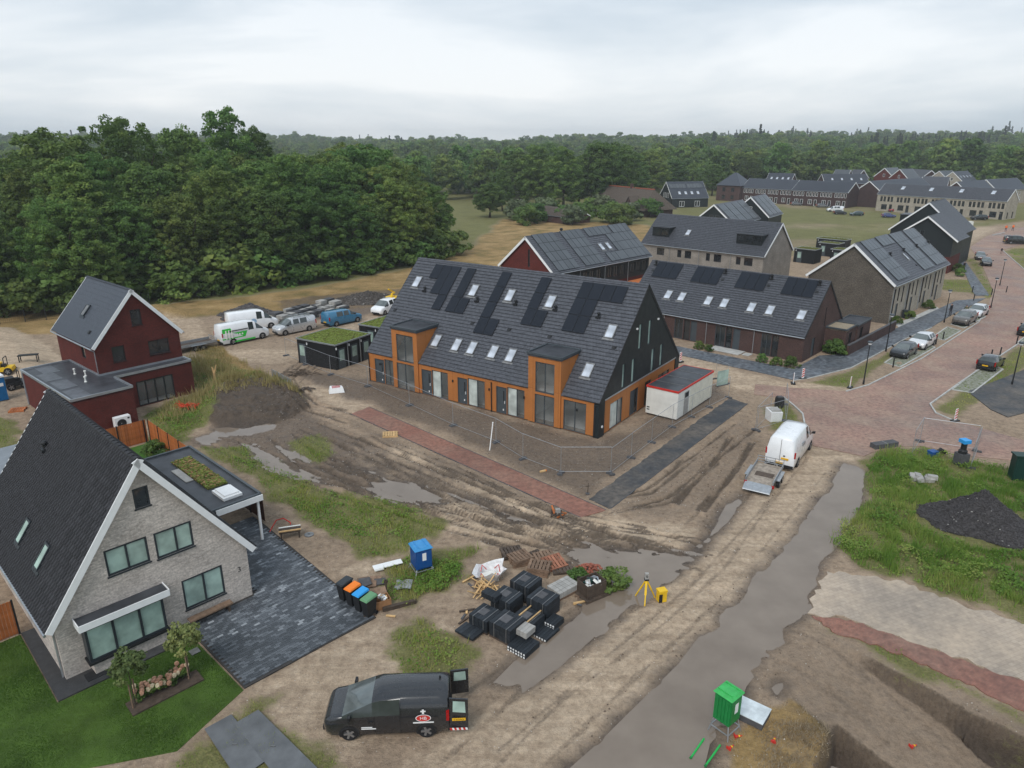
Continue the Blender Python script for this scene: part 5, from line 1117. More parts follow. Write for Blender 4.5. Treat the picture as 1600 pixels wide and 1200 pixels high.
def crown(name, seed, rx, h, z0, ncl, nl, ls, mat, cr=(.9, 1.7), kind='round'):
    """clumped crown: leaf faces on many small clumps spread over an uneven volume"""
    r = np.random.default_rng(seed); d = unit(r.normal(0, 1, (ncl, 3))); d[:, 2] = np.where(d[:, 2] < -.86, -d[:, 2], d[:, 2])
    lobes = unit(r.normal(0, 1, (7, 3))); la = r.uniform(-.22, .28, 7)
    k = 1 + (np.clip(d @ lobes.T, 0, 1) ** 3 * la).sum(1)
    rad = np.clip(r.beta(2.6, 1.0, ncl), .2, 1) * k
    hz = h / 2
    if kind == 'cone':
        zz = r.uniform(0, 1, ncl) ** 1.25; an = r.uniform(0, 6.283, ncl); rr = rx * (1 - zz) * r.uniform(.55, 1, ncl)
        cc = np.stack([rr * np.cos(an), rr * np.sin(an), z0 + zz * h], 1); crr = r.uniform(*cr, ncl) * (1.1 - zz * .75)
    else:
        cc = d * rad[:, None] * np.array([rx, rx, hz * .98]); cc[:, :2] *= np.where(cc[:, 2:3] < 0, 1.08, 1.0); cc[:, 2] += z0 + hz; crr = r.uniform(*cr, ncl)
    ci = np.repeat(np.arange(ncl), nl); dn = unit(r.normal(0, 1, (len(ci), 3)) + unit(cc - np.array([0, 0, z0 + hz * .7]))[ci] * .55)
    flat = np.array([1, 1, .72]); pos = cc[ci] + dn * flat * (crr[ci] * r.uniform(.55, 1.08, len(ci)))[:, None]
    tint = np.clip(.5 + r.normal(0, .2, ncl)[ci] + r.normal(0, .14, len(ci)), 0, 1)
    return quads_mesh(name, leaves(pos, dn + np.array([0, 0, .25]), ls, r), tint, mat)
def trunk(name, seed, h, r0, top, spread, nb=6):
    r = random.Random(seed); mb = MB(); pts = [(0, 0, -.2)]; x = y = 0
    for k in range(1, 6):
        x += r.uniform(-.2, .2); y += r.uniform(-.2, .2); pts.append((x, y, h * k / 5))
    mb.tube(pts, [r0 * (1.25 if k == 0 else 1 - k * .15) for k in range(6)], 8)
    for k in range(nb):
        t_ = r.uniform(.45, 1); p = Vector(pts[-1]) * t_; a = k * 6.283 / nb + r.uniform(-.4, .4); e = r.uniform(.5, .9) * spread
        q = p + Vector((math.cos(a) * e * .5, math.sin(a) * e * .5, (top - h) * .35)); s_ = p + Vector((math.cos(a) * e, math.sin(a) * e, (top - h) * r.uniform(.5, .85)))
        mb.tube([p, q, s_], [r0 * .5, r0 * .3, r0 * .1], 6)
    return mb.mesh(name, True)
PROTO = []
for i, (rx, hh, z0, th_) in enumerate(((5.2, 15.6, 1.4, 17), (6.2, 17.4, 1.6, 19), (4.4, 16.4, 1.6, 18), (6.8, 16.6, 2.4, 19), (5.0, 13.8, 1.2, 15), (5.8, 19, 1.5, 20.5))):
    cm = crown('crown', 40 + i, rx, hh, z0, 380, 85, .17, T['leaf'], (.45, 1.05)); tm = trunk('trunk', i, z0 + hh * .35, .42, z0 + hh, rx); tm.materials.append(T['bark']); PROTO.append((cm, tm, max(v.co.z for v in cm.vertices) - .3))
for i in range(2):
    cm = crown('crown', 70 + i, 3.4, 19, 2.5, 90, 70, .3, T['needle'], (.7, 1.2), 'cone'); tm = trunk('trunk', 20 + i, 16, .3, 21, 1.0, 3); tm.materials.append(T['bark']); PROTO.append((cm, tm, 21.5))
def tree(x, y, height, label, group, kind=None, wide=1.0, name='deciduous_tree', cat='tree'):
    k = rnd.randrange(6) if kind is None else kind; cm, tm, th_ = PROTO[k]; s = height / th_
    t_ = thing(name, label, cat, (x, y, gz(x, y)), rnd.uniform(0, 6.28), group); t_.scale = (s * wide, s * wide, s)
    obj('trunk', tm, None, t_); obj('crown', cm, None, t_); return t_
EDGE = PX([(-260, 535), (-120, 515), (0, 503), (120, 497), (240, 480), (330, 467), (430, 454), (520, 441), (600, 427), (680, 411), (738, 396)])
def along(pts, step):
    out_ = []; acc = 0
    for a, b_ in zip(pts[:-1], pts[1:]):
        l = math.dist(a, b_); u = ((b_[0] - a[0]) / l, (b_[1] - a[1]) / l); s = acc
        while s < l: out_.append((a[0] + u[0] * s, a[1] + u[1] * s, -u[1], u[0])); s += step
        acc = s - l
    return out_
wood = 'trees of the wood left of the site'
LBL = 'broadleaf tree standing in the dense wood behind the vans'
tops = [(30, 285), (100, 218), (170, 212), (215, 238), (300, 235), (355, 232), (470, 225), (520, 215), (575, 218), (630, 224), (690, 240), (740, 268)]
def top_limit(px): return np.interp(px, [q[0] for q in tops], [q[1] for q in tops])
RN = ('foremost', 'second', 'third', 'rearmost')
for row, (dep, step, lo, hi) in enumerate(((7.0, 7.0, 13, 17), (14, 8.0, 16, 20), (22, 9, 18, 22), (30, 10, 19, 22.5))):
    for n_t, q in enumerate(along(EDGE, step)):
        x = q[0] + q[2] * dep + rnd.uniform(-1.6, 1.6); y = q[1] + q[3] * dep + rnd.uniform(-1.6, 1.6)
        px = 800 + FPX * x / (y * CT + CAMH * ST); D = math.hypot(x, y)
        mx_ = CAMH + (222 - top_limit(px)) / FPX * D
        hh = min(rnd.uniform(lo, hi), mx_ + rnd.uniform(-1.5, .3))
        tree(x, y, hh, 'broadleaf tree in the ' + RN[row] + ' row of the wood, ' + ORD[n_t] + ' from the left', wood, wide=rnd.uniform(1.0, 1.25))
for px, ty, dist, k, wd, lb in ((255, 186, 128, 3, 1.0, 'tall round dark tree rising above the wood'), (398, 174, 140, 2, .9, 'tallest slender tree rising above the wood'), (335, 199, 142, 0, .9, 'tall tree left of the slender one above the wood'), (440, 200, 150, 2, .8, 'narrow tree top just right of the slender tree'), (150, 204, 118, 1, 1.2, 'broad yellowish crowned tree at the left of the wood')):
    x = (px - 800) / FPX * dist * 1.05; hh = CAMH + (222 - ty) / FPX * dist; tree(x, dist, hh, lb, wood, k, wd)
# trees round the farm and the field edge
farm = 'trees around the farmhouse'
MID = [(815, 322, 236), (838, 326, 226), (880, 330, 228), (905, 322, 240), (930, 326, 220), (962, 322, 222), (990, 312, 240), (1015, 306, 232), (1050, 300, 246), (1085, 296, 250), (1112, 306, 252), (1165, 296, 238), (1190, 292, 236), (1225, 288, 240), (1260, 284, 244), (785, 330, 262), (765, 340, 280), (800, 300, 228), (860, 292, 222), (1030, 288, 240)]
for i, (px, gy, ty) in enumerate(MID):
    p = G(px, gy); hh = CAMH - (ty - 222) / FPX * math.hypot(p[0], p[1]); tree(p[0], p[1], hh, (('large oak like tree', 'round crowned tree')[i % 2] + ' by the thatched farmhouse, ' if px < 1040 else 'leafy tree behind the black barn and pyramid roof, ') + ORD[sorted(q[0] for q in MID if (q[0] < 1040) == (px < 1040)).index(px)] + ' from the left', farm if px < 1040 else 'trees behind the barn', None, rnd.uniform(1.15, 1.4))
# bushes
BUSHM = [crown('foliage', 90 + i, 1.3, 1.9, .1, 26, 70, .13, T['leaf'], (.35, .6)) for i in range(3)] + [crown('foliage', 95, 1.4, 2.2, .1, 28, 70, .14, T['willow'], (.35, .65))]
def bush(x, y, s, label, group=None, k=None, wide=1.0, name='shrub'):
    k = rnd.randrange(3) if k is None else k; t_ = thing(name, label, 'shrub', (x, y, gz(x, y)), rnd.uniform(0, 6.28), group); t_.scale = (s * wide, s * wide, s)
    obj('foliage', BUSHM[k], None, t_); mb = MB(); mb.tube([(0, 0, -.1), (.05, .02, .7)], [.06, .03], 6); obj('stem', mb, T['bark'], t_); return t_
for n_t, q in enumerate(along(EDGE, 3.4)):
    dp_ = 3.0 if n_t % 2 else 6.0
    if 1: bush(q[0] + q[2] * dp_ + rnd.uniform(-.8, .8), q[1] + q[3] * dp_ + rnd.uniform(-.8, .8), rnd.uniform(1.3, 2.2) if n_t % 2 else rnd.uniform(2.2, 3.2), wide=1.25, label= 'low green bush at the foot of the wood, ' + ORD[min(n_t, 38)] + ' from the left', group='undergrowth along the wood')
for i, px in enumerate(range(805, 1020, 15)):
    p = G(px, 344 + 8 * math.sin(i * 1.3)); bush(p[0], p[1], rnd.uniform(2.0, 2.7), ('rounded hedge bush' if i % 3 else 'silvery willow bush') + ' below the thatched farmhouse, ' + ORD[i] + ' from the left', 'bushes below the farmhouse', 3 if i % 3 == 0 else None, 1.1)
for i, (px, py, s) in enumerate(((1070, 322, 2.2), (1085, 318, 2.0), (1045, 322, 1.8), (1350, 295, 2.2), (1500, 300, 3), (1530, 298, 3), (1560, 296, 3))):
    p = G(px, py); bush(p[0], p[1], s, ('dark bush right of the white van by the barn', 'dark bush nearest the black barn corner', 'dark bush left of the white van by the barn', 'dark bush before the dark brick gable', 'left dark bush between the far solar roofs', 'middle dark bush between the far solar roofs', 'right dark bush between the far solar roofs')[i], 'bushes among the far houses')
for i, (px, py, s) in enumerate(((1305, 553, .75), (1297, 551, .6), (1235, 574, .5), (1190, 566, .4), (1212, 571, .42), (1092, 545, .4), (1108, 549, .35), (1400, 507, .5), (1420, 498, .5), (1450, 482, .55), (1495, 425, .7), (1500, 432, .6))):
    p = G(px, py); bush(p[0], p[1], s, 'garden bush ' + ('under the brown annex wall, the largest', 'left of the largest bush under the annex', 'at the right end of the brown terrace front', 'left of the dark glazing of the brown terrace', 'under the dark glazing of the brown terrace', 'beside the black planter box', 'right of the black planter box', 'at the near corner of the solar terrace', 'before the first door of the solar terrace', 'at the far end of the solar terrace front', 'behind the upper footpath, rear one', 'behind the upper footpath, front one')[i], 'garden bushes along the footpath')
# far wood: reads as one mass up to the horizon
r = np.random.default_rng(21); pts = []; 
n = 30000; ang_ = r.uniform(-.80, .80, n); rad = np.sqrt(r.uniform(285 ** 2, 1500 ** 2, n)); px_ = rad * np.sin(ang_); py_ = rad * np.cos(ang_)
start = np.interp(np.degrees(ang_), [-46, -20, 0, 12, 17, 22, 30, 46], [240, 235, 275, 330, 370, 400, 400, 390])
keep_ = (rad > start) & (r.random(n) < np.clip(1.5 - rad / 1100, .25, 1) * .62)
fx = fbm(px_, py_, .012); keep_ &= ~((fx > .17) & (rad < 520) & (ang_ < .25) & (ang_ > -.25))
px_, py_, rad = px_[keep_], py_[keep_], rad[keep_]; n = len(px_)
zz = np.array([gz(a, b_) for a, b_ in zip(px_, py_)]); con = (fbm(px_, py_, .006) > .11) & (rad > 760)
me = bpy.data.meshes.new('distant_wood'); me.vertices.add(n); me.vertices.foreach_set('co', np.stack([px_, py_, zz], 1).astype(np.float32).ravel())
kind = np.where(con & (r.random(n) < .8), 6 + (r.random(n) < .5), r.integers(0, 6, n)).astype(np.int32)
at = me.attributes.new('kind', 'INT', 'POINT'); at.data.foreach_set('value', kind)
hs_ = np.where(kind > 5, r.uniform(.7, 1.1, n), r.uniform(.62, 1.1, n)); hs_ = hs_ * np.clip(.95 + 1.1 * fbm(px_, py_, .009) + .5 * fbm(px_, py_, .04), .5, 1.35); hs_ = np.where((rad < 560), hs_ * .85, hs_); at = me.attributes.new('sc', 'FLOAT', 'POINT'); at.data.foreach_set('value', hs_.astype(np.float32))
at = me.attributes.new('rot', 'FLOAT', 'POINT'); at.data.foreach_set('value', r.uniform(0, 6.28, n).astype(np.float32))
# lighter crowns for the far wood, shown on real trees of the back row
FARP = []
for k in range(8):
    kk = k if k < 6 else k
    rx, hh, z0 = ((6.0, 14, 2.5), (6.8, 15, 2.5), (5.4, 16, 2.5), (7.2, 14, 3), (6, 12.5, 2), (6.2, 17, 3), (3.6, 20, 1.5), (3.3, 22, 1.5))[k]
    FARP.append(crown('far_crown', 140 + k, rx, hh, z0, 60, 34, .62, T['leaf'] if k < 6 else T['needle'], (1.1, 2.0) if k < 6 else (.8, 1.5), 'round' if k < 6 else 'cone'))
srcs = []
for k in range(8):
    p = G(700 + k * 14, 292 - k); t_ = thing('deciduous_tree' if k < 6 else 'conifer_tree', ('leafy hedgerow tree' if k < 6 else 'dark conifer') + ' far behind the dry field, ' + ORD[k] + ' from the left', 'tree', (p[0], p[1], gz(p[0], p[1])), 0, 'far hedgerow trees'); t_.scale = (.8,) * 3
    srcs.append(obj('crown', FARP[k], None, t_)); obj('trunk', PROTO[k][1], None, t_)
dw = obj('distant_wood', me); stuff(dw); dw['label'] = 'dark mixed wood rolling away to the horizon'; dw['category'] = 'wood'
ng = bpy.data.node_groups.new('distant_wood', 'GeometryNodeTree'); ng.interface.new_socket('Geometry', in_out='INPUT', socket_type='NodeSocketGeometry'); ng.interface.new_socket('Geometry', in_out='OUTPUT', socket_type='NodeSocketGeometry')
gi, go_ = ng.nodes.new('NodeGroupInput'), ng.nodes.new('NodeGroupOutput'); iop = ng.nodes.new('GeometryNodeInstanceOnPoints'); gt = ng.nodes.new('GeometryNodeGeometryToInstance')
for o_ in reversed(srcs):
    oi = ng.nodes.new('GeometryNodeObjectInfo'); oi.inputs['Object'].default_value = o_; oi.inputs['As Instance'].default_value = False; oi.transform_space = 'ORIGINAL'
    g1_ = ng.nodes.new('GeometryNodeGeometryToInstance'); ng.links.new(oi.outputs['Geometry'], g1_.inputs[0])
    if 'jn' not in globals(): jn = ng.nodes.new('GeometryNodeJoinGeometry')
    ng.links.new(g1_.outputs[0], jn.inputs[0])
def na_(nm, ty):
    q = ng.nodes.new('GeometryNodeInputNamedAttribute'); q.data_type = ty; q.inputs['Name'].default_value = nm; return q.outputs['Attribute']
cx = ng.nodes.new('ShaderNodeCombineXYZ'); ng.links.new(na_('rot', 'FLOAT'), cx.inputs[2])
ng.links.new(gi.outputs[0], iop.inputs['Points']); ng.links.new(jn.outputs[0], iop.inputs['Instance']); iop.inputs['Pick Instance'].default_value = True
ng.links.new(na_('kind', 'INT'), iop.inputs['Instance Index']); e2r = ng.nodes.new('FunctionNodeEulerToRotation'); ng.links.new(cx.outputs[0], e2r.inputs[0]); ng.links.new(e2r.outputs[0], iop.inputs['Rotation'])
ng.links.new(na_('sc', 'FLOAT'), iop.inputs['Scale']); ng.links.new(iop.outputs[0], go_.inputs[0])
md = dw.modifiers.new('wood', 'NODES'); md.node_group = ng

# ---------------------------------------------------------------- grasses and weeds
def in_poly(poly, n, r, wob=.8):
    p = np.array(poly); lo, hi = p.min(0), p.max(0); x = r.uniform(lo[0] - .4, hi[0] + .4, n); y = r.uniform(lo[1] - .4, hi[1] + .4, n)
    k = sdf(poly, x, y) + wob * 2 * fbm(x, y, .7) > 0; return x[k], y[k]
def zs_at(x, y):
    i = np.clip(np.searchsorted(xs, x) - 1, 0, len(xs) - 2); j_ = np.clip(np.searchsorted(ys, y) - 1, 0, len(ys) - 2); return Z[j_, i]
HEAPC = G(1527, 822)
def blades(name, label, polys, mat, h, wd, seed, clump=True, lean=1.0, shift=.0, amp=1.5):
    r = np.random.default_rng(seed); PP = []; TT = []
    for poly, dens, hs_ in polys:
        p = np.array(poly); n = int(np.ptp(p[:, 0]) * np.ptp(p[:, 1]) * dens); x, y = in_poly(poly, n, r, .8 if clump else .02)
        if clump: k = r.random(len(x)) < np.clip(.42 + 3.4 * fbm(x, y, 1.3), .03, 1) * np.clip(.2 + (sdf(poly, x, y) + 1.2 * fbm(x, y, .6)) / 1.6, 0, 1); k &= ~(((x - HEAPC[0]) / 3.5) ** 2 + ((y - HEAPC[1]) / 2.9) ** 2 < 1); x, y = x[k], y[k]
        z = zs_at(x, y) if clump else np.full(len(x), .0); n = len(x)
        pt = fbm(x, y, .5); hh = h * hs_ * r.uniform(.45, 1.25, n) * np.clip(1 + 1.6 * pt, .3, 2); a = r.uniform(0, 6.28, n); ln = r.uniform(.1, .55, n) * hh * lean; w_ = wd * r.uniform(.6, 1.3, n); la = r.uniform(0, 6.28, n)
        b0 = np.stack([x - np.cos(a) * w_, y - np.sin(a) * w_, z - .02], 1); b1 = np.stack([x + np.cos(a) * w_, y + np.sin(a) * w_, z - .02], 1); tp_ = np.stack([x + np.cos(la) * ln, y + np.sin(la) * ln, z + hh], 1)
        PP.append(np.stack([b0, b1, tp_], 1)); TT.append(np.clip(.42 + shift + amp * fbm(x, y, .35) + .5 * fbm(x + 40, y, 2) + r.normal(0, .14, n), 0, 1))
    o = obj(name, quads_mesh(name, np.concatenate(PP), np.concatenate(TT), mat, 3)); stuff(o); o['label'] = label; o['category'] = 'grass'; return o
def herbs(name, label, polys, mat, seed):
    r = np.random.default_rng(seed); PP = []; TT = []
    for poly, dens, hs_ in polys:
        p = np.array(poly); n = int(np.ptp(p[:, 0]) * np.ptp(p[:, 1]) * dens); x, y = in_poly(poly, n, r, .8)
        k = r.random(len(x)) < np.clip(.3 + 4.5 * fbm(x + 9, y + 4, .9), 0, 1) * np.clip(.2 + sdf(poly, x, y) / 1.2, 0, 1); k &= ~(((x - HEAPC[0]) / 3.5) ** 2 + ((y - HEAPC[1]) / 2.9) ** 2 < 1); x, y = x[k], y[k]; n = len(x)
        top = hs_ * np.clip(.45 + 2.2 * fbm(x, y, 1.0), .08, 1.2); z = zs_at(x, y) + top * r.beta(3, 1.3, n)
        PP.append(leaves(np.stack([x, y, z], 1), np.tile([0, 0, 1.0], (n, 1)), .065, r)); TT.append(np.clip(.36 + 1.4 * fbm(x, y, .4) + r.normal(0, .13, n), 0, 1))
    o = obj(name, quads_mesh(name, np.concatenate(PP), np.concatenate(TT), mat)); stuff(o); o['label'] = label; o['category'] = 'weeds'
def stones(name, label, cat, n, lo, hi, mat, seed, w_fn):
    r = np.random.default_rng(seed); x = r.uniform(-22, 24, n * 6); y = r.uniform(20, 66, n * 6); i = np.clip(np.searchsorted(xs, x) - 1, 0, len(xs) - 2); j_ = np.clip(np.searchsorted(ys, y) - 1, 0, len(ys) - 2)
    k = r.random(len(x)) < w_fn(i, j_); x, y, i, j_ = x[k][:n], y[k][:n], i[k][:n], j_[k][:n]; z = Z[j_, i]; m_ = len(x); s_ = r.uniform(lo, hi, m_) ** 1.0
    a = r.uniform(0, 6.28, m_); c_, q_ = np.cos(a) * s_, np.sin(a) * s_; tp_ = np.stack([x + r.normal(0, .2, m_) * s_, y + r.normal(0, .2, m_) * s_, z + s_ * r.uniform(.5, 1.0, m_)], 1)
    b4 = [np.stack([x + c_, y + q_, z - .02], 1), np.stack([x - q_ * .8, y + c_ * .8, z - .02], 1), np.stack([x - c_, y - q_, z - .02], 1), np.stack([x + q_ * .8, y - c_ * .8, z - .02], 1)]
    P_ = np.concatenate([np.stack([b4[e], b4[(e + 1) % 4], tp_], 1) for e in range(4)]); o = obj(name, quads_mesh(name, P_, np.zeros(len(P_)), mat, 3)); stuff(o); o['label'] = label; o['category'] = cat
okg = np.clip(1 - flat * 5, 0, 1) * A_site * (Z > -.045)
stones('pebbles', 'pale pebbles scattered over the sandy site', 'pebbles', 5200, .012, .04, mk('pebble', (.5, .47, .43), .8, .3, 9), 31, lambda i, j_: okg[j_, i] * (1 - A_g[j_, i]) * .5)
stones('soil_clods', 'dark soil clods thrown up along the tyre ruts', 'clods', 9000, .025, .085, mk('clod', (.12, .09, .068), .95, .35, 9), 32, lambda i, j_: okg[j_, i] * np.clip(A_w[j_, i] * .8 + A_r[j_, i] * .5 - .2, 0, 1))
herbs('leafy_weeds', 'leafy green herbs among the grass on both sides of the track', [(PX(GRASS['right']), 300, .5), (PX(GRASS['bluebox']), 380, .4), (PX(GRASS['strip']), 120, .3), (PX(GRASS['vanweeds']), 90, .3), (PX(GRASS['redhouse']), 120, .35), (PX(GRASS['mound']), 80, .5)], T['blade'], 8)
blades('weeds', 'tall green weeds and grass on the right of the sandy track', [(PX(GRASS['right']), 330, 1.0)], T['blade'], .45, .022, 1)
blades('weeds', 'patchy weeds over the muddy ground left of the terrace', [(PX(GRASS[k]), d_, s_) for k, d_, s_ in (('strip', 170, .75), ('islet', 200, .7), ('bluebox', 300, .8), ('vanweeds', 190, .8), ('redhouse', 150, .8), ('corner', 190, .45), ('fencecorner', 200, .8), ('leftbit', 120, .6), ('redpath', 160, .35))], T['blade'], .36, .02, 2, shift=.14)
blades('dry_grass', 'dry straw coloured grass on the soil mound and by the pit', [(PX([(305, 645), (335, 600), (400, 590), (455, 600), (482, 630), (440, 622), (390, 616), (345, 628)]), 240, 1.1), (PX(GRASS['mound']), 110, 1.6), (PX(DRYW['rear']), 60, 1.2)], T['straw'], .5, .03, 3)
blades('straw_litter', 'flattened pale straw beside the pit', [(PX(DRYW['straw']), 900, 1)], leaf_mat('straw_litter', (.24, .19, .125), (.37, .295, .20), (.50, .41, .29), .3), .14, .016, 13, lean=2.5, shift=.2)
blades('verge_grass', 'short rough grass of the street verges', [(PX(p), 70, .5) for p in VERGE], T['blade'], .25, .035, 4)
blades('lawn_grass', 'mown lawn around the grey brick house', [(sheets['lawn'], 1500, 1)], T['lawn'], .05, .012, 5, False, amp=2.6)
sheet('lawn', sheets['lawn'], mk('lawn_soil', (.055, .10, .015), .95, .35, .8), .0, .06)
sheet('artificial_turf', sheets['turf'], mk('turf', (.05, .13, .02), .95, .2, 2), .01, .06)
# ================================================================ vehicles
KIND = {  # stations front -> rear: x, z_bottom, z_belt, z_top, half width at belt, half width at roof ; glass flags per interval
 'caddy': dict(wb=2.97, wx=(-1.42, 1.55), r=.33, st=[(2.58, .42, .58, .62, .46, .36), (2.54, .34, .76, .82, .70, .58), (2.43, .26, .92, .98, .83, .72), (2.22, .22, 1.01, 1.07, .90, .80), (1.80, .22, 1.06, 1.12, .92, .83), (.64, .22, 1.10, 1.72, .92, .74), (.34, .22, 1.11, 1.81, .92, .75), (-.42, .22, 1.12, 1.83, .92, .73), (-.50, .22, 1.12, 1.83, .92, .73), (-1.9, .22, 1.12, 1.82, .92, .73), (-2.24, .25, 1.12, 1.80, .92, .72), (-2.3, .3, 1.1, 1.74, .90, .70)], gl=['', '', '', '', 't', 's', 's', '', '', '', '']),
 'master': dict(wb=3.68, wx=(-1.75, 1.93), r=.36, st=[(2.95, .42, .72, .80, .72, .6), (2.85, .3, .98, 1.08, .92, .8), (2.6, .24, 1.14, 1.24, .98, .86), (2.15, .24, 1.3, 1.38, 1.0, .88), (1.25, .24, 1.42, 2.25, 1.0, .80), (.95, .24, 1.42, 2.42, 1.0, .80), (.3, .24, 1.42, 2.50, 1.0, .82), (.2, .24, 1.42, 2.5, 1.0, .82), (-2.4, .24, 1.42, 2.5, 1.0, .82), (-2.95, .26, 1.42, 2.46, 1.0, .80), (-3.02, .3, 1.4, 2.40, .98, .78)], gl=['', '', '', 't', '', 's', '', '', '', '']),
 'vito': dict(wb=3.2, wx=(-1.5, 1.7), r=.33, st=[(2.55, .4, .66, .72, .68, .56), (2.45, .28, .86, .95, .88, .76), (2.15, .22, 1.0, 1.08, .94, .82), (1.6, .22, 1.1, 1.17, .95, .84), (.75, .22, 1.18, 1.78, .95, .74), (.5, .22, 1.19, 1.86, .95, .75), (-.25, .22, 1.2, 1.9, .95, .77), (-.4, .22, 1.2, 1.9, .95, .77), (-1.3, .22, 1.2, 1.9, .95, .77), (-2.4, .24, 1.2, 1.87, .95, .76), (-2.52, .3, 1.18, 1.78, .93, .74)], gl=['', '', '', 't', '', 's', '', 's', '', 'r']),
 'hatch': dict(wb=2.5, wx=(-1.2, 1.3), r=.31, st=[(1.98, .38, .55, .60, .62, .5), (1.9, .24, .68, .75, .78, .66), (1.6, .2, .80, .86, .84, .72), (1.0, .2, .90, .95, .86, .74), (.25, .2, .95, 1.38, .86, .60), (.05, .2, .95, 1.43, .86, .60), (-.45, .2, .96, 1.46, .86, .62), (-.55, .2, .96, 1.46, .86, .62), (-1.25, .2, .98, 1.42, .85, .60), (-1.45, .2, .98, 1.36, .85, .58), (-1.86, .22, .98, 1.06, .82, .62), (-1.98, .34, .72, .76, .74, .6)], gl=['', '', '', 't', '', 's', '', 's', '', 't', '']),
 'suv': dict(wb=2.7, wx=(-1.3, 1.4), r=.35, st=[(2.2, .42, .66, .72, .68, .56), (2.1, .28, .84, .92, .86, .74), (1.8, .24, .96, 1.03, .91, .8), (1.15, .24, 1.04, 1.1, .93, .82), (.4, .24, 1.08, 1.58, .93, .68), (.2, .24, 1.08, 1.64, .93, .68), (-.4, .24, 1.1, 1.68, .93, .70), (-.5, .24, 1.1, 1.68, .93, .70), (-1.4, .24, 1.12, 1.64, .92, .68), (-1.65, .24, 1.12, 1.58, .92, .66), (-2.1, .26, 1.12, 1.2, .9, .7), (-2.2, .38, .8, .86, .82, .68)], gl=['', '', '', 't', '', 's', '', 's', '', 't', '']),
}
PAINT = {}
T['glass_screen_sheen'] = glass('windscreen_glass_sheen', (.12, .14, .14), .03)  # paler than the other car glass: reflected light painted into its colour
def paint(c, metal=.0, rough=.3):
    if c not in PAINT: PAINT[c] = mk('car_paint', c, rough, .06, 1.0, metal, coat=1.0)
    return PAINT[c]
_wm = {}
def wheel_meshes(r):
    if r not in _wm:
        ty = MB(); ty.lathe([(r * .68, -.1), (r * .9, -.11), (r, -.08), (r, .08), (r * .9, .11), (r * .68, .1)], 22, 0, (0, 0, 0), 'y')
        rm = MB(); rm.lathe([(r * .70, .05), (r * .68, .108), (r * .61, .108), (r * .58, .075), (.0, .075)], 20, 0, (0, 0, 0), 'y')
        for k in range(5):
            a = k * 2 * math.pi / 5; d = Vector((math.cos(a), 0, math.sin(a))); rm.bar(d * .05 + Vector((0, .09, 0)), d * r * .64 + Vector((0, .095, 0)), .085, .035, 1, (0, 1, 0))
        rm.lathe([(r * .16, .07), (r * .16, .112), (0, .115)], 12, 1, (0, 0, 0), 'y')
        a_, b_ = ty.mesh('tyre', True), rm.mesh('rim', 30); a_.materials.append(T['rubber']); b_.materials.append(T['black']); b_.materials.append(T['rim']); _wm[r] = (a_, b_)
    return _wm[r]
def add_wheel(parent, x, y, r, side):
    o = bpy.data.objects.new('wheel', None); C.objects.link(o); o.parent = parent; o.location = (x, y, r); o.empty_display_size = .2
    if side < 0: o.rotation_euler = (0, 0, math.pi)
    t_, m_ = wheel_meshes(r); obj('tyre', t_, None, o); obj('rim', m_, None, o)
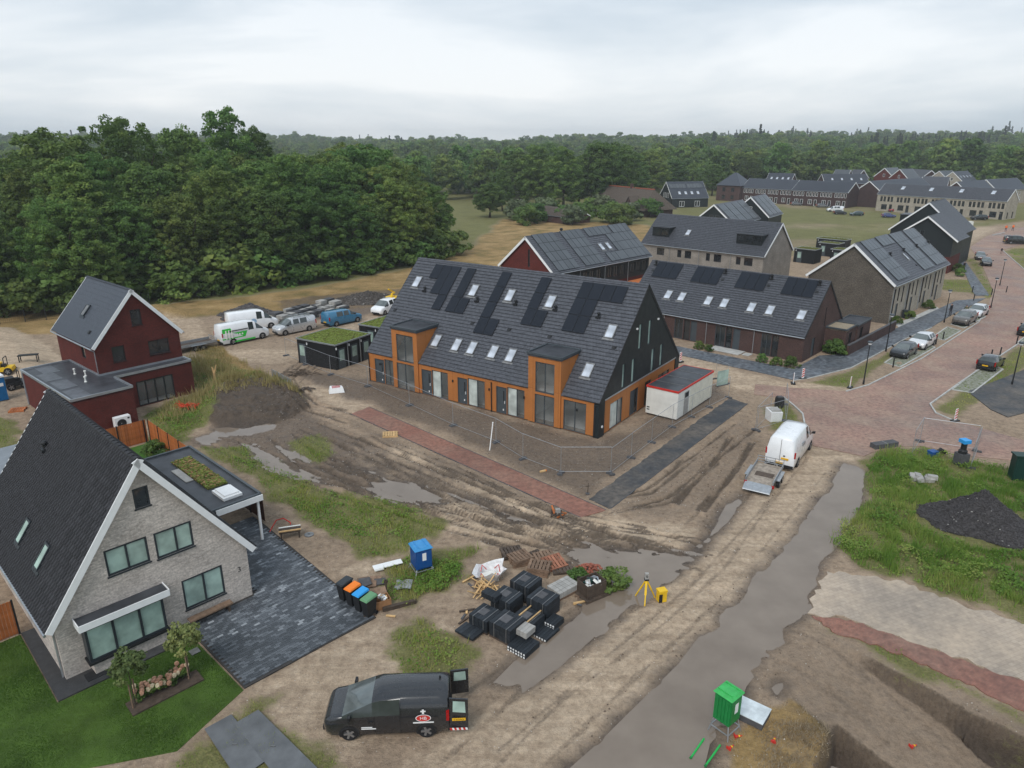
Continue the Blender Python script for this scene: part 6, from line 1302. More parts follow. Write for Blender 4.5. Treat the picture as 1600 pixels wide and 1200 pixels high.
def vehicle(name, label, cat, kind, rear, front, side, col, metal=0., group=None, detail=True, sc=1.0, lower=None, rough=.3):
    """rear/front: ground points of the wheels on the camera's side (photo); side +1 if that is the vehicle's left"""
    k = KIND[kind]; a, b_ = np.array(rear[:2]), np.array(front[:2]); th = heading(a, b_); u = np.array([math.cos(th), math.sin(th)]); v = np.array([-u[1], u[0]])
    hw = k['st'][6][4] * sc; mid = (a + b_) / 2 - v * side * (hw - .02) - u * sum(k['wx']) / 2 * sc
    z0 = gz(*mid); t_ = thing(name, label, cat, (mid[0], mid[1], max(z0, 0.0)), th, group); t_.scale = (sc,) * 3
    rings = []
    for x, zb, zl, zt, wb_, wt in k['st']:
        q = [(wb_ * .93, zb), (wb_, zb + (zl - zb) * .25), (wb_ * 1.005, zb + (zl - zb) * .65), (wb_ * .975, zl), (wt, zt - (zt - zl) * .16), (wt * .8, zt - (zt - zl) * .03), (0, zt)]
        rings.append([(x, y, z) for y, z in q] + [(x, -y, z) for y, z in q[-2::-1]])
    body = MB(); n = len(rings[0]); win = {}
    for i in range(len(rings) - 1):
        fl = k['gl'][i]
        for j_ in range(n - 1):
            row = min(j_, n - 2 - j_); q = [rings[i][j_], rings[i + 1][j_], rings[i + 1][j_ + 1], rings[i][j_ + 1]]
            if fl == 't' and row >= 3:
                win.setdefault(('windscreen' if i < 7 else 'rear_window', 0) if row > 3 else ('quarter_window', j_ < 6, i), []).append(q); continue
            if fl == 's' and row == 3: win.setdefault(('side_window', j_ < 6, i), []).append(q); continue
            body.face(q)
        body.face([rings[i][n - 1], rings[i][0], rings[i + 1][0], rings[i + 1][n - 1]])
    body.face(rings[0]); body.face(rings[-1][::-1])
    obj('body', body.mesh('body', 62), paint(col, metal, rough), t_)
    for key, qs in win.items():
        mb = MB()
        for q in qs: mb.face(q)
        obj(key[0], mb.mesh(key[0], 60), T['glass_screen_sheen'] if key[0] == 'windscreen' else T['glass_blue'], t_)
    for x in k['wx']:
        for s_ in (1, -1):
            y = s_ * (k['st'][6][4] - .085); add_wheel(t_, x, y, k['r'], s_)
            mb = MB(); R_ = k['r'] * 1.2; yy = s_ * (k['st'][6][4] + .004)
            pts = [(x + R_ * math.cos(a), yy, max(k['r'] + R_ * math.sin(a), .2)) for a in np.linspace(-.45, math.pi + .45, 15)]
            inn = [(x + R_ * .8 * math.cos(a), yy, max(k['r'] + R_ * .8 * math.sin(a), .2)) for a in np.linspace(-.45, math.pi + .45, 15)]
            for q in range(14): mb.face([pts[q], pts[q + 1], inn[q + 1], inn[q]])
            obj('wheel_arch', mb, T['black'], t_)
    f = k['st'][1 + (kind == 'caddy')]; rr = k['st'][-2]
    if detail:
        for s_ in (1, -1):
            mb = MB(); mb.hexa([(f[0] - .05, s_ * f[4] * .98, f[2] - .22), (f[0] + .06, s_ * f[4] * .62, f[2] - .22), (f[0] + .05, s_ * f[4] * .62, f[2] - .06), (f[0] - .16, s_ * f[4] * 1.0, f[2] - .04), (f[0] - .25, s_ * f[4] * .98, f[2] - .2), (f[0] - .1, s_ * f[4] * .62, f[2] - .2), (f[0] - .1, s_ * f[4] * .62, f[2] - .07), (f[0] - .3, s_ * f[4] * 1.0, f[2] - .05)]); obj('headlight', mb, T['lightwhite'], t_)
            x = k['st'][-1][0]; zt = rr[2]; mb = MB(); mb.box(x - .015, s_ * rr[4] * .98 - .07, zt - .32, x + .1, s_ * rr[4] * .98 + .03, zt + .12); obj('tail_light', mb, T['lensred'], t_)
            c_x = k['st'][3 + (kind == 'caddy')][0] - .35; mb = MB(); mb.hexa([(c_x, s_ * k['st'][6][4], k['st'][5][2] - .05), (c_x + .12, s_ * k['st'][6][4], k['st'][5][2] - .05), (c_x + .1, s_ * (k['st'][6][4] + .22), k['st'][5][2] - .02), (c_x, s_ * (k['st'][6][4] + .22), k['st'][5][2] - .02), (c_x, s_ * k['st'][6][4], k['st'][5][2] + .1), (c_x + .12, s_ * k['st'][6][4], k['st'][5][2] + .1), (c_x + .1, s_ * (k['st'][6][4] + .22), k['st'][5][2] + .16), (c_x, s_ * (k['st'][6][4] + .22), k['st'][5][2] + .16)]); obj('mirror', mb, T['black'], t_)
        mb = MB(); x = k['st'][0][0]; mb.box(x - .12, -.62, .3, x + .03, .62, .48); obj('front_bumper', mb, T['black'], t_)
        x = k['st'][-1][0]; mb = MB(); mb.box(x - .06, -k['st'][-1][4] * .98, .3, x + .05, k['st'][-1][4] * .98, .5); obj('rear_bumper', mb, T['black'], t_)
        mb = MB(); mb.box(x - .075, -.26, .56, x - .0, .26, .67); obj('number_plate', mb, T['amber_plate'], t_)
    t_['hw'] = k['st'][6][4]; return t_
def vpx(name, label, cat, kind, rp, fp, *a, **k): return vehicle(name, label, cat, kind, G(*rp), G(*fp), *a, **k)

# black van with open rear doors
bv = vpx('parked_van', 'black panel van with its rear doors open in the foreground', 'van', 'caddy', (668, 1152), (546, 1157), 1, (.019, .020, .023), rough=.28)
mb = MB(); mb.box(-2.325, -.78, .42, -2.31, .78, 1.66); obj('cargo_shade_panel', mb, mk('painted_cargo_shade', (.004, .004, .005), .9, 0), bv)  # solid near-black sheet, painted shade in place of a hollow load space
for s_ in (1, -1):
    y = s_ * .90
    mb = MB(); y2 = y + s_ * .10
    mb.hexa([(-2.33, y - .03, .42), (-3.05, y2 - .03, .42), (-3.05, y2 + .03, .42), (-2.33, y + .03, .42), (-2.33, y * .84 - .03, 1.72), (-3.05, y2 * .84 - .03, 1.72), (-3.05, y2 * .84 + .03, 1.72), (-2.33, y * .84 + .03, 1.72)]); dr = obj('rear_door', mb, paint((.019, .020, .023), 0, .28), bv)
    q = lambda x, z, s: (x, (y + (y2 - y) * (-2.33 - x) / .72) * (1 - .16 * (z - .42) / 1.3) + s, z)
    for e_ in (-.035, .035):
        m2 = MB(); m2.face([q(-2.45, 1.15, e_), q(-2.95, 1.15, e_), q(-2.93, 1.62, e_), q(-2.47, 1.62, e_)]); obj('pane', m2, T['glass_mint'], dr)
mb = MB()
for i in range(8): mb.hexa([(-2.36 - i * .085, 1.02, .43), (-2.44 - i * .085, 1.02, .43), (-2.44 - i * .085, 1.04, .43), (-2.36 - i * .085, 1.04, .43), (-2.33 - i * .085, 1.02, .52), (-2.41 - i * .085, 1.02, .52), (-2.41 - i * .085, 1.04, .52), (-2.33 - i * .085, 1.04, .52)], i % 2)
obj('warning_stripe', mb, [T['red'], T['white']], bv)
mb = MB(); mb.box(-2.95, .985, .84, -2.43, 1.0, .96); pl = obj('door_number_plate', mb, T['amber_plate'], bv); text_on('plate_text', 'V-53-PVX', .10, T['black'], pl, (-2.69, 1.004, .865), (-1, 0, 0), (0, 1, 0), .1)
def logo_plate(name, pts, mat, parent): m_ = MB(); m_.face(pts); return obj(name, m_, mat, parent)
ell = lambda cx_, cz, a, b_, y: [(cx_ - a * math.cos(t_), y, cz + b_ * math.sin(t_)) for t_ in np.linspace(0, 6.283, 22, False)]
l1 = logo_plate('logo_ring', ell(-1.32, .98, .30, .17, .945), T['white'], bv); logo_plate('logo_oval', ell(-1.32, .98, .27, .145, .949), T['red'], bv); text_on('logo_letters', 'HB', .21, T['white'], bv, (-1.32, .952, .91), (-1, 0, 0), (0, 1, 0), .08)
mb = MB(); mb.box(-1.36, .93, 1.17, -1.28, .935, 1.38); mb.box(-1.42, .93, 1.26, -1.22, .934, 1.32); obj('logo_mark', mb, T['white'], bv)
mb = MB(); mb.box(-1.72, .94, .74, -.92, .946, .80); obj('logo_line', mb, T['white'], bv)
for i, w_ in enumerate((.42, .56)):
    mb = MB(); mb.box(.72 - w_ + .35, .93, .60 - i * .07, 1.07, .94, .64 - i * .07); obj('door_lettering', mb, T['white'], bv)
mb = MB(); mb.box(-1.98, -.3, 1.81, -1.9, -.24, 1.9); obj('roof_aerial', mb, T['black'], bv)
for x0, x1, z0, z1 in ((.55, .565, .35, 1.08), (-.44, -.425, .3, 1.75), (-.42, -1.9, 1.02, 1.035), (1.52, 1.535, .5, 1.0)):
    mb = MB(); mb.box(min(x0, x1), .918, z0, max(x0, x1), .9285, z1); obj('panel_gap', mb, T['rubber'], bv)
mb = MB(); mb.box(.62, .92, .86, .8, .955, .9); obj('door_handle', mb, T['black'], bv)
# white van and open trailer on the track
wv = vpx('parked_van', 'white high roofed panel van towing an open trailer on the track', 'van', 'master', (1243, 733), (1267, 700), -1, (.78, .79, .80))
mb = MB(); mb.box(-3.09, -.60, .9, -3.03, -.1, 1.02); obj('door_number_plate', mb, T['amber_plate'], wv)
mb = MB(); mb.box(-3.05, -.01, .5, -3.025, .01, 2.35); mb.box(-3.06, -.35, 1.12, -3.03, -.22, 1.2); obj('rear_door_seam', mb, T['black'], wv)
mb = MB(); mb.box(-.9, -1.03, 1.3, -.2, -1.012, 1.55); obj('side_lettering', mb, T['zinc'], wv)
T['trailer_bed'] = mk('muddy_plywood', (.30, .255, .21), .85, .35, 4)
def trailer(label, rear, front, w_, L, bed='wood_brown'):
    a, b_ = np.array(rear[:2]), np.array(front[:2]); th = heading(a, b_); m_ = (a + b_) / 2; t_ = thing('open_trailer', label, 'trailer', (m_[0], m_[1], max(0, gz(*m_))), th)
    mb = MB(); mb.box(-L / 2, -w_ / 2, .52, L / 2, w_ / 2, .58); obj('bed', mb, T[bed], t_)
    for s_ in (1, -1):
        mb = MB(); mb.box(-L / 2, s_ * w_ / 2 - .02, .58, L / 2, s_ * w_ / 2 + .02, .86); obj('side_board', mb, T['galv'], t_)
        for x in (-.42, .42):
            add_wheel(t_, x, s_ * (w_ / 2 + .14), .29, s_)
        mb = MB(); mb.box(-.85, s_ * (w_ / 2 + .04), .62, .85, s_ * (w_ / 2 + .28), .66); obj('mudguard', mb, T['galv'], t_)
        mb = MB(); mb.box(-L / 2 - .06, s_ * w_ / 2 - .12, .42, -L / 2 + .02, s_ * w_ / 2 + .06, .62); obj('tail_light', mb, T['lensred'], t_)
    mb = MB(); mb.hexa([(-L / 2 - .03, -w_ / 2, .55), (-L / 2, -w_ / 2, .6), (-L / 2, w_ / 2, .6), (-L / 2 - .03, w_ / 2, .55), (-L / 2 - .7, -w_ / 2, .28), (-L / 2 - .67, -w_ / 2, .33), (-L / 2 - .67, w_ / 2, .33), (-L / 2 - .7, w_ / 2, .28)]); obj('tailgate', mb, T['galv'], t_)
    for z in (.7, .9, 1.1):
        mb = MB(); mb.bar((L / 2, -w_ / 2, z), (L / 2, w_ / 2, z), .04); obj('front_rail', mb, T['galv'], t_)
    for y in (-w_ / 2, -w_ / 6, w_ / 6, w_ / 2):
        mb = MB(); mb.bar((L / 2, y, .55), (L / 2, y, 1.12), .04); obj('rail_post', mb, T['galv'], t_)
    for s_ in (1, -1):
        mb = MB(); mb.bar((L / 2 - .1, s_ * w_ / 3, .46), (L / 2 + 1.2, 0, .46), .08); obj('drawbar', mb, T['galv'], t_)
    mb = MB(); mb.lathe([(.05, 0), (.05, .46), (0, .46)], 8, 0, (L / 2 + .95, .12, 0)); obj('jockey_wheel', mb, T['black'], t_)
    mb = MB(); mb.box(-.5, -w_ / 2 + .25, .583, .2, w_ / 2 - .3, .60); obj('wet_patch_board', mb, T['wood_dark'], t_); return t_
trailer('empty galvanised trailer with wooden bed hitched behind the white van', G(1184, 768), G(1202, 738), 1.75, 3.4, 'trailer_bed')
# vans parked on the left
gv = vpx('parked_van', 'white van with bright green lettering panel, nearest of the parked vans', 'van', 'master', (364, 539), (412, 529), -1, (.74, .75, .76), sc=.98)
gm = mk('lime_green_film', (.03, .52, .05), .4, .05)
mb = MB(); mb.face([(-3.0, -1.012, .75), (-.2, -1.012, .75), (.1, -1.006, 1.42), (-1.6, -1.006, 1.42), (-1.9, -.93, 2.0), (-2.9, -.93, 2.0)]); obj('green_panel', mb, gm, gv)
mb = MB(); mb.box(-1.6, -1.018, .28, 1.0, -1.008, .45); obj('green_sill', mb, gm, gv)
mb = MB()
for k in range(3): mb.tube([(-2.5 + k * .35, -1.02 + .06 * (q > 2), .8 + q * .25) if q < 5 else (-2.3 + k * .35, -.95, 2.0) for q in range(5)], .09, 6)
obj('logo_stripes', mb, T['white_dirty'], gv)
for k in range(4): logo_plate('icon_dot', ell(-.55 - k * .32, 1.15, .11, .11, -1.02), T['white'], gv)
mb = MB(); mb.box(-2.2, -1.02, 1.62, .2, -.955, 1.7); obj('side_lettering', mb, T['black'], gv)
w2 = vpx('parked_van', 'tall plain white van with pale blue round logo behind the green van', 'van', 'master', (376, 520), (425, 513), -1, (.80, .81, .82))
logo_plate('logo_disc', ell(-.1, 1.2, .34, .34, -1.014), mk('pale_blue_film', (.30, .45, .62), .4, .1), w2); mb = MB(); mb.box(-2.3, -1.016, 1.3, -.6, -1.008, 1.36); obj('side_lettering', mb, T['blue_light'], w2)
sv = vpx('parked_van', 'silver van with ladder rack on its roof', 'van', 'vito', (485, 517), (445, 525), 1, (.55, .56, .57), .5)
for x in (.2, -.5, -1.2, -1.9):
    mb = MB(); mb.bar((x, -.7, 1.99), (x, .7, 1.99), .05); obj('rack_bar', mb, T['galv'], sv)
for y in (-.68, .68):
    mb = MB(); mb.bar((.4, y, 1.95), (-2.1, y, 1.95), .05); obj('rack_rail', mb, T['galv'], sv)
uv_ = vpx('parked_van', 'petrol blue van parked by the stacked blocks', 'van', 'vito', (524, 511), (561, 503), -1, (.028, .15, .27))
# flatbed with loader crane behind the terrace
tk = vpx('flatbed_truck', 'white flatbed truck with yellow crane parked behind the terrace', 'truck', 'vito', (640, 480), (584, 499), 1, (.78, .79, .80))
mb = MB(); mb.box(-3.6, -1.0, .75, -.6, 1.0, .9); obj('flatbed', mb, T['steel'], tk)
mb = MB(); mb.bar((-.8, 0, .9), (-.9, .3, 2.4), .25); mb.bar((-.9, .3, 2.4), (-2.6, -.5, 2.2), .2); mb.bar((-2.6, -.5, 2.2), (-1.2, -.5, 2.9), .15); obj('crane_arm', mb, T['yellow'], tk)
mb = MB(); mb.box(-2.2, -.9, .9, -1.0, .9, 1.9); obj('machine_cab', mb, T['yellow'], tk)
mb = MB(); mb.box(-2.25, -.95, 1.35, -.95, .95, 1.8); obj('cab_window', mb, T['glass_blue'], tk)
# cars along the street
RD = G(1461, 543) - G(1406, 574); RD = RD / np.linalg.norm(RD)
def car(label, px, kind, col, flip=False, group='cars parked along the street', metal=.3, sc=1.0, d=None, cat='car'):
    p = G(*px); u = (RD if d is None else d)[:2]; u = u / np.linalg.norm(u); u = -u if flip else u; k = KIND[kind]; v = np.array([-u[1], u[0]]); hw = k['st'][6][4] - .02
    return vehicle('parked_car' if cat == 'car' else 'parked_van', label, cat, kind, p[:2] + u * k['wx'][0] * sc + v * hw * sc, p[:2] + u * k['wx'][1] * sc + v * hw * sc, 1, col, metal, group, sc=sc)
car('dark grey hatchback nearest the junction on the left kerb', (1411, 555), 'hatch', (.03, .034, .038), True)
car('white hatchback parked just behind the dark grey one', (1439, 541), 'hatch', (.72, .73, .74), True, sc=1.08)
car('brown sport utility car parked further up the left kerb', (1506, 505), 'suv', (.12, .11, .10), True)
car('white hatchback beside the brown car up the left kerb', (1526, 493), 'hatch', (.70, .71, .72), True, sc=1.05)
car('black hatchback on the grass paver bay right of the street', (1546, 574), 'hatch', (.014, .016, .02), False, sc=1.0)
car('dark car cut off by the right edge of the photo', (1606, 522), 'hatch', (.02, .024, .03), False)
UP = G(1528, 395) - G(1545, 430)
car('grey estate car, rear of the pair on the upper verge', (1531, 405), 'hatch', (.10, .11, .115), True, d=UP); car('black car, front of the pair on the upper verge', (1540, 414), 'hatch', (.012, .013, .015), True, d=UP)
car('black people carrier at the right edge up the street', (1588, 381), 'vito', (.012, .013, .015), False, d=np.array([1, -.25, 0]), cat='van')
fg = 'cars parked by the far terraces'; e1 = np.array([1., -.15, 0])
for px, kd, col, lb in (((1244, 321), 'hatch', (.14, .145, .15), 'grey car before the left dark brick block'), ((1284, 324), 'hatch', (.16, .165, .17), 'grey car before the right dark brick block'), ((1304, 331), 'vito', (.75, .76, .77), 'white van parked by the green field'), ((1312, 335), 'hatch', (.02, .022, .025), 'black car in front of the white van'), ((1338, 337), 'hatch', (.03, .06, .06), 'dark teal car on the sand lane'), ((1367, 322), 'hatch', (.75, .76, .77), 'white car between the far terraces'), ((1398, 331), 'hatch', (.3, .02, .03), 'red car left of the beige terrace'), ((1388, 340), 'hatch', (.06, .08, .22), 'blue car beside the black clad house'), ((1529, 344), 'suv', (.012, .013, .015), 'black car before the beige terrace'), ((1034, 322), 'vito', (.78, .79, .8), 'white van beside the thatched farmhouse')):
    car(lb, px, kd, col, rnd.random() < .5, fg, d=e1, cat='van' if kd == 'vito' else 'car')
# ================================================================ garden of the grey brick house
def bx(x0, y0, z0, x1, y1, z1, M=None): q = MB(); q.box(x0, y0, z0, x1, y1, z1, 0, M); return q
HA = HTH - math.pi / 2      # local x = to the right along the gable, local y = away along the ridge
def hthing(name, label, cat, u, v, z=0.0, group=None, rz=0.0):
    p = HU(u, v); return thing(name, label, cat, (p[0], p[1], z), HA + rz, group)
# driveway of separate pavers
t = NT('driveway_paver'); a_ = t.n('Attribute'); a_.attribute_name = 'tint'; v_ = a_.outputs['Fac']
f_ = t.noise(14, 3); c = t.ramp(v_, (.0, (.048, .055, .063)), (.4, (.084, .094, .107)), (.7, (.14, .155, .172)), (1.0, (.30, .32, .34))); c = t.mix(.5, c, t.ramp(f_, (.3, (.7,) * 3), (.7, (1.2,) * 3)), 'MULTIPLY')
f2_ = t.noise(.5, 4); c = t.mix(.8, c, t.ramp(f2_, (.35, (.72,) * 3), (.65, (1.2,) * 3)), 'MULTIPLY'); t.col(c); t.rough(t.ramp(f2_, (.3, (.35,) * 3), (.7, (.75,) * 3))); T['drive'] = t.mat
base = sheet('driveway', [HU(-6, 5.1), HU(-6.1, 11.8), HU(6, 12.4), HU(7.55, 12.4), HU(7.55, 8.56), HU(-.02, 8.56), HU(-.02, 5.05)], mk('joint_sand', (.045, .042, .04), .9, .2), .03, .12)
pm = MB(); PWd, PLn = .295, .145
pm.box(0, 0, 0, PWd - .012, PLn - .012, .045); pmes = []; spots = []
for k in range(12):
    q = pm.mesh('paver'); q.materials.append(T['drive']); at = q.attributes.new('tint', 'FLOAT', 'POINT'); at.data.foreach_set('value', np.full(24, float(np.clip(rng.beta(1.3, 2.6) * 1.15, 0, 1)), np.float32)); pmes.append(q)
dpoly = [(-5.97, 5.15), (-6.05, 11.75), (7.5, 12.33), (7.5, 8.62), (-.06, 8.62), (-.06, 5.12)]; c_, s_ = math.cos(HA), math.sin(HA)
du = np.arange(-6.0, 7.5, PLn); r = random.Random(9)
for i, u in enumerate(du):
    for v in np.arange(5.0 - (i % 2) * PWd / 2, 12.4, PWd):
        cc_ = np.array([u + PLn / 2]), np.array([v + PWd / 2])
        spots.append((u, v))
su = np.array(spots); inside = sdf(dpoly, su[:, 0] + PLn / 2, su[:, 1] + PWd / 2) > .07; su = su[inside]
dist_ = np.array([math.hypot(*HU(u, v)) for u, v in su]); order = np.argsort(dist_); tn = np.random.default_rng(4).beta(1.3, 2.6, len(su)) * 1.15
Rz = Matrix.Rotation(HA, 4, 'Z')
for k in order[:300]:
    p = HU(su[k][0], su[k][1]); obj('paver', pmes[r.randrange(12)], None, base, M=Matrix.Translation((p[0], p[1], .012 + r.uniform(0, .006))) @ Rz)
mb = MB(); tt_ = []
for k in order[300:]:
    p = HU(su[k][0], su[k][1]); mb.box(0, 0, 0, PWd - .012, PLn - .012, .045, 0, Matrix.Translation((p[0], p[1], .012 + r.uniform(0, .006))) @ Rz); tt_ += [tn[k]] * 24
me = mb.mesh('pavers'); at = me.attributes.new('tint', 'FLOAT', 'POINT'); at.data.foreach_set('value', np.array(tt_, np.float32)); me.materials.append(T['drive']); o = stuff(obj('pavers', me, None, base))
# wooden fences, plank by plank
plm = bx(0, -.012, 0, .135, .012, 1.78).mesh('plank'); plm.materials.append(T['wood_orange']); plm2 = bx(0, -.012, 0, .135, .012, 1.78).mesh('plank'); plm2.materials.append(mk('dark_stained_wood', (.085, .032, .020), .6, .3, 3, objvar=.2))
def plank_fence(label, p0, p1, mesh=plm, group='wooden garden fences', h0=.04):
    L = math.dist(p0, p1); t_ = thing('wooden_fence', label, 'fence', (*p0, 0), heading(p0, p1), group); n = int(L / .142)
    for i in range(n): obj('plank', mesh, None, t_, M=Matrix.Translation((i * L / n, rnd.uniform(-.004, .004), h0 + rnd.uniform(0, .01))))
    for i in range(int(L / 1.9) + 1): obj('post', bx(min(i * 1.9, L - .08), -.05, 0, min(i * 1.9, L - .08) + .08, .05, 1.86), T['black'], t_)
    return t_
plank_fence('orange brown plank fence closing the far end of the back garden', HU(24.4, 6.5), HU(24.4, 12.4)); plank_fence('orange brown plank fence along the right side of the back garden', HU(24.2, 12.5), HU(14.3, 12.5))
plank_fence('dark plank fence beside the white carport post', HU(13.9, 12.55), HU(6.4, 12.6), plm2); plank_fence('orange brown plank fence left of the house by the lawn', HU(5.05, -.55), HU(5.05, -6.5))
p = HU(21.5, 11.6); bush(p[0], p[1], .55, 'small shrub in the back garden corner by the fence'); p = HU(19.8, 11.8); bush(p[0], p[1], .42, 'tiny shrub along the back garden fence')
# bench, number, mat
bn = hthing('garden_bench', 'brown wooden bench under the ground floor window', 'bench', -.42, 6.2, .03)
obj('seat', bx(-1.05, -.2, .4, 1.05, .2, .47), T['wood_brown'], bn)
for x in (-.85, .85):
    obj('leg', bx(x - .05, -.17, 0, x + .05, -.1, .4), T['wood_dark'], bn); obj('leg', bx(x - .05, .1, 0, x + .05, .17, .4), T['wood_dark'], bn)
o = obj('floor_mat', bx(-.45, -.3, 0, .45, .3, .025), T['black']); p = HU(-.55, 1.05); o.location = (*p, .031); o.rotation_euler.z = HA; tag(o, 'black mat on the gravel by the bay window', 'mat')
o = obj('drain_grate', bx(-.2, -.2, 0, .2, .2, .02), T['steel']); p = HU(-2.2, 4.6); o.location = (*p, .04); o.rotation_euler.z = HA; tag(o, 'small square grate in the lawn near the driveway', 'grate')
bed = [G2(196, 1101), G2(208, 1120), G2(319, 1063), G2(307, 1048)]; sheet('flower_bed', bed, mk('bed_soil', (.075, .055, .042), .95, .3, 6, bump=.6), .07, .09)
STL = crown('crown', 200, .68, 1.1, 1.55, 30, 60, .075, leaf_mat('olive_leaf', (.08, .11, .035), (.14, .17, .06), (.24, .25, .09), .4), (.16, .32))
for px, py, lb in ((212, 1103, 'left young tree with stakes in the front lawn'), (296, 1058, 'right young tree with stakes in the front lawn by the driveway')):
    p = G(px, py); t_ = thing('young_tree', lb, 'tree', (p[0], p[1], .05), rnd.uniform(0, 6), 'young staked trees'); t_.scale = (.95,) * 3; obj('crown', STL, None, t_)
    mb = MB(); mb.tube([(0, 0, 0), (.02, .01, 1.0), (0, 0, 2.1)], [.03, .025, .015], 6); obj('trunk', mb, T['bark'], t_)
    for q in (-.16, .2): obj('stake', bx(q - .025, -.025, 0, q + .025, .025, 1.25), T['wood_brown'], t_)
HYD = crown('foliage', 210, .42, .6, .05, 12, 40, .08, T['leaf'], (.14, .24)); fl = MB()
for k in range(36):
    d_ = Vector((rnd.gauss(0, 1), rnd.gauss(0, 1), rnd.gauss(.3, 1))).normalized() * .085; s2 = .035; fl.box(d_.x - s2, d_.y - s2, d_.z - s2, d_.x + s2, d_.y + s2, d_.z + s2)
flm = [fl.mesh('flower_head') for _ in range(2)]; flm[0].materials.append(mk('pink_beige_petals', (.52, .30, .20), .8, .25, 20, objvar=.2)); flm[1].materials.append(mk('cream_petals', (.62, .52, .36), .8, .2, 20, objvar=.15))
for i, (px, py) in enumerate(((222, 1092), (237, 1085), (250, 1080), (262, 1074), (275, 1066), (283, 1060))):
    p = G(px, py); t_ = thing('hydrangea_bush', ('hydrangea at the left end of the flower bed', 'second hydrangea from the left in the flower bed', 'third hydrangea from the left in the flower bed', 'fourth hydrangea from the left in the flower bed', 'fifth hydrangea from the left in the flower bed', 'hydrangea at the right end of the flower bed')[i], 'shrub', (p[0], p[1], .07), rnd.uniform(0, 6), 'hydrangeas in the flower bed'); t_.scale = (.78,) * 3; obj('foliage', HYD, None, t_)
    for k in range(7):
        a = k * .9 + rnd.random(); q = rnd.uniform(.15, .42); obj('flower_head', flm[rnd.random() < .3], None, t_, M=Matrix.Translation((math.cos(a) * q, math.sin(a) * q, rnd.uniform(.45, .68))))
# heat pump by the red house
p = G(193, 670); o = thing('heat_pump', 'white heat pump unit beside the dark red extension wall', 'heat pump', (p[0], p[1], 0), RAD(49)); obj('casing', bx(-.6, -.25, .1, .6, .25, 1.1), T['white'], o)
mb = MB(); mb.lathe([(.36, 0), (.36, .02), (.05, .03), (0, .03)], 18, 0, (0, 0, 0), 'y'); obj('fan_grille', mb, T['black'], o, M=Matrix.Translation((-.12, -.28, .58))); obj('badge', bx(.36, -.262, .85, .52, -.25, .98), T['black'], o); obj('foot', bx(-.5, -.2, 0, -.3, .2, .1), T['black'], o); obj('foot', bx(.3, -.2, 0, .5, .2, .1), T['black'], o)

# ================================================================ building site things
def bin_(label, px, py, lid, ang):
    p = on(px, py); t_ = thing('wheelie_bin', label, 'bin', (p[0], p[1], .03), ang, 'wheelie bins on the driveway corner')
    mb = MB(); mb.hexa([(-.17, -.25, .06), (.17, -.25, .06), (.17, .25, .06), (-.17, .25, .06), (-.225, -.34, .98), (.225, -.34, .98), (.225, .34, .98), (-.225, .34, .98)]); obj('body', mb, T['black'], t_)
    mb = MB(); mb.hexa([(-.245, -.37, .98), (.245, -.37, .98), (.245, .38, 1.0), (-.245, .38, 1.0), (-.21, -.32, 1.05), (.21, -.32, 1.05), (.21, .36, 1.10), (-.21, .36, 1.10)]); obj('lid', mb, lid, t_)
    obj('handle', bx(-.2, .38, .99, .2, .44, 1.04), T['black'], t_)
    for s2 in (-1, 1):
        w_ = MB(); w_.lathe([(.1, -.03), (.1, .03), (0, .03)], 12, 0, (0, 0, 0), 'y'); obj('wheel', w_, T['rubber'], t_, M=Matrix.Translation((s2 * .2, .26, .1)) @ Matrix.Rotation(math.pi / 2, 4, 'Z'))
ba = heading(G(541, 937), G(575, 960))
for i, (lid, nm) in enumerate(((T['anthracite'], 'bin with dark grey lid'), (T['bin_orange'], 'bin with orange lid'), (T['blue_light'], 'bin with blue lid'), (T['bin_green'], 'bin with sage green lid'))):
    bin_('black wheelie ' + nm + ' in the row of four', 540 + i * 12.6, 936 + i * 8.6, lid, ba + .12)
def place(name, label, cat, px, py, rz=0.0, dz=0.0, group=None):
    p = on(px, py, dz); return thing(name, label, cat, tuple(p), rz, group)
# cardboard box with rubbish
o = place('cardboard_box', 'open brown cardboard box of rubbish next to the bins', 'box', 597, 947, .5)
for q in ((-.4, -.3, 0, .4, -.28, .5), (-.4, .28, 0, .4, .3, .5), (-.4, -.28, 0, -.38, .28, .5), (.38, -.28, 0, .4, .28, .5)): obj('box_side', bx(*q), mk('cardboard', (.33, .17, .08), .8, .2), o)
mb = MB(); mb.hexa([(-.4, .3, .5), (.4, .3, .5), (.4, .31, .5), (-.4, .31, .5), (-.4, .62, .68), (.4, .62, .68), (.4, .63, .67), (-.4, .63, .67)]); obj('box_flap', mb, T['wood_brown'], o)
for k in range(6): obj('rubbish', bx(-.1, -.1, 0, .1, .1, .15, Matrix.Translation((rnd.uniform(-.25, .25), rnd.uniform(-.18, .18), .3 + rnd.random() * .15)) @ Matrix.Rotation(rnd.random() * 3, 4, (rnd.random(), rnd.random(), 1))), [T['white'], T['concrete'], T['wood_pale']][k % 3], o)
o = place('timber_beam', 'dark timber beam lying beside the cardboard box', 'beam', 624, 948, .42); obj('beam_core', bx(-.85, -.12, 0, .85, .0, .2), T['wood_dark'], o); obj('beam_face', bx(-.82, .005, 0, .88, .12, .17), T['wood_dark'], o)
o = place('tile_stack', 'small stack of old brown tiles behind the bins', 'tile stack', 582, 912, .4)
for k in range(9): obj('tile', bx(-.3, -.2, 0, .3, .2, .05, Matrix.Translation((rnd.uniform(-.5, .5), rnd.uniform(-.2, .2), .0 + (k % 3) * .12)) @ Matrix.Rotation(rnd.uniform(-.3, .3), 4, 'Z') @ Matrix.Rotation(.3, 4, 'X')), T['wood_brown'] if k % 2 else T['concrete_dark'], o)
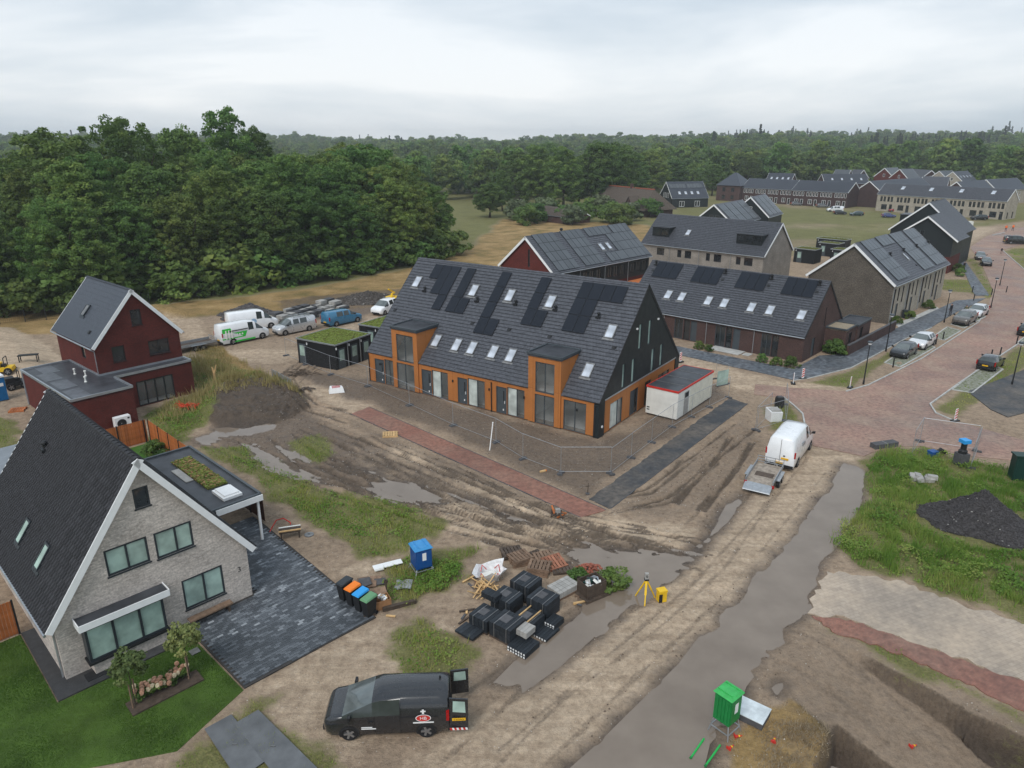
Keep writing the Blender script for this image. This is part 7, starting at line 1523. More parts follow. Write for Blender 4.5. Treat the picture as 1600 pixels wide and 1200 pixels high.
o = place('white_board', 'white door panel lying in the weeds by the blue cabinet', 'board', 606, 886, .45, .12); obj('panel', bx(-.8, -.22, 0, .8, .22, .04), T['white'], o); obj('panel_strip', bx(-.8, -.32, -.03, -.3, -.24, .03), T['white_dirty'], o)
o = place('plastic_sheet', 'crumpled grey plastic sheet lying in the weeds', 'sheet', 630, 916, 0, .05); mb = MB()
for i in range(5):
    for j_ in range(5):
        z = lambda a, b_: .12 * vn(np.array([a * 1.7 + 3.0]), np.array([b_ * 1.9]))[0]
        mb.face([(i * .17 - .4, j_ * .17 - .4, z(i, j_)), (i * .17 - .23, j_ * .17 - .4, z(i + 1, j_)), (i * .17 - .23, j_ * .17 - .23, z(i + 1, j_ + 1)), (i * .17 - .4, j_ * .17 - .23, z(i, j_ + 1))])
obj('sheet', mb, mk('grey_film', (.25, .26, .27), .3, .2), o)
o = place('wooden_stake', 'short dark stake standing in the weeds behind the box', 'stake', 604, 926); obj('stake_post', bx(-.04, -.04, 0, .04, .04, .75), T['wood_dark'], o); obj('stake_top', bx(-.1, -.05, .6, .1, .05, .75), T['wood_dark'], o)
# power cabinets on legs
def cabinet(label, px, py, col, lidcol, ang, w_=.78, hh=1.25, leg=.55):
    t_ = place('site_cabinet', label, 'cabinet', px, py, ang); q = w_ / 2
    obj('body', bx(-q, -q, leg, q, q, leg + hh), col, t_)
    for x in (-.62, -.2, .2, .62): obj('rib', bx(x * q - .04, -q - .025, leg + .06, x * q + .04, -q, leg + hh - .1), col, t_); obj('rib', bx(-q - .025, x * q - .04, leg + .06, -q, x * q + .04, leg + hh - .1), col, t_)
    mb = MB(); e_ = q + .07; mb.hexa([(-e_, -e_, leg + hh), (e_, -e_, leg + hh), (e_, e_, leg + hh), (-e_, e_, leg + hh), (-e_ * .8, -e_ * .8, leg + hh + .12), (e_ * .8, -e_ * .8, leg + hh + .12), (e_ * .8, e_ * .8, leg + hh + .12), (-e_ * .8, e_ * .8, leg + hh + .12)]); tp_ = obj('roof', mb, lidcol, t_)
    for y in (-.25, .25): obj('roof_rib', bx(-e_ * .75, y - .03, leg + hh + .12, e_ * .75, y + .03, leg + hh + .16), lidcol, tp_)
    dr = obj('door', bx(q, -q + .04, leg + .08, q + .03, q - .04, leg + hh - .06), col, t_); obj('label_plate', bx(q + .031, -.1, leg + .5, q + .036, .12, leg + .95), T['white'], dr)
    for x in (-1, 1):
        for y in (-1, 1):
            mb = MB(); mb.bar((x * q * .9, y * q * .9, leg), (x * q * 1.25, y * q * 1.25, -.05), .04); obj('leg', mb, T['galv'], t_)
    for a_, b2 in (((-1, -1), (1, -1)), ((1, -1), (1, 1)), ((1, 1), (-1, 1)), ((-1, 1), (-1, -1))):
        mb = MB(); mb.bar((a_[0] * q * 1.1, a_[1] * q * 1.1, .25), (b2[0] * q * 1.1, b2[1] * q * 1.1, .25), .035); obj('leg_brace', mb, T['galv'], t_)
cabinet('blue site power cabinet on legs in the weeds', 659, 891, T['blue_toilet'], mk('blue_lid', (.05, .26, .55), .4, .1), RAD(-62), .9, 1.15, .35)
cabinet('green site power cabinet on a steel frame in the flooded track', 1132, 1140, T['green_toilet'], mk('green_lid', (.05, .40, .10), .4, .2), RAD(-50), .72, 1.25, .62)
# slab pack with pale film next to the green cabinet
o = place('wrapped_pack', 'low pack under pale plastic film beside the green cabinet', 'pack', 1168, 1116, RAD(-38), .02); obj('load', bx(-.75, -.5, 0, .75, .5, .3), T['concrete_dark'], o); obj('film', bx(-.77, -.52, .3, .77, .52, .33), mk('pale_film', (.55, .60, .62), .3, .25, 2), o)
for i, (px, py, lb, a) in enumerate(((1148, 1152, 'red traffic cone lying beside the green cabinet frame', .1), (1138, 1172, 'red and yellow cone lying nearest the bottom edge', .6), (1208, 1161, 'small red marker lying on the straw', 1.0), (1428, 1145, 'red marker lying in the excavated floor', .3))):
    o = place('fallen_cone', lb, 'cone', px, py, a, .05); o.scale = (.6, .6, .45); mb = MB(); mb.lathe([(.13, 0), (.03, .5), (0, .5)], 10); obj('cone_body', mb, T['red'], o, M=Matrix.Rotation(math.pi / 2, 4, 'Y')); obj('cone_base', bx(-.03, -.16, -.1, .02, .16, .16), T['red'], o); mb = MB(); mb.lathe([(.09, .22), (.07, .32)], 10); obj('cone_band', mb, T['yellow'], o, M=Matrix.Rotation(math.pi / 2, 4, 'Y') @ Matrix.Scale(1.05, 4))
for (a, b_), lb in ((((1100, 1153), (1080, 1182)), 'upper bright green plastic pipe lying in the water'), (((1125, 1165), (1103, 1196)), 'lower bright green plastic pipe lying in the water')):
    p, q = on(*a, .05), on(*b_, .05); o = thing('plastic_pipe', lb, 'pipe', tuple(p), heading(p, q), 'green pipes'); L = math.dist(p, q); z = max(p[2], -.04) - p[2]; mb = MB(); mb.tube([(0, 0, z), (L, 0, z)], .04, 8); obj('pipe', mb, mk('green_pipe', (.02, .40, .08), .4, .1), o); mb = MB(); mb.tube([(L, 0, z), (L + .07, 0, z)], .05, 8); obj('socket_end', mb, T['green_toilet'], o)
# packs of black pavers
PKG = 'packs of black paving'
def pack(label, px, py, hh, w_=1.05, l=1.05, rows=7, mat='paver_black', ang=RAD(-38), ridges=True, z0=.0, legs=True):
    p = G(px, py, hh + .1); t_ = thing('paving_pack', label, 'paving pack', (p[0], p[1], max(-.04, gz(p[0], p[1])) if not z0 else z0), ang, PKG); k = 0
    if legs: obj('pallet_base', bx(-w_ / 2, -l / 2, 0, w_ / 2, l / 2, .1), T['wood_dark'], t_)
    nl = max(2, int(hh / .2)); 
    for j_ in range(nl):
        z = .1 + j_ * hh / nl
        for i in range(rows):
            d_ = rnd.uniform(-.015, .015); obj('kerb_stone', bx(-w_ / 2 + i * w_ / rows, -l / 2 + d_, z, -w_ / 2 + (i + 1) * w_ / rows - .012, l / 2 + d_, z + hh / nl - .01), T[mat], t_)
    if hh > .4:
        for x in (-.28, .3):
            obj('strap', bx(x * w_, -l / 2 - .02, .1, x * w_ + .03, l / 2 + .02, .1 + hh + .005), T['steel'], t_)
        obj('dust_patch', bx(-w_ * .3, -l * .2, .1 + hh, w_ * .1, l * .25, .1 + hh + .004), T['concrete_dark'], t_)
    return t_
pack('black paving pack at the back corner of the group', 822, 905, .85, 1.2, 1.15); pack('black paving pack second from the left at the back', 792, 928, .8, 1.2, 1.1); pack('black paving pack on the right of the group', 849, 931, .85, 1.2, 1.15)
pk = pack('black paving pack lowest on the left with a small bundle on top', 758, 957, .62, 1.1, 1.1); pack('small black bundle lying on the left paving pack', 768, 945, .3, .9, .5, 5, z0=.72, legs=False)
pack('large square black paving pack at the front of the group', 793, 968, .75, 1.25, 1.2, 6); pk2 = pack('low black paving pack with orange battens in the middle', 824, 962, .5, 1.2, 1.2)
for x in (-.3, .3): obj('batten', bx(x - .03, -.7, .612, x + .03, .7, .66), T['wood_pale'], pk2)
pack('flat layer of black kerbs at the left front', 733, 985, .12, 1.1, .8, 5, legs=False); pack('grey paving bundle on the white ended bundle', 819, 988, .3, .8, .7, 4, 'concrete', z0=.32, legs=False)
def tubes(label, px, py, nx, nz, L=1.1, ang=RAD(-38)):
    p = on(px, py); t_ = thing('kerb_bundle', label, 'kerb bundle', (p[0], p[1], max(p[2], -.05)), ang, PKG)
    for j_ in range(nz):
        for i in range(nx):
            q = obj('kerb_stone', bx(-nx * .075 + i * .15, -L / 2, j_ * .15, -nx * .075 + i * .15 + .135, L / 2, j_ * .15 + .135), T['paver_black'], t_); obj('white_end', bx(-nx * .075 + i * .15 + .025, -L / 2 - .012, j_ * .15 + .025, -nx * .075 + i * .15 + .11, -L / 2 - .002, j_ * .15 + .11), T['white'], q)
tubes('bundle of black kerbs with white ends at the front', 818, 1012, 7, 2); tubes('bundle of black kerbs with white ends standing in the water', 852, 988, 6, 1); tubes('short bundle of white ended kerbs at the water edge', 866, 976, 4, 2, .8)
# pallets
def pallet(label, px, py, ang, z=0.0, mat='wood_brown', tilt=0.0, group='wooden pallets', L=1.2, W=1.0):
    p = on(px, py); t_ = thing('wooden_pallet', label, 'pallet', (p[0], p[1], max(p[2], -.03) + z), ang, group); t_.rotation_euler.x = tilt
    for y in (-W / 2, -.05, W / 2 - .1): obj('bearer', bx(-L / 2, y, .02, L / 2, y + .1, .11), T[mat], t_)
    for i in range(6): obj('board', bx(-L / 2 + i * L / 6, -W / 2, .112, -L / 2 + i * L / 6 + L / 8, W / 2, .134), T[mat], t_)
    for y in (-W / 2, W / 2 - .1): obj('runner', bx(-L / 2, y, -.003, L / 2, y + .1, .018), T[mat], t_)
    return t_
for i in range(3): pallet(('bottom', 'middle', 'topmost')[i] + ' weathered pallet of the stack at the back left', 813, 878, .35 + i * .1, i * .15)
for i in range(3): pallet(('bottom', 'middle', 'topmost')[i] + ' pallet of the stack next to the black packs', 843, 893, -.35 + i * .06, i * .15, 'wood_brown' if i < 2 else 'wood_brown')
T['wood_red'] = mk('reddish_pallet_wood', (.27, .115, .07), .8, .3, 5, objvar=.25)
for i in range(2): pallet(('lower', 'upper')[i] + ' pallet of the short stack furthest back left', 800, 868, .1 + i * .2, i * .15, 'wood_dark')
pallet('brown pallet lying behind the reddish one', 835, 872, .6, .0, 'wood_dark'); pallet('brown pallet tilted on the pallet behind', 852, 876, .35, .14, 'wood_brown', .12)
pallet('reddish pallet leaning on the far end of the pallet row', 866, 884, .5, .15, 'wood_red', .25); pallet('grey pallet behind the reddish one', 878, 890, .2, .0, 'wood_dark')
pallet('new pale pallet beside the red brick path', 610, 680, .15, 0, 'wood_pale'); pallet('pale pallet on the sand left of the red house', 28, 641, .3, 0, 'wood_orange')
# debris bag and timber offcuts
o = place('rubble_bag', 'torn white rubble bag with red straps', 'bag', 766, 905, .4); r = random.Random(3); mb = MB(); N_ = 14
for i in range(N_):
    for j_ in range(4):
        P_ = lambda i, j_: (math.cos(i % N_ * 6.283 / N_) * (.45 + .1 * j_ * (.5 + vn(np.array([i % N_ * .9]), np.array([j_ * 1.0]))[0])), math.sin(i % N_ * 6.283 / N_) * (.42 + .08 * j_), j_ * .17 * (.5 + vn(np.array([i % N_ * 1.3 + 7]), np.array([.5]))[0]))
        mb.face([P_(i, j_), P_(i + 1, j_), P_(i + 1, j_ + 1), P_(i, j_ + 1)])
obj('bag_skin', mb, mk('white_woven_film', (.66, .66, .66), .5, .2, 6), o); obj('fill', bx(-.36, -.34, 0, .36, .34, .25), T['white_dirty'], o)
for a in (0, 1.6, 3.1, 4.7):
    mb = MB(); mb.tube([(math.cos(a) * .55, math.sin(a) * .5, .3), (math.cos(a + .4) * .62, math.sin(a + .4) * .58, .62), (math.cos(a + .8) * .55, math.sin(a + .8) * .5, .35)], .022, 6); obj('strap', mb, T['red'], o)
o = place('timber_offcuts', 'heap of pale timber offcuts in front of the rubble bag', 'timber heap', 758, 925)
for k in range(44):
    L = rnd.uniform(.4, 1.1); M_4 = Matrix.Translation((rnd.gauss(0, .32), rnd.gauss(0, .26), .06 + max(0, rnd.gauss(.16, .14)))) @ Matrix.Rotation(rnd.uniform(0, 3.14), 4, 'Z') @ Matrix.Rotation(rnd.uniform(-.5, .5), 4, 'Y'); obj('offcut', bx(-L / 2, -.03, -.015, L / 2, .03, .015, M_4), T['wood_pale'], o)
# grey blocks, brick heap, crate, branch heap
o = place('block_pack', 'pallet of grey concrete blocks beside the black packs', 'block pack', 880, 924, RAD(40)); obj('pallet_base', bx(-.75, -.5, 0, .75, .5, .12), T['wood_brown'], o)
for i in range(5):
    for j_ in range(4):
        for k in range(2): obj('block', bx(-.72 + i * .29, -.48 + j_ * .24, .12 + k * .16, -.45 + i * .29, -.255 + j_ * .24, .27 + k * .16), T['concrete'], o)
def heap(name, label, cat, px, py, rx, ry, hh, mat, piece, n, sz, ang=0.0, seed=1, core=None):
    p = on(px, py); t_ = thing(name, label, cat, (p[0], p[1], min(p[2], 0)), ang); r = np.random.default_rng(seed); mb = MB(); nr, na = 22, 52
    def P_(i, j_):
        q = i / nr; a = (j_ % na) * 6.28318 / na; rr = q * (1 + .16 * math.sin(2 * a + seed) + .08 * math.sin(5 * a)); z = hh * max(0, 1 - q) ** 1.12 * (1 + .25 * math.cos(a * 2 + seed * 2) * q)
        return (rx * rr * math.cos(a), ry * rr * math.sin(a), z + .12 * (vn(np.array([i * .7]), np.array([(j_ % na) * .8]))[0] - .5) * hh * (i < nr) - (.25 if i == nr else 0))
    for i in range(nr):
        for j_ in range(na): mb.face([P_(i, j_), P_(i + 1, j_), P_(i + 1, j_ + 1), P_(i, j_ + 1)] if i else [P_(0, 0), P_(1, j_), P_(1, j_ + 1)])
    obj(core or 'heap_body', mb.mesh('heap_body', 80), mat, t_)
    if n:
        b2 = MB()
        for k in range(n):
            i = r.random() ** .6 * nr; a = r.random() * na; p1 = P_(min(i, nr - .01), a); s2 = sz * r.uniform(.5, 1.3); M4 = Matrix.Translation((p1[0], p1[1], p1[2] + s2 * .2)) @ Matrix.Rotation(r.random() * 6, 4, Vector(r.normal(0, 1, 3))); b2.box(-s2, -s2 * .7, -s2 * .5, s2, s2 * .7, s2 * .5, int(r.random() < .006), M4)
        stuff(obj(piece, b2, [mat, T['concrete']], t_))
    return t_
dk = mk('dark_gravel', (.062, .058, .06), .8, .4, 9, bump=.9)
heap('gravel_heap', 'large heap of dark gravel in the weeds at the right', 'gravel heap', 1527, 822, 3.0, 2.3, 2.4, dk, 'gravel', 9000, .04, RAD(-30), 2)
heap('gravel_heap', 'grey gravel heap behind the white vans', 'gravel heap', 393, 494, 5.0, 3.0, 1.7, mk('grey_gravel', (.10, .092, .092), .85, .35, 5, bump=.8), 'gravel', 2200, .09, 0, 4)
heap('soil_heap', 'dark soil heap behind the stacked blocks', 'soil heap', 575, 470, 5.5, 3.2, 1.4, mk('grey_soil', (.085, .075, .068), .9, .3, 5, bump=.8), 'clods', 1200, .1, 0, 6)
o = place('brick_heap', 'small heap of red bricks at the puddle edge', 'brick heap', 918, 888, .3)
brm = bx(-.105, -.05, 0, .105, .05, .06).mesh('brick'); brm.materials.append(mk('red_brick_unit', (.30, .10, .065), .85, .2, 8, objvar=.25))
for k in range(90):
    a, q = rnd.random() * 6.28, rnd.random() ** .5; obj('brick', brm, None, o, M=Matrix.Translation((math.cos(a) * q * .8, math.sin(a) * q * .45, max(0, .28 * (1 - q)) + rnd.uniform(-.02, .05))) @ Matrix.Rotation(rnd.random() * 6, 4, 'Z') @ Matrix.Rotation(rnd.uniform(-.5, .5), 4, 'X'))
o = place('rubbish_crate', 'dark open crate filled with rubbish standing on a pallet', 'crate', 924, 926, RAD(32), .12)
for q in ((-.6, -.45, .02, .6, -.42, .75), (-.6, .42, .02, .6, .45, .75), (-.6, -.42, .02, -.57, .42, .75), (.57, -.42, .02, .6, .42, .75)): obj('crate_side', bx(*q), T['wood_dark'], o)
obj('crate_floor', bx(-.57, -.42, .0, .57, .42, .3), T['black'], o)
for k in range(16): obj('rubbish', bx(-.16, -.12, 0, .16, .12, .04 + rnd.random() * .12, Matrix.Translation((rnd.uniform(-.38, .38), rnd.uniform(-.26, .26), .42 + rnd.random() * .28)) @ Matrix.Rotation(rnd.random() * 3, 4, (rnd.random() - .5, rnd.random() - .5, 1))), [T['white_dirty'], T['concrete'], T['green_dark'], T['black'], T['zinc']][k % 5], o)
pallet('dark pallet under the rubbish crate', 924, 927, RAD(32), -.02, 'wood_dark', L=1.5, W=1.15)
p = on(958, 915); bush(p[0], p[1], .42, 'heap of cut green branches beside the crate', wide=1.5, name='branch_heap'); p = on(900, 905); bush(p[0], p[1], .3, 'clump of weeds growing beside the brick heap', wide=1.3)
# surveyor tripod and case
o = place('survey_tripod', 'yellow surveyor tripod with instrument at the water edge', 'tripod', 1008, 936)
for a in (.3, 2.4, 4.5):
    mb = MB(); mb.bar((0, 0, 1.25), (math.cos(a) * .32, math.sin(a) * .32, .55), .11, .07); mb.bar((math.cos(a) * .31, math.sin(a) * .31, .6), (math.cos(a) * .58, math.sin(a) * .58, 0), .06); obj('leg', mb, T['yellow'], o)
obj('head', bx(-.11, -.11, 1.23, .11, .11, 1.3), T['black'], o); obj('instrument', bx(-.09, -.07, 1.3, .09, .07, 1.62), T['concrete'], o); mb = MB(); mb.lathe([(.05, -.11), (.05, .11), (0, .11)], 10, 0, (0, 0, 1.48), 'y'); obj('telescope', mb, T['black'], o)
o = place('instrument_case', 'yellow instrument case standing next to the tripod', 'case', 1033, 939, .3); obj('case_body', bx(-.21, -.17, .02, .21, .17, .58), T['yellow'], o); obj('case_lid', bx(-.23, -.19, .58, .23, .19, .68), T['yellow'], o); obj('shoulder_pad', bx(-.23, -.2, .05, -.05, -.172, .5), T['black'], o)
# things by the carport
o = place('saw_bench', 'low dark work table with timber by the dark fence', 'table', 454, 838, .3); obj('top', bx(-.6, -.35, .42, .6, .35, .5), T['wood_dark'], o)
for x in (-.5, .5):
    for y in (-.28, .28): obj('leg', bx(x - .04, y - .04, 0, x + .04, y + .04, .42), T['wood_dark'], o)
for k in range(4): obj('timber', bx(-.62, -.3 + k * .15, .505, .62, -.2 + k * .15, .56), T['wood_pale'] if k == 0 else (T['white_dirty'] if k == 3 else T['wood_dark']), o)
o = place('hose_coil', 'red hose lying behind the work table', 'hose', 441, 822); mb = MB(); mb.tube([(-.5, -.9, .03), (-.55, -.3, .04), (-.4, .2, .3), (.0, .35, .35), (.4, .3, .1), (.5, .1, .03)], .035, 8); obj('hose', mb, T['red'], o); mb = MB(); mb.tube([(.5, .1, .03), (.6, .05, .03)], .05, 8); obj('nozzle', mb, T['steel'], o)
o = place('manhole_lid', 'round dark lid lying by the work table', 'lid', 483, 836); mb = MB(); mb.lathe([(.28, 0), (.28, .05), (.24, .06), (0, .06)], 16); obj('lid_plate', mb, T['steel'], o); obj('lid_grip', bx(-.06, -.02, .06, .06, .02, .08), T['black'], o)
# steel road plates at the lower edge
for q, lb in (([(320, 1142), (362, 1119), (418, 1190), (372, 1222)], 'grey road plate, left of the pair at the bottom edge'), ([(366, 1134), (404, 1112), (496, 1203), (450, 1240)], 'grey road plate, right of the pair at the bottom edge')):
    mb = MB(); pp = PX(q); cx_, cy_ = np.mean(pp, 0); mb.prism([(x - cx_, y - cy_) for x, y in pp], 0, .03); o = thing('road_plate', lb, 'steel plate', (cx_, cy_, gz(cx_, cy_) + .07)); obj('plate', mb, mk('dull_plate', (.13, .135, .14), .5, .25, 1.2, .2), o); obj('lifting_lug', bx(-.1, -.02, .03, .1, .02, .06), T['steel'], o)
# red netting, birch stump, timber, big bag
o = place('safety_netting', 'tangled orange red safety netting beside the red house', 'netting', 291, 640, 0, .28)
for k in range(26):
    a, q = rnd.random() * 6.28, rnd.random(); x, y = math.cos(a) * q * 1.1, math.sin(a) * q * .5; mb = MB(); mb.tube([(x, y, .05), (x + rnd.gauss(0, .3), y + rnd.gauss(0, .2), .1 + rnd.random() * .25), (x + rnd.gauss(0, .5), y + rnd.gauss(0, .3), .05)], .03, 5); obj('net_strand', mb, mk('netting', (.62, .07, .03), .5, .1) if k == 0 else bpy.data.materials['netting'], o)
o = place('dead_trunk', 'pale forked dead trunk standing in the dry grass', 'trunk', 336, 597); mb = MB(); mb.tube([(0, 0, -.1), (.05, 0, .9), (-.1, 0, 1.5)], [.16, .13, .05], 8); obj('stem', mb, T['wood_pale'], o); mb = MB(); mb.tube([(.05, 0, .8), (.3, .05, 1.7)], [.1, .04], 7); obj('fork', mb, T['wood_pale'], o)
o = place('big_bag', 'small white bag pack lying by the path end', 'bag', 526, 612, .3); mb = MB(); mb.hexa([(-.7, -.5, 0), (.7, -.5, 0), (.7, .5, 0), (-.7, .5, 0), (-.55, -.38, .45), (.58, -.36, .5), (.5, .4, .42), (-.56, .36, .5)]); obj('bag_skin', mb, T['white'], o); obj('bag_print', bx(-.4, -.3, .46, .35, .25, .5), mk('red_print', (.45, .2, .2), .6, .5, 6), o)
o = place('timber_scraps', 'dark timber scraps at the end of the sandy path', 'timber', 478, 610)
for k in range(8): obj('scrap', bx(-.5, -.06, 0, .5, .06, .06, Matrix.Translation((rnd.uniform(-.5, .5), rnd.uniform(-.3, .3), rnd.random() * .15)) @ Matrix.Rotation(rnd.random() * 3, 4, 'Z')), T['wood_dark'], o)
o = place('root_clump', 'broken timber and roots lying below the red path', 'debris', 872, 806, .2)
for k in range(12): obj('scrap', bx(-.45, -.05, 0, .45, .05, .08, Matrix.Translation((rnd.uniform(-.4, .4), rnd.uniform(-.25, .25), rnd.random() * .25)) @ Matrix.Rotation(rnd.random() * 3, 4, (rnd.gauss(0, .2), rnd.gauss(0, .2), 1))), T['wood_orange'] if k % 3 == 0 else T['wood_dark'], o)
obj('stone', bx(-.16, -.1, .1, .12, .12, .5), T['concrete'], o)
o = place('branch_pile', 'brushwood pile inside the construction fence', 'brushwood', 467, 586)
for k in range(40): L = rnd.uniform(.6, 1.6); obj('twig', bx(-L / 2, -.015, -.015, L / 2, .015, .015, Matrix.Translation((rnd.gauss(0, .9), rnd.gauss(0, .5), .08 + abs(rnd.gauss(0, .18)))) @ Matrix.Rotation(rnd.gauss(.4, .5), 4, 'Z') @ Matrix.Rotation(rnd.gauss(0, .2), 4, 'Y')), T['wood_dark'], o)
# black corrugated edging standing in the soil near the shed
for px, py, lb in ((600 - 145, 605, 'corrugated sheet standing in the soil by the sandy path'),):
    o = place('corrugated_sheet', lb, 'sheet', 440, 600, heading(G(430, 590), G(470, 612)))
    for i in range(22): obj('fold', bx(-2 + i * .19, (i % 2) * .06 - .03, 0, -2 + i * .19 + .17, (i % 2) * .06 + .0, .75), T['galv'], o)
# site container
A_ = G(1009, 650); B_ = G(1056, 660); th = heading((11.35, 56.5), (13.58, 54.78)); 
ct = thing('site_container', 'white site cabin with red roof edge beside the black gable', 'container', (11.4, 56.75, 0), th); CW, CL, CHh = 2.85, 7.2, 2.55
def crib(x0, y0, x1, y1, z0, z1): return bx(x0, y0, z0, x1, y1, z1)
obj('wall', bx(0, 0, .15, CW, CL, CHh), T['white_dirty'], ct); rf = obj('roof', bx(-.03, -.03, CHh, CW + .03, CL + .03, CHh + .05), T['bitumen'], ct)
for q in ((-.05, -.05, CW + .05, .02), (-.05, CL - .02, CW + .05, CL + .05), (-.05, .02, .02, CL - .02), (CW - .02, .02, CW + .05, CL - .02)): obj('roof_edge', bx(q[0], q[1], CHh - .09, q[2], q[3], CHh + .07), T['red'], rf)
for k in range(3): obj('roof_seam', bx(0, 1.6 + k * 1.9, CHh + .05, CW, 1.66 + k * 1.9, CHh + .075), T['steel'], rf)
for k in range(6):
    y0 = .02 + k * 1.2
    if k != 1: obj('wall_panel', bx(CW, y0, .2, CW + .012, y0 + 1.18, CHh - .16), T['cream'] if k > 1 else T['white_dirty'], ct)
dr = obj('door', bx(CW, 1.25, .2, CW + .03, 2.15, 2.2), T['concrete'], ct); obj('door_window', bx(CW + .031, 1.35, 1.7, CW + .036, 2.05, 2.12), T['glass'], dr)
for x in (.1, CW - .3):
    for y in (.1, CL - .3): obj('foot', bx(x, y, 0, x + .2, y + .2, .15), T['wood_dark'], ct)
for k in range(2): obj('vent_slot', bx(.1, -.012, .45 + k * .2, .35, 0, .55 + k * .2), T['black'], ct)
# construction fence panels
FW, FH = 3.45, 2.0
def wire_mesh():
    mb = MB()
    for i in range(1, 34): mb.bar((i * FW / 34, 0, .15), (i * FW / 34, 0, FH), .0015)
    for k in range(1, 9): mb.bar((0, 0, .15 + k * .205), (FW, 0, .15 + k * .205), .0015)
    return mb.mesh('wire_infill')
fmm = MB(); fmm.tube([(0, 0, 0), (0, 0, FH)], .017, 6); fmm.tube([(FW, 0, 0), (FW, 0, FH)], .017, 6); fmm.tube([(0, 0, FH), (FW, 0, FH)], .018, 6); fmm.tube([(0, 0, .15), (FW, 0, .15)], .015, 6)
fme = fmm.mesh('frame', True); fme.materials.append(T['galv']); wme = wire_mesh(); wme.materials.append(T['galv']); fom = MB(); fom.hexa([(-.11, -.33, 0), (.11, -.33, 0), (.11, .33, 0), (-.11, .33, 0), (-.09, -.3, .13), (.09, -.3, .13), (.09, .3, .13), (-.09, .3, .13)]); fom = fom.mesh('foot'); fom.materials.append(T['concrete_dark'])
def panel(p0, p1, label, group='construction fence panels', tiltx=0.0):
    L = math.dist(p0[:2], p1[:2]); z = gz(p0[0], p0[1]); t_ = thing('fence_panel', label, 'fence', (p0[0], p0[1], z + .02), heading(p0, p1), group); t_.scale = (L / FW, 1, 1); t_.rotation_euler.x = tiltx
    obj('frame', fme, None, t_); stuff(obj('wire_infill', wme, None, t_))
    for x in (0, FW): obj('foot', fom, None, t_, M=Matrix.Translation((x, 0, -.02)))
run1 = [(447, 556), (478, 570), (517, 586), (575, 604), (640, 634), (708, 666), (775, 692), (817, 718), (876, 741), (954, 741), (986, 716), (1018, 692), (1050, 668), (1080, 652), (1108, 637), (1138, 622)]
nms = ['leftmost fence panel near the green roofed shed', 'second fence panel from the left', 'third fence panel from the left', 'fence panel before the left bay of the terrace', 'fence panel before the second door of the terrace', 'fence panel left of the leaning white post', 'fence panel at the leaning white post', 'fence panel right of the leaning white post', 'fence panel facing the camera before the right corner', 'fence panel just past the right corner', 'fence panel before the terrace gable', 'fence panel left of the site cabin', 'fence panel before the cabin door', 'fence panel along the cabin side', 'last fence panel at the far end of the cabin']
for a, b_, nm in zip(run1[:-1], run1[1:], nms): panel(on(*a), on(*b_), nm)
for a, b_, nm in (((1180, 672), (1203, 648), 'left panel of the small fenced corner by the junction'), ((1182, 674), (1228, 660), 'front panel of the small fenced corner by the junction'), ((1228, 658), (1226, 632), 'right panel of the small fenced corner by the junction'), ((1424, 712), (1437, 690), 'left panel of the fenced corner in the weeds'), ((1437, 690), (1524, 703), 'rear panel of the fenced corner in the weeds'), ((1516, 732), (1526, 706), 'right panel of the fenced corner in the weeds'), ((1118, 592), (1136, 600), 'loose panel with a pale sheet behind the cabin')): panel(on(*a), on(*b_), nm)
o = place('leaning_post', 'white post leaning on the construction fence', 'post', 765, 704); mb = MB(); mb.bar((0, 0, 0), (.25, .3, 2.1), .07); obj('post', mb, T['white'], o); obj('cap', bx(.2, .25, 2.1, .3, .35, 2.16), T['white'], o)
o = place('plastic_crate_stack', 'pale green sheet standing behind the cabin', 'sheet', 1128, 602, .5); obj('sheet', bx(-.7, -.02, 0, .7, .02, 1.5), T['glass_mint'], o); obj('sheet_foot', bx(-.7, -.15, 0, .7, .15, .06), T['concrete_dark'], o)
o = place('survey_marker', 'thin iron marker in the soil by the dark path', 'marker', 918, 772); mb = MB(); mb.tube([(0, 0, 0), (.03, 0, .8)], .025, 6); mb.tube([(-.15, 0, .55), (.15, 0, .6)], .02, 6); obj('marker_rod', mb, T['wood_dark'], o); obj('marker_base', bx(-.12, -.1, 0, .12, .1, .08), T['concrete_dark'], o)
o = place('orange_brick', 'orange block lying between fence and red path', 'block', 848, 738, .5); obj('block_body', bx(-.22, -.06, 0, .22, .06, .1), T['wood_pale'], o); obj('block_end', bx(.22, -.05, 0, .3, .05, .08), T['bin_orange'], o)
# junction corner: bag and barrel
o = place('big_bag', 'white and clear big bag inside the fenced corner by the junction', 'bag', 1208, 656, .2); mb = MB(); mb.hexa([(-.5, -.45, 0), (.5, -.45, 0), (.5, .45, 0), (-.5, .45, 0), (-.56, -.5, .9), (.5, -.52, .8), (.55, .5, .95), (-.5, .52, 1.0)]); obj('bag_skin', mb, T['white'], o); obj('bag_fill', bx(-.42, -.4, .7, .42, .4, 1.0), T['concrete'], o)
o = place('water_barrel', 'black barrel at the back of the fenced corner', 'barrel', 1217, 636); mb = MB(); mb.lathe([(.36, 0), (.4, .25), (.4, .75), (.36, .95), (.3, .97), (0, .97)], 16); obj('drum', mb, T['black'], o); obj('drum_lid', bx(-.2, -.2, .97, .2, .2, 1.02), T['concrete_dark'], o)
o = place('kerb_block', 'dark stone kerb block lying at the edge of the brick road', 'block', 1381, 698, heading(G(1364, 703), G(1400, 698))); obj('block_body', bx(-1.05, -.3, 0, 1.05, .3, .42), T['concrete_dark'], o); obj('block_strap', bx(-.05, -.305, 0, .05, .305, .425), T['steel'], o)
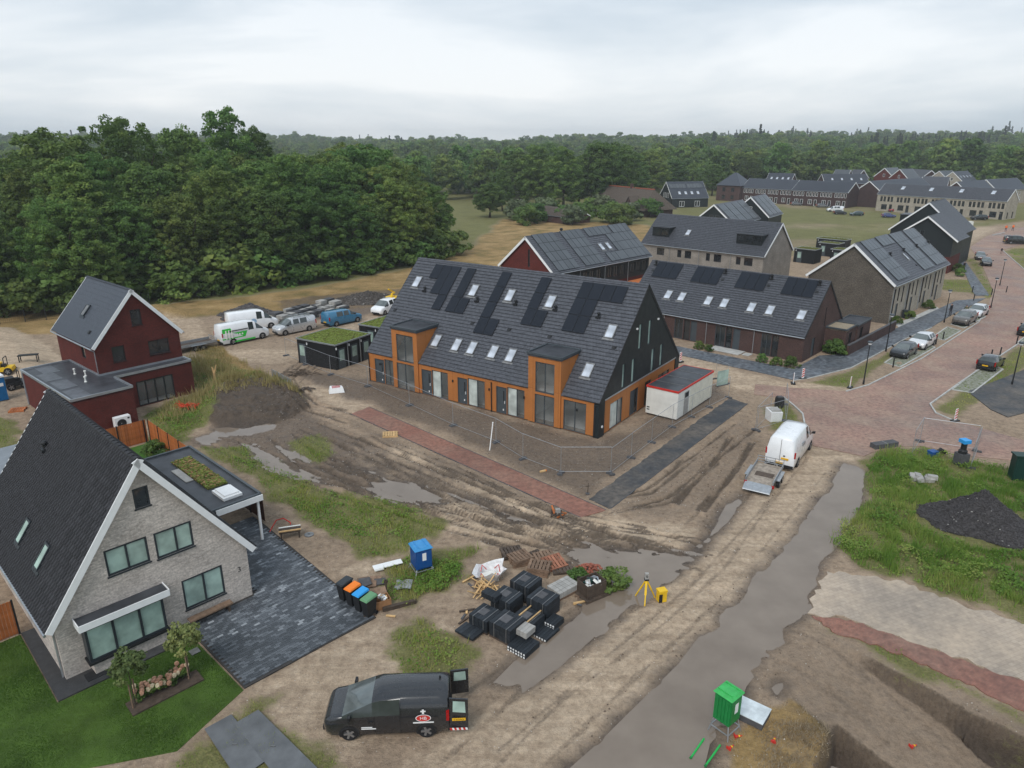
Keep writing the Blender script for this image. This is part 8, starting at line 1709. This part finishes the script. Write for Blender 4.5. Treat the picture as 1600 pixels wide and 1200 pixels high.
o = place('waste_chute', 'grey and blue pump stand inside the fenced weeds', 'pump', 1500, 726, .2); obj('base', bx(-.35, -.35, 0, .35, .35, .9), T['concrete_dark'], o); mb = MB(); mb.lathe([(.3, .9), (.3, 1.1), (.2, 1.2), (.2, 1.7), (.0, 1.7)], 12); obj('hopper', mb, T['black'], o); obj('blue_cap', bx(-.28, -.28, 1.7, .28, .28, 1.95), T['blue_light'], o)
o = place('blue_tarp', 'blue and black bundle on the ground in the fenced weeds', 'bundle', 1460, 712, .3); obj('tarp', bx(-.5, -.25, 0, .1, .25, .4), T['blue_toilet'], o); mb = MB(); mb.tube([(.1, 0, .15), (.6, .1, .35), (1.0, 0, .1)], .14, 8); obj('black_tube', mb, T['black'], o)
o = place('concrete_rubble', 'pale concrete pieces in the weeds by the gravel heap', 'rubble', 1440, 752, .3)
for k in range(7): obj('rubble_piece', bx(-.3, -.2, 0, .3, .2, .28, Matrix.Translation((rnd.uniform(-.5, .7), rnd.uniform(-.4, .4), rnd.random() * .2)) @ Matrix.Rotation(rnd.random() * 3, 4, 'Z') @ Matrix.Rotation(rnd.uniform(-.4, .4), 4, 'X')), T['concrete'], o)
o = place('utility_cabinet', 'dark green utility cabinet at the right edge of the weeds', 'cabinet', 1592, 748, RAD(-10)); obj('body', bx(-.6, -.35, 0, .9, .35, 1.75), T['green_dark'], o); obj('roof', bx(-.68, -.42, 1.75, .98, .42, 1.85), T['green_dark'], o); obj('door', bx(-.5, -.37, .1, .1, -.35, 1.6), T['green_dark'], o)
# left edge: blue toilet, roller, loader, trailer
tl = thing('portable_toilet', 'blue portable toilet with white roof at the left edge', 'toilet', tuple(on(0, 625)), RAD(50)); obj('cabin', bx(-.55, -.55, .05, .55, .55, 2.15), mk('bright_blue_plastic', (.01, .13, .33), .4, .1), tl); obj('roof', bx(-.58, -.58, 2.15, .58, .58, 2.32), T['white'], tl); obj('door_sign', bx(.1, -.56, 1.35, .4, -.55, 1.65), T['white'], tl); obj('skid', bx(-.55, -.55, 0, .55, -.4, .05), T['black'], tl)
def small_machine(name, label, cat, px, py, ang, col):
    t_ = place(name, label, cat, px, py, ang); obj('chassis', bx(-.9, -.55, .35, .9, .55, .75), col, t_); obj('engine_cover', bx(-.85, -.45, .75, -.1, .45, 1.15), col, t_); obj('seat', bx(-.1, -.25, .75, .3, .25, 1.0), T['black'], t_)
    for x in (-.55, .55):
        for s2 in (1, -1): add_wheel(t_, x, s2 * .62, .36, s2)
    mb = MB(); mb.bar((.3, -.45, .7), (.3, -.45, 1.7), .06); mb.bar((.3, .45, .7), (.3, .45, 1.7), .06); mb.bar((.3, -.45, 1.7), (.3, .45, 1.7), .06); obj('roll_bar', mb, T['black'], t_); return t_
small_machine('mini_loader', 'yellow mini loader on the sand at the left edge', 'loader', 8, 588, .3, T['yellow']); small_machine('compact_tractor', 'black compact tractor behind the red extension', 'tractor', 27, 606, .8, T['black'])
o = place('metal_frame', 'black steel trestle on the sand behind the red extension', 'trestle', 48, 574, .3); obj('top_plate', bx(-.9, -.3, .7, .9, .3, .78), T['black'], o)
for x in (-.8, .8):
    for y in (-.25, .25): obj('leg', bx(x - .04, y - .04, 0, x + .04, y + .04, .7), T['black'], o)
trailer('long low trailer with wheels left of the green van', G(285, 549), G(325, 541), 1.9, 4.2, 'wood_dark')
# stacked grey blocks behind the vans
gb = 'stacked grey block packs behind the vans'; r = random.Random(2)
u0, v0, w0 = G(455, 506), G(545, 480), G(420, 492); ex = (v0 - u0) / 9; ey = (w0 - u0) / 3.2; bang = heading(u0, v0)
for i in range(9):
    for j_ in range(3):
        if r.random() < .12: continue
        p = u0 + ex * i + ey * j_; t_ = thing('block_pack', 'grey block pack behind the vans, ' + ORD[i] + ' from the left in the ' + ('front', 'middle', 'back')[j_] + ' row', 'block pack', (p[0], p[1], 0), bang, gb); hh = r.choice((1, 2, 2))
        for k in range(hh):
            for q in range(2): obj('block', bx(-.75, -.55 + q * .56, k * .42, .75, -.02 + q * .56, k * .42 + .4), T['concrete'] if r.random() < .5 else T['concrete_dark'], t_)

# chain link fence along the foot of the wood
cf = [G(-120, 522), G(-40, 512), G(40, 503), G(105, 497), G(170, 489), G(235, 480)]
for n_t, (a, b_) in enumerate(zip(cf[:-1], cf[1:])):
    L = math.dist(a[:2], b_[:2]); o = thing('wire_fence', 'dark wire mesh fence before the wood, ' + ORD[n_t] + ' length from the left', 'fence', (a[0], a[1], gz(a[0], a[1])), heading(a, b_), 'wire fence along the wood'); mb = MB()
    for k in range(int(L / .22)): mb.bar((k * .22, 0, .05), (k * .22, 0, 1.9), .012)
    for k in range(7): mb.bar((0, 0, .1 + k * .3), (L, 0, .1 + k * .3), .012)
    stuff(obj('wire_infill', mb, T['black'], o))
    for k in range(3): obj('post', bx(k * L / 2 - .04, -.04, 0, k * L / 2 + .04, .04, 2.05), T['black'], o)

# flat roofed outbuilding behind the grey brick house, at the left edge
ob = hthing('outbuilding', 'flat roofed outbuilding with timber fascia at the left edge', 'shed', 19.2, .5); obj('wall', bx(-4.5, -4.0, 0, 3.4, 4.0, 2.5), T['wood_orange'], ob); rf = obj('roof', bx(-4.7, -4.2, 2.6, 3.6, 4.2, 2.75), mk('grey_membrane', (.20, .22, .24), .5, .15, 1), ob); obj('fascia', bx(-4.75, -4.25, 2.45, 3.65, 4.25, 2.6), T['wood_orange'], ob); obj('roof_trim', bx(-4.78, -4.28, 2.7, 3.68, -4.2, 2.8), T['zinc'], rf)

for px, py, lb, sd in ((746, 908, 'loose planks on the sand left of the rubble bag', 1), (905, 935, 'wet timber scraps between the grey blocks and the crate', 2), (735, 965, 'broken kerb pieces lying left of the black packs', 3), (596, 962, 'small timber piece on the soil below the bins', 4)):
    o = place('loose_scraps', lb, 'scraps', px, py, sd * .7); rr = random.Random(sd)
    for k in range(7 if sd < 4 else 2): L = rr.uniform(.15, .5); obj('scrap', bx(-L, -.05, 0, L, .05, .05, Matrix.Translation((rr.uniform(-.6, .6), rr.uniform(-.4, .4), .01 + rr.random() * .05)) @ Matrix.Rotation(rr.random() * 3, 4, 'Z')), (T['wood_pale'], T['wood_dark'], T['concrete_dark'], T['wood_brown'])[(k + sd) % 4], o)
# ================================================================ street furniture and people
def lamp(px, py, label):
    p = on(px, py); t_ = thing('street_lamp', label, 'street lamp', (p[0], p[1], max(p[2], 0)), 0, 'street lamps'); mb = MB(); mb.tube([(0, 0, 0), (0, 0, 1.0), (0, 0, 4.0)], [.07, .06, .04], 8); obj('pole', mb, T['black'], t_)
    mb = MB(); mb.lathe([(.06, 3.95), (.24, 4.12), (.26, 4.18), (.2, 4.25), (0, 4.28)], 14); hd = obj('lamp_head', mb, T['grey_frame'], t_); mb = MB(); mb.lathe([(.05, 3.9), (.15, 3.95), (.2, 4.1)], 12); obj('lens', mb, T['lightwhite'], hd); mb = MB(); mb.lathe([(.09, 0), (.09, .35), (.07, .38)], 10); obj('base_sleeve', mb, T['black'], t_)
for px, py, lb in ((1349, 600, 'street lamp nearest the junction on the left verge'), (1384, 549, 'street lamp beside the footpath before the grey gable'), (1475, 504, 'street lamp beside the brown car'), (1548, 481, 'street lamp on the corner above the white car'), (1562, 446, 'street lamp furthest up the street'), (1581, 601, 'street lamp on the right side of the street')): lamp(px, py, lb)
for i, (px, py) in enumerate(((1395, 574), (1462, 538), (1473, 531), (1519, 457), (1521, 470), (1549, 461), (1572, 457), (1548, 560), (1562, 556), (1588, 538))):
    p = on(px, py); t_ = thing('bollard', 'black bollard ' + ('in front of the dark hatchback', 'left of the empty bay', 'right of the empty bay', 'by the upper footpath crossing', 'at the lower end of the crossing', 'on the verge corner', 'on the right verge corner by the road', 'behind the black hatchback', 'on the right kerb past the black hatchback', 'on the right kerb near the photo edge')[i], 'bollard', (p[0], p[1], max(0, p[2])), 0, 'bollards'); mb = MB(); mb.tube([(0, 0, 0), (0, 0, .95)], .07, 8); obj('post', mb, T['black'], t_); mb = MB(); mb.tube([(0, 0, .95), (0, 0, 1.0)], [.08, .05], 8); obj('cap', mb, T['black'], t_)
for i, (px, py) in enumerate(((1063, 566), (1239, 600), (1254, 592), (1328, 606), (1492, 658))):
    p = on(px, py); t_ = thing('barrier_beacon', 'red and white striped beacon ' + ('behind the cabin near the brown terrace', 'seen edge on at the footpath end', 'leaning at the footpath corner', 'on the sandy corner below the street lamp', 'at the right side of the junction')[i], 'beacon', (p[0], p[1], max(0, p[2])), (.5, 1.3, .3, .9, .4)[i], 'striped beacons')
    obj('foot', bx(-.35, -.2, 0, .35, .2, .1), T['black'], t_); bd = obj('board', bx(-.13, -.025, .1, .13, .025, 1.1), T['white'], t_)
    for k in range(4):
        for s2 in (-1, 1):
            mb = MB(); z = .18 + k * .24; mb.face([(-.13, s2 * .028, z), (.13, s2 * .028, z + .13), (.13, s2 * .028, z + .26), (-.13, s2 * .028, z + .13)] if k < 3 else [(-.13, s2 * .028, z), (.13, s2 * .028, z + .1), (.13, s2 * .028, z + .18), (-.13, s2 * .028, z + .12)]); obj('stripe', mb, T['red'], bd)
# low garden wall, planter, bin, heaters along the footpath
gw = thing('garden_wall', 'low brown brick garden wall beside the footpath', 'wall', (*G2(1323, 556), 0), heading(G(1323, 556), G(1397, 516))); L = math.dist(G2(1323, 556), G2(1397, 516)); obj('brickwork', bx(0, -.11, 0, L, .11, 1.15), T['brick_brown'], gw); obj('coping', bx(-.03, -.14, 1.15, L + .03, .14, 1.22), T['concrete_dark'], gw)
o = place('planter_box', 'black planter box before the brown terrace', 'planter', 1091, 531, RAD(-42)); obj('box', bx(-1.0, -.35, 0, 1.0, .35, .8), T['black'], o); obj('soil', bx(-.9, -.28, .8, .9, .28, .83), T['sedum'], o)
o = place('stone_step', 'pale stone terrace before the middle door of the brown terrace', 'paving', 1135, 548, RAD(-42), .02); obj('slab', bx(-1.8, -.9, 0, 1.8, .9, .06), T['kerb'], o); obj('slab_strip', bx(2.0, -.5, 0, 2.8, .6, .05), T['kerb'], o)
o = place('garden_bin', 'dark wheelie bin before the solar terrace', 'bin', 1414, 497, RAD(45)); obj('body', bx(-.32, -.36, .05, .32, .36, 1.0), T['anthracite'], o); obj('lid', bx(-.34, -.38, 1.0, .34, .4, 1.08), T['anthracite'], o)
sheet('front_terrace', PX([(1398, 506), (1418, 499), (1462, 479), (1470, 484), (1420, 505), (1405, 512)]), T['kerb'], .04)
o = place('kerb_stones', 'row of pale kerb stones laid out by the upper street', 'kerb stones', 1560, 366, heading(G(1530, 366), G(1572, 357)))
for k in range(9): obj('kerb_stone', bx(-4 + k * .95, -.12, 0, -4 + k * .95 + .85, .12, .25), T['kerb'], o)
o = place('material_pallets', 'wrapped pallets of material near the black clad house', 'pallets', 1503, 352, .2)
for k in range(4): obj('wrapped_load', bx(-3 + k * 1.6, -.6, 0, -3 + k * 1.6 + 1.3, .6, 1.1 if k % 2 else .9), T['white_dirty'] if k > 1 else T['concrete_dark'], o)
def person(label, px, py, top, legs, ang, stride=.12, h=1.76, hair=(.04, .03, .025), pose='walk', group='people in the street'):
    p = on(px, py); t_ = thing('person', label, 'person', (p[0], p[1], max(p[2], .03)), ang, group); t_.scale = (h / 1.76,) * 3
    V = [(0, 0, .95), (0, 0, 1.15), (0, 0, 1.42), (0, 0, 1.52), (0, 0, 1.62), (0, .1, .9), (stride, .11, .5), (stride * .6, .11, .07), (stride * .6 + .16, .12, .035), (0, -.1, .9), (-stride * .2, -.11, .5), (-stride, -.11, .07), (-stride + .16, -.12, .035),
         (0, .19, 1.40), (-.02, .25, 1.13), (.08, .25, .90), (.11, .25, .80), (0, -.19, 1.40), (.03, -.25, 1.13), (.14, -.25, .92), (.18, -.24, .82), (.0, 0, 1.72)]
    Eg = [(0, 1), (1, 2), (2, 3), (3, 4), (4, 21), (0, 5), (5, 6), (6, 7), (7, 8), (0, 9), (9, 10), (10, 11), (11, 12), (2, 13), (13, 14), (14, 15), (15, 16), (2, 17), (17, 18), (18, 19), (19, 20)]
    rad = [.15, .14, .16, .06, .095, .095, .065, .045, .04, .095, .065, .045, .04, .065, .05, .04, .035, .065, .05, .04, .035, .07]
    me = bpy.data.meshes.new('body'); me.from_pydata(V, Eg, []); tmp_ = bpy.data.objects.new('body', me); C.objects.link(tmp_); md_ = tmp_.modifiers.new('skin', 'SKIN')
    for i, q in enumerate(rad): me.skin_vertices[0].data[i].radius = (q, q * (1.25 if i in (0, 1, 2) else 1)); 
    me.skin_vertices[0].data[0].use_root = True; tmp_.modifiers.new('sub', 'SUBSURF').levels = 1
    PEOPLE.append((tmp_, t_, top, legs, hair))
PEOPLE = []
person('person in dark jacket standing on the footpath by the solar terrace', 1484, 494, (.02, .02, .024), (.05, .05, .06), 2.0, .05); person('person in olive camouflage jacket beside the white parked car', 1507, 497, (.10, .11, .06), (.06, .06, .05), .5, .05)
person('person in dark clothes walking on the upper footpath', 1505, 424, (.018, .018, .022), (.02, .02, .025), 1.9, .2); person('child in dark clothes walking on the red road', 1564, 397, (.04, .03, .035), (.2, .14, .11), 4.5, .15, 1.35)
person('worker in orange vest, left of the two on the road', 1571, 362, (.75, .15, .03), (.04, .04, .06), 1.2, .15); person('worker in orange vest, right of the two on the road', 1582, 361, (.78, .16, .03), (.05, .045, .06), 1.5, .18)
dg = bpy.context.evaluated_depsgraph_get(); dg.update()
for tmp_, t_, top, legs, hair in PEOPLE:
    me = bpy.data.meshes.new_from_object(tmp_.evaluated_get(dg)); bpy.data.objects.remove(tmp_); me.materials.clear()
    for c_m in (mk('jacket', top, .8, .15, 6), mk('trousers', legs, .8, .15, 6), T['skin'], mk('hair', hair, .7, .1), T['black']): me.materials.append(c_m)
    for p in me.polygons:
        x, y, z = p.center; p.material_index = 4 if z < .09 else 1 if z < .93 and abs(y) < .21 else 3 if z > 1.70 or (z > 1.6 and x < -.02) else 2 if z > 1.5 or (abs(y) > .2 and z < .88) else 0
    me.shade_smooth(); obj('body', me, None, t_)
# ================================================================ haze
mb = MB(); mb.box(-2000, -62, -7, 2000, 2650, 62)
hz = obj('haze', mb); stuff(hz)
t = NT('haze_air'); t.t.nodes.remove(t.b); pv_ = t.n('VolumePrincipled'); pv_.inputs['Color'].default_value = (.90, .94, .98, 1); pv_.inputs['Density'].default_value = .00026; pv_.inputs['Anisotropy'].default_value = .1
t.l(pv_.outputs[0], t.out.inputs['Volume']); hz.data.materials.append(t.mat)
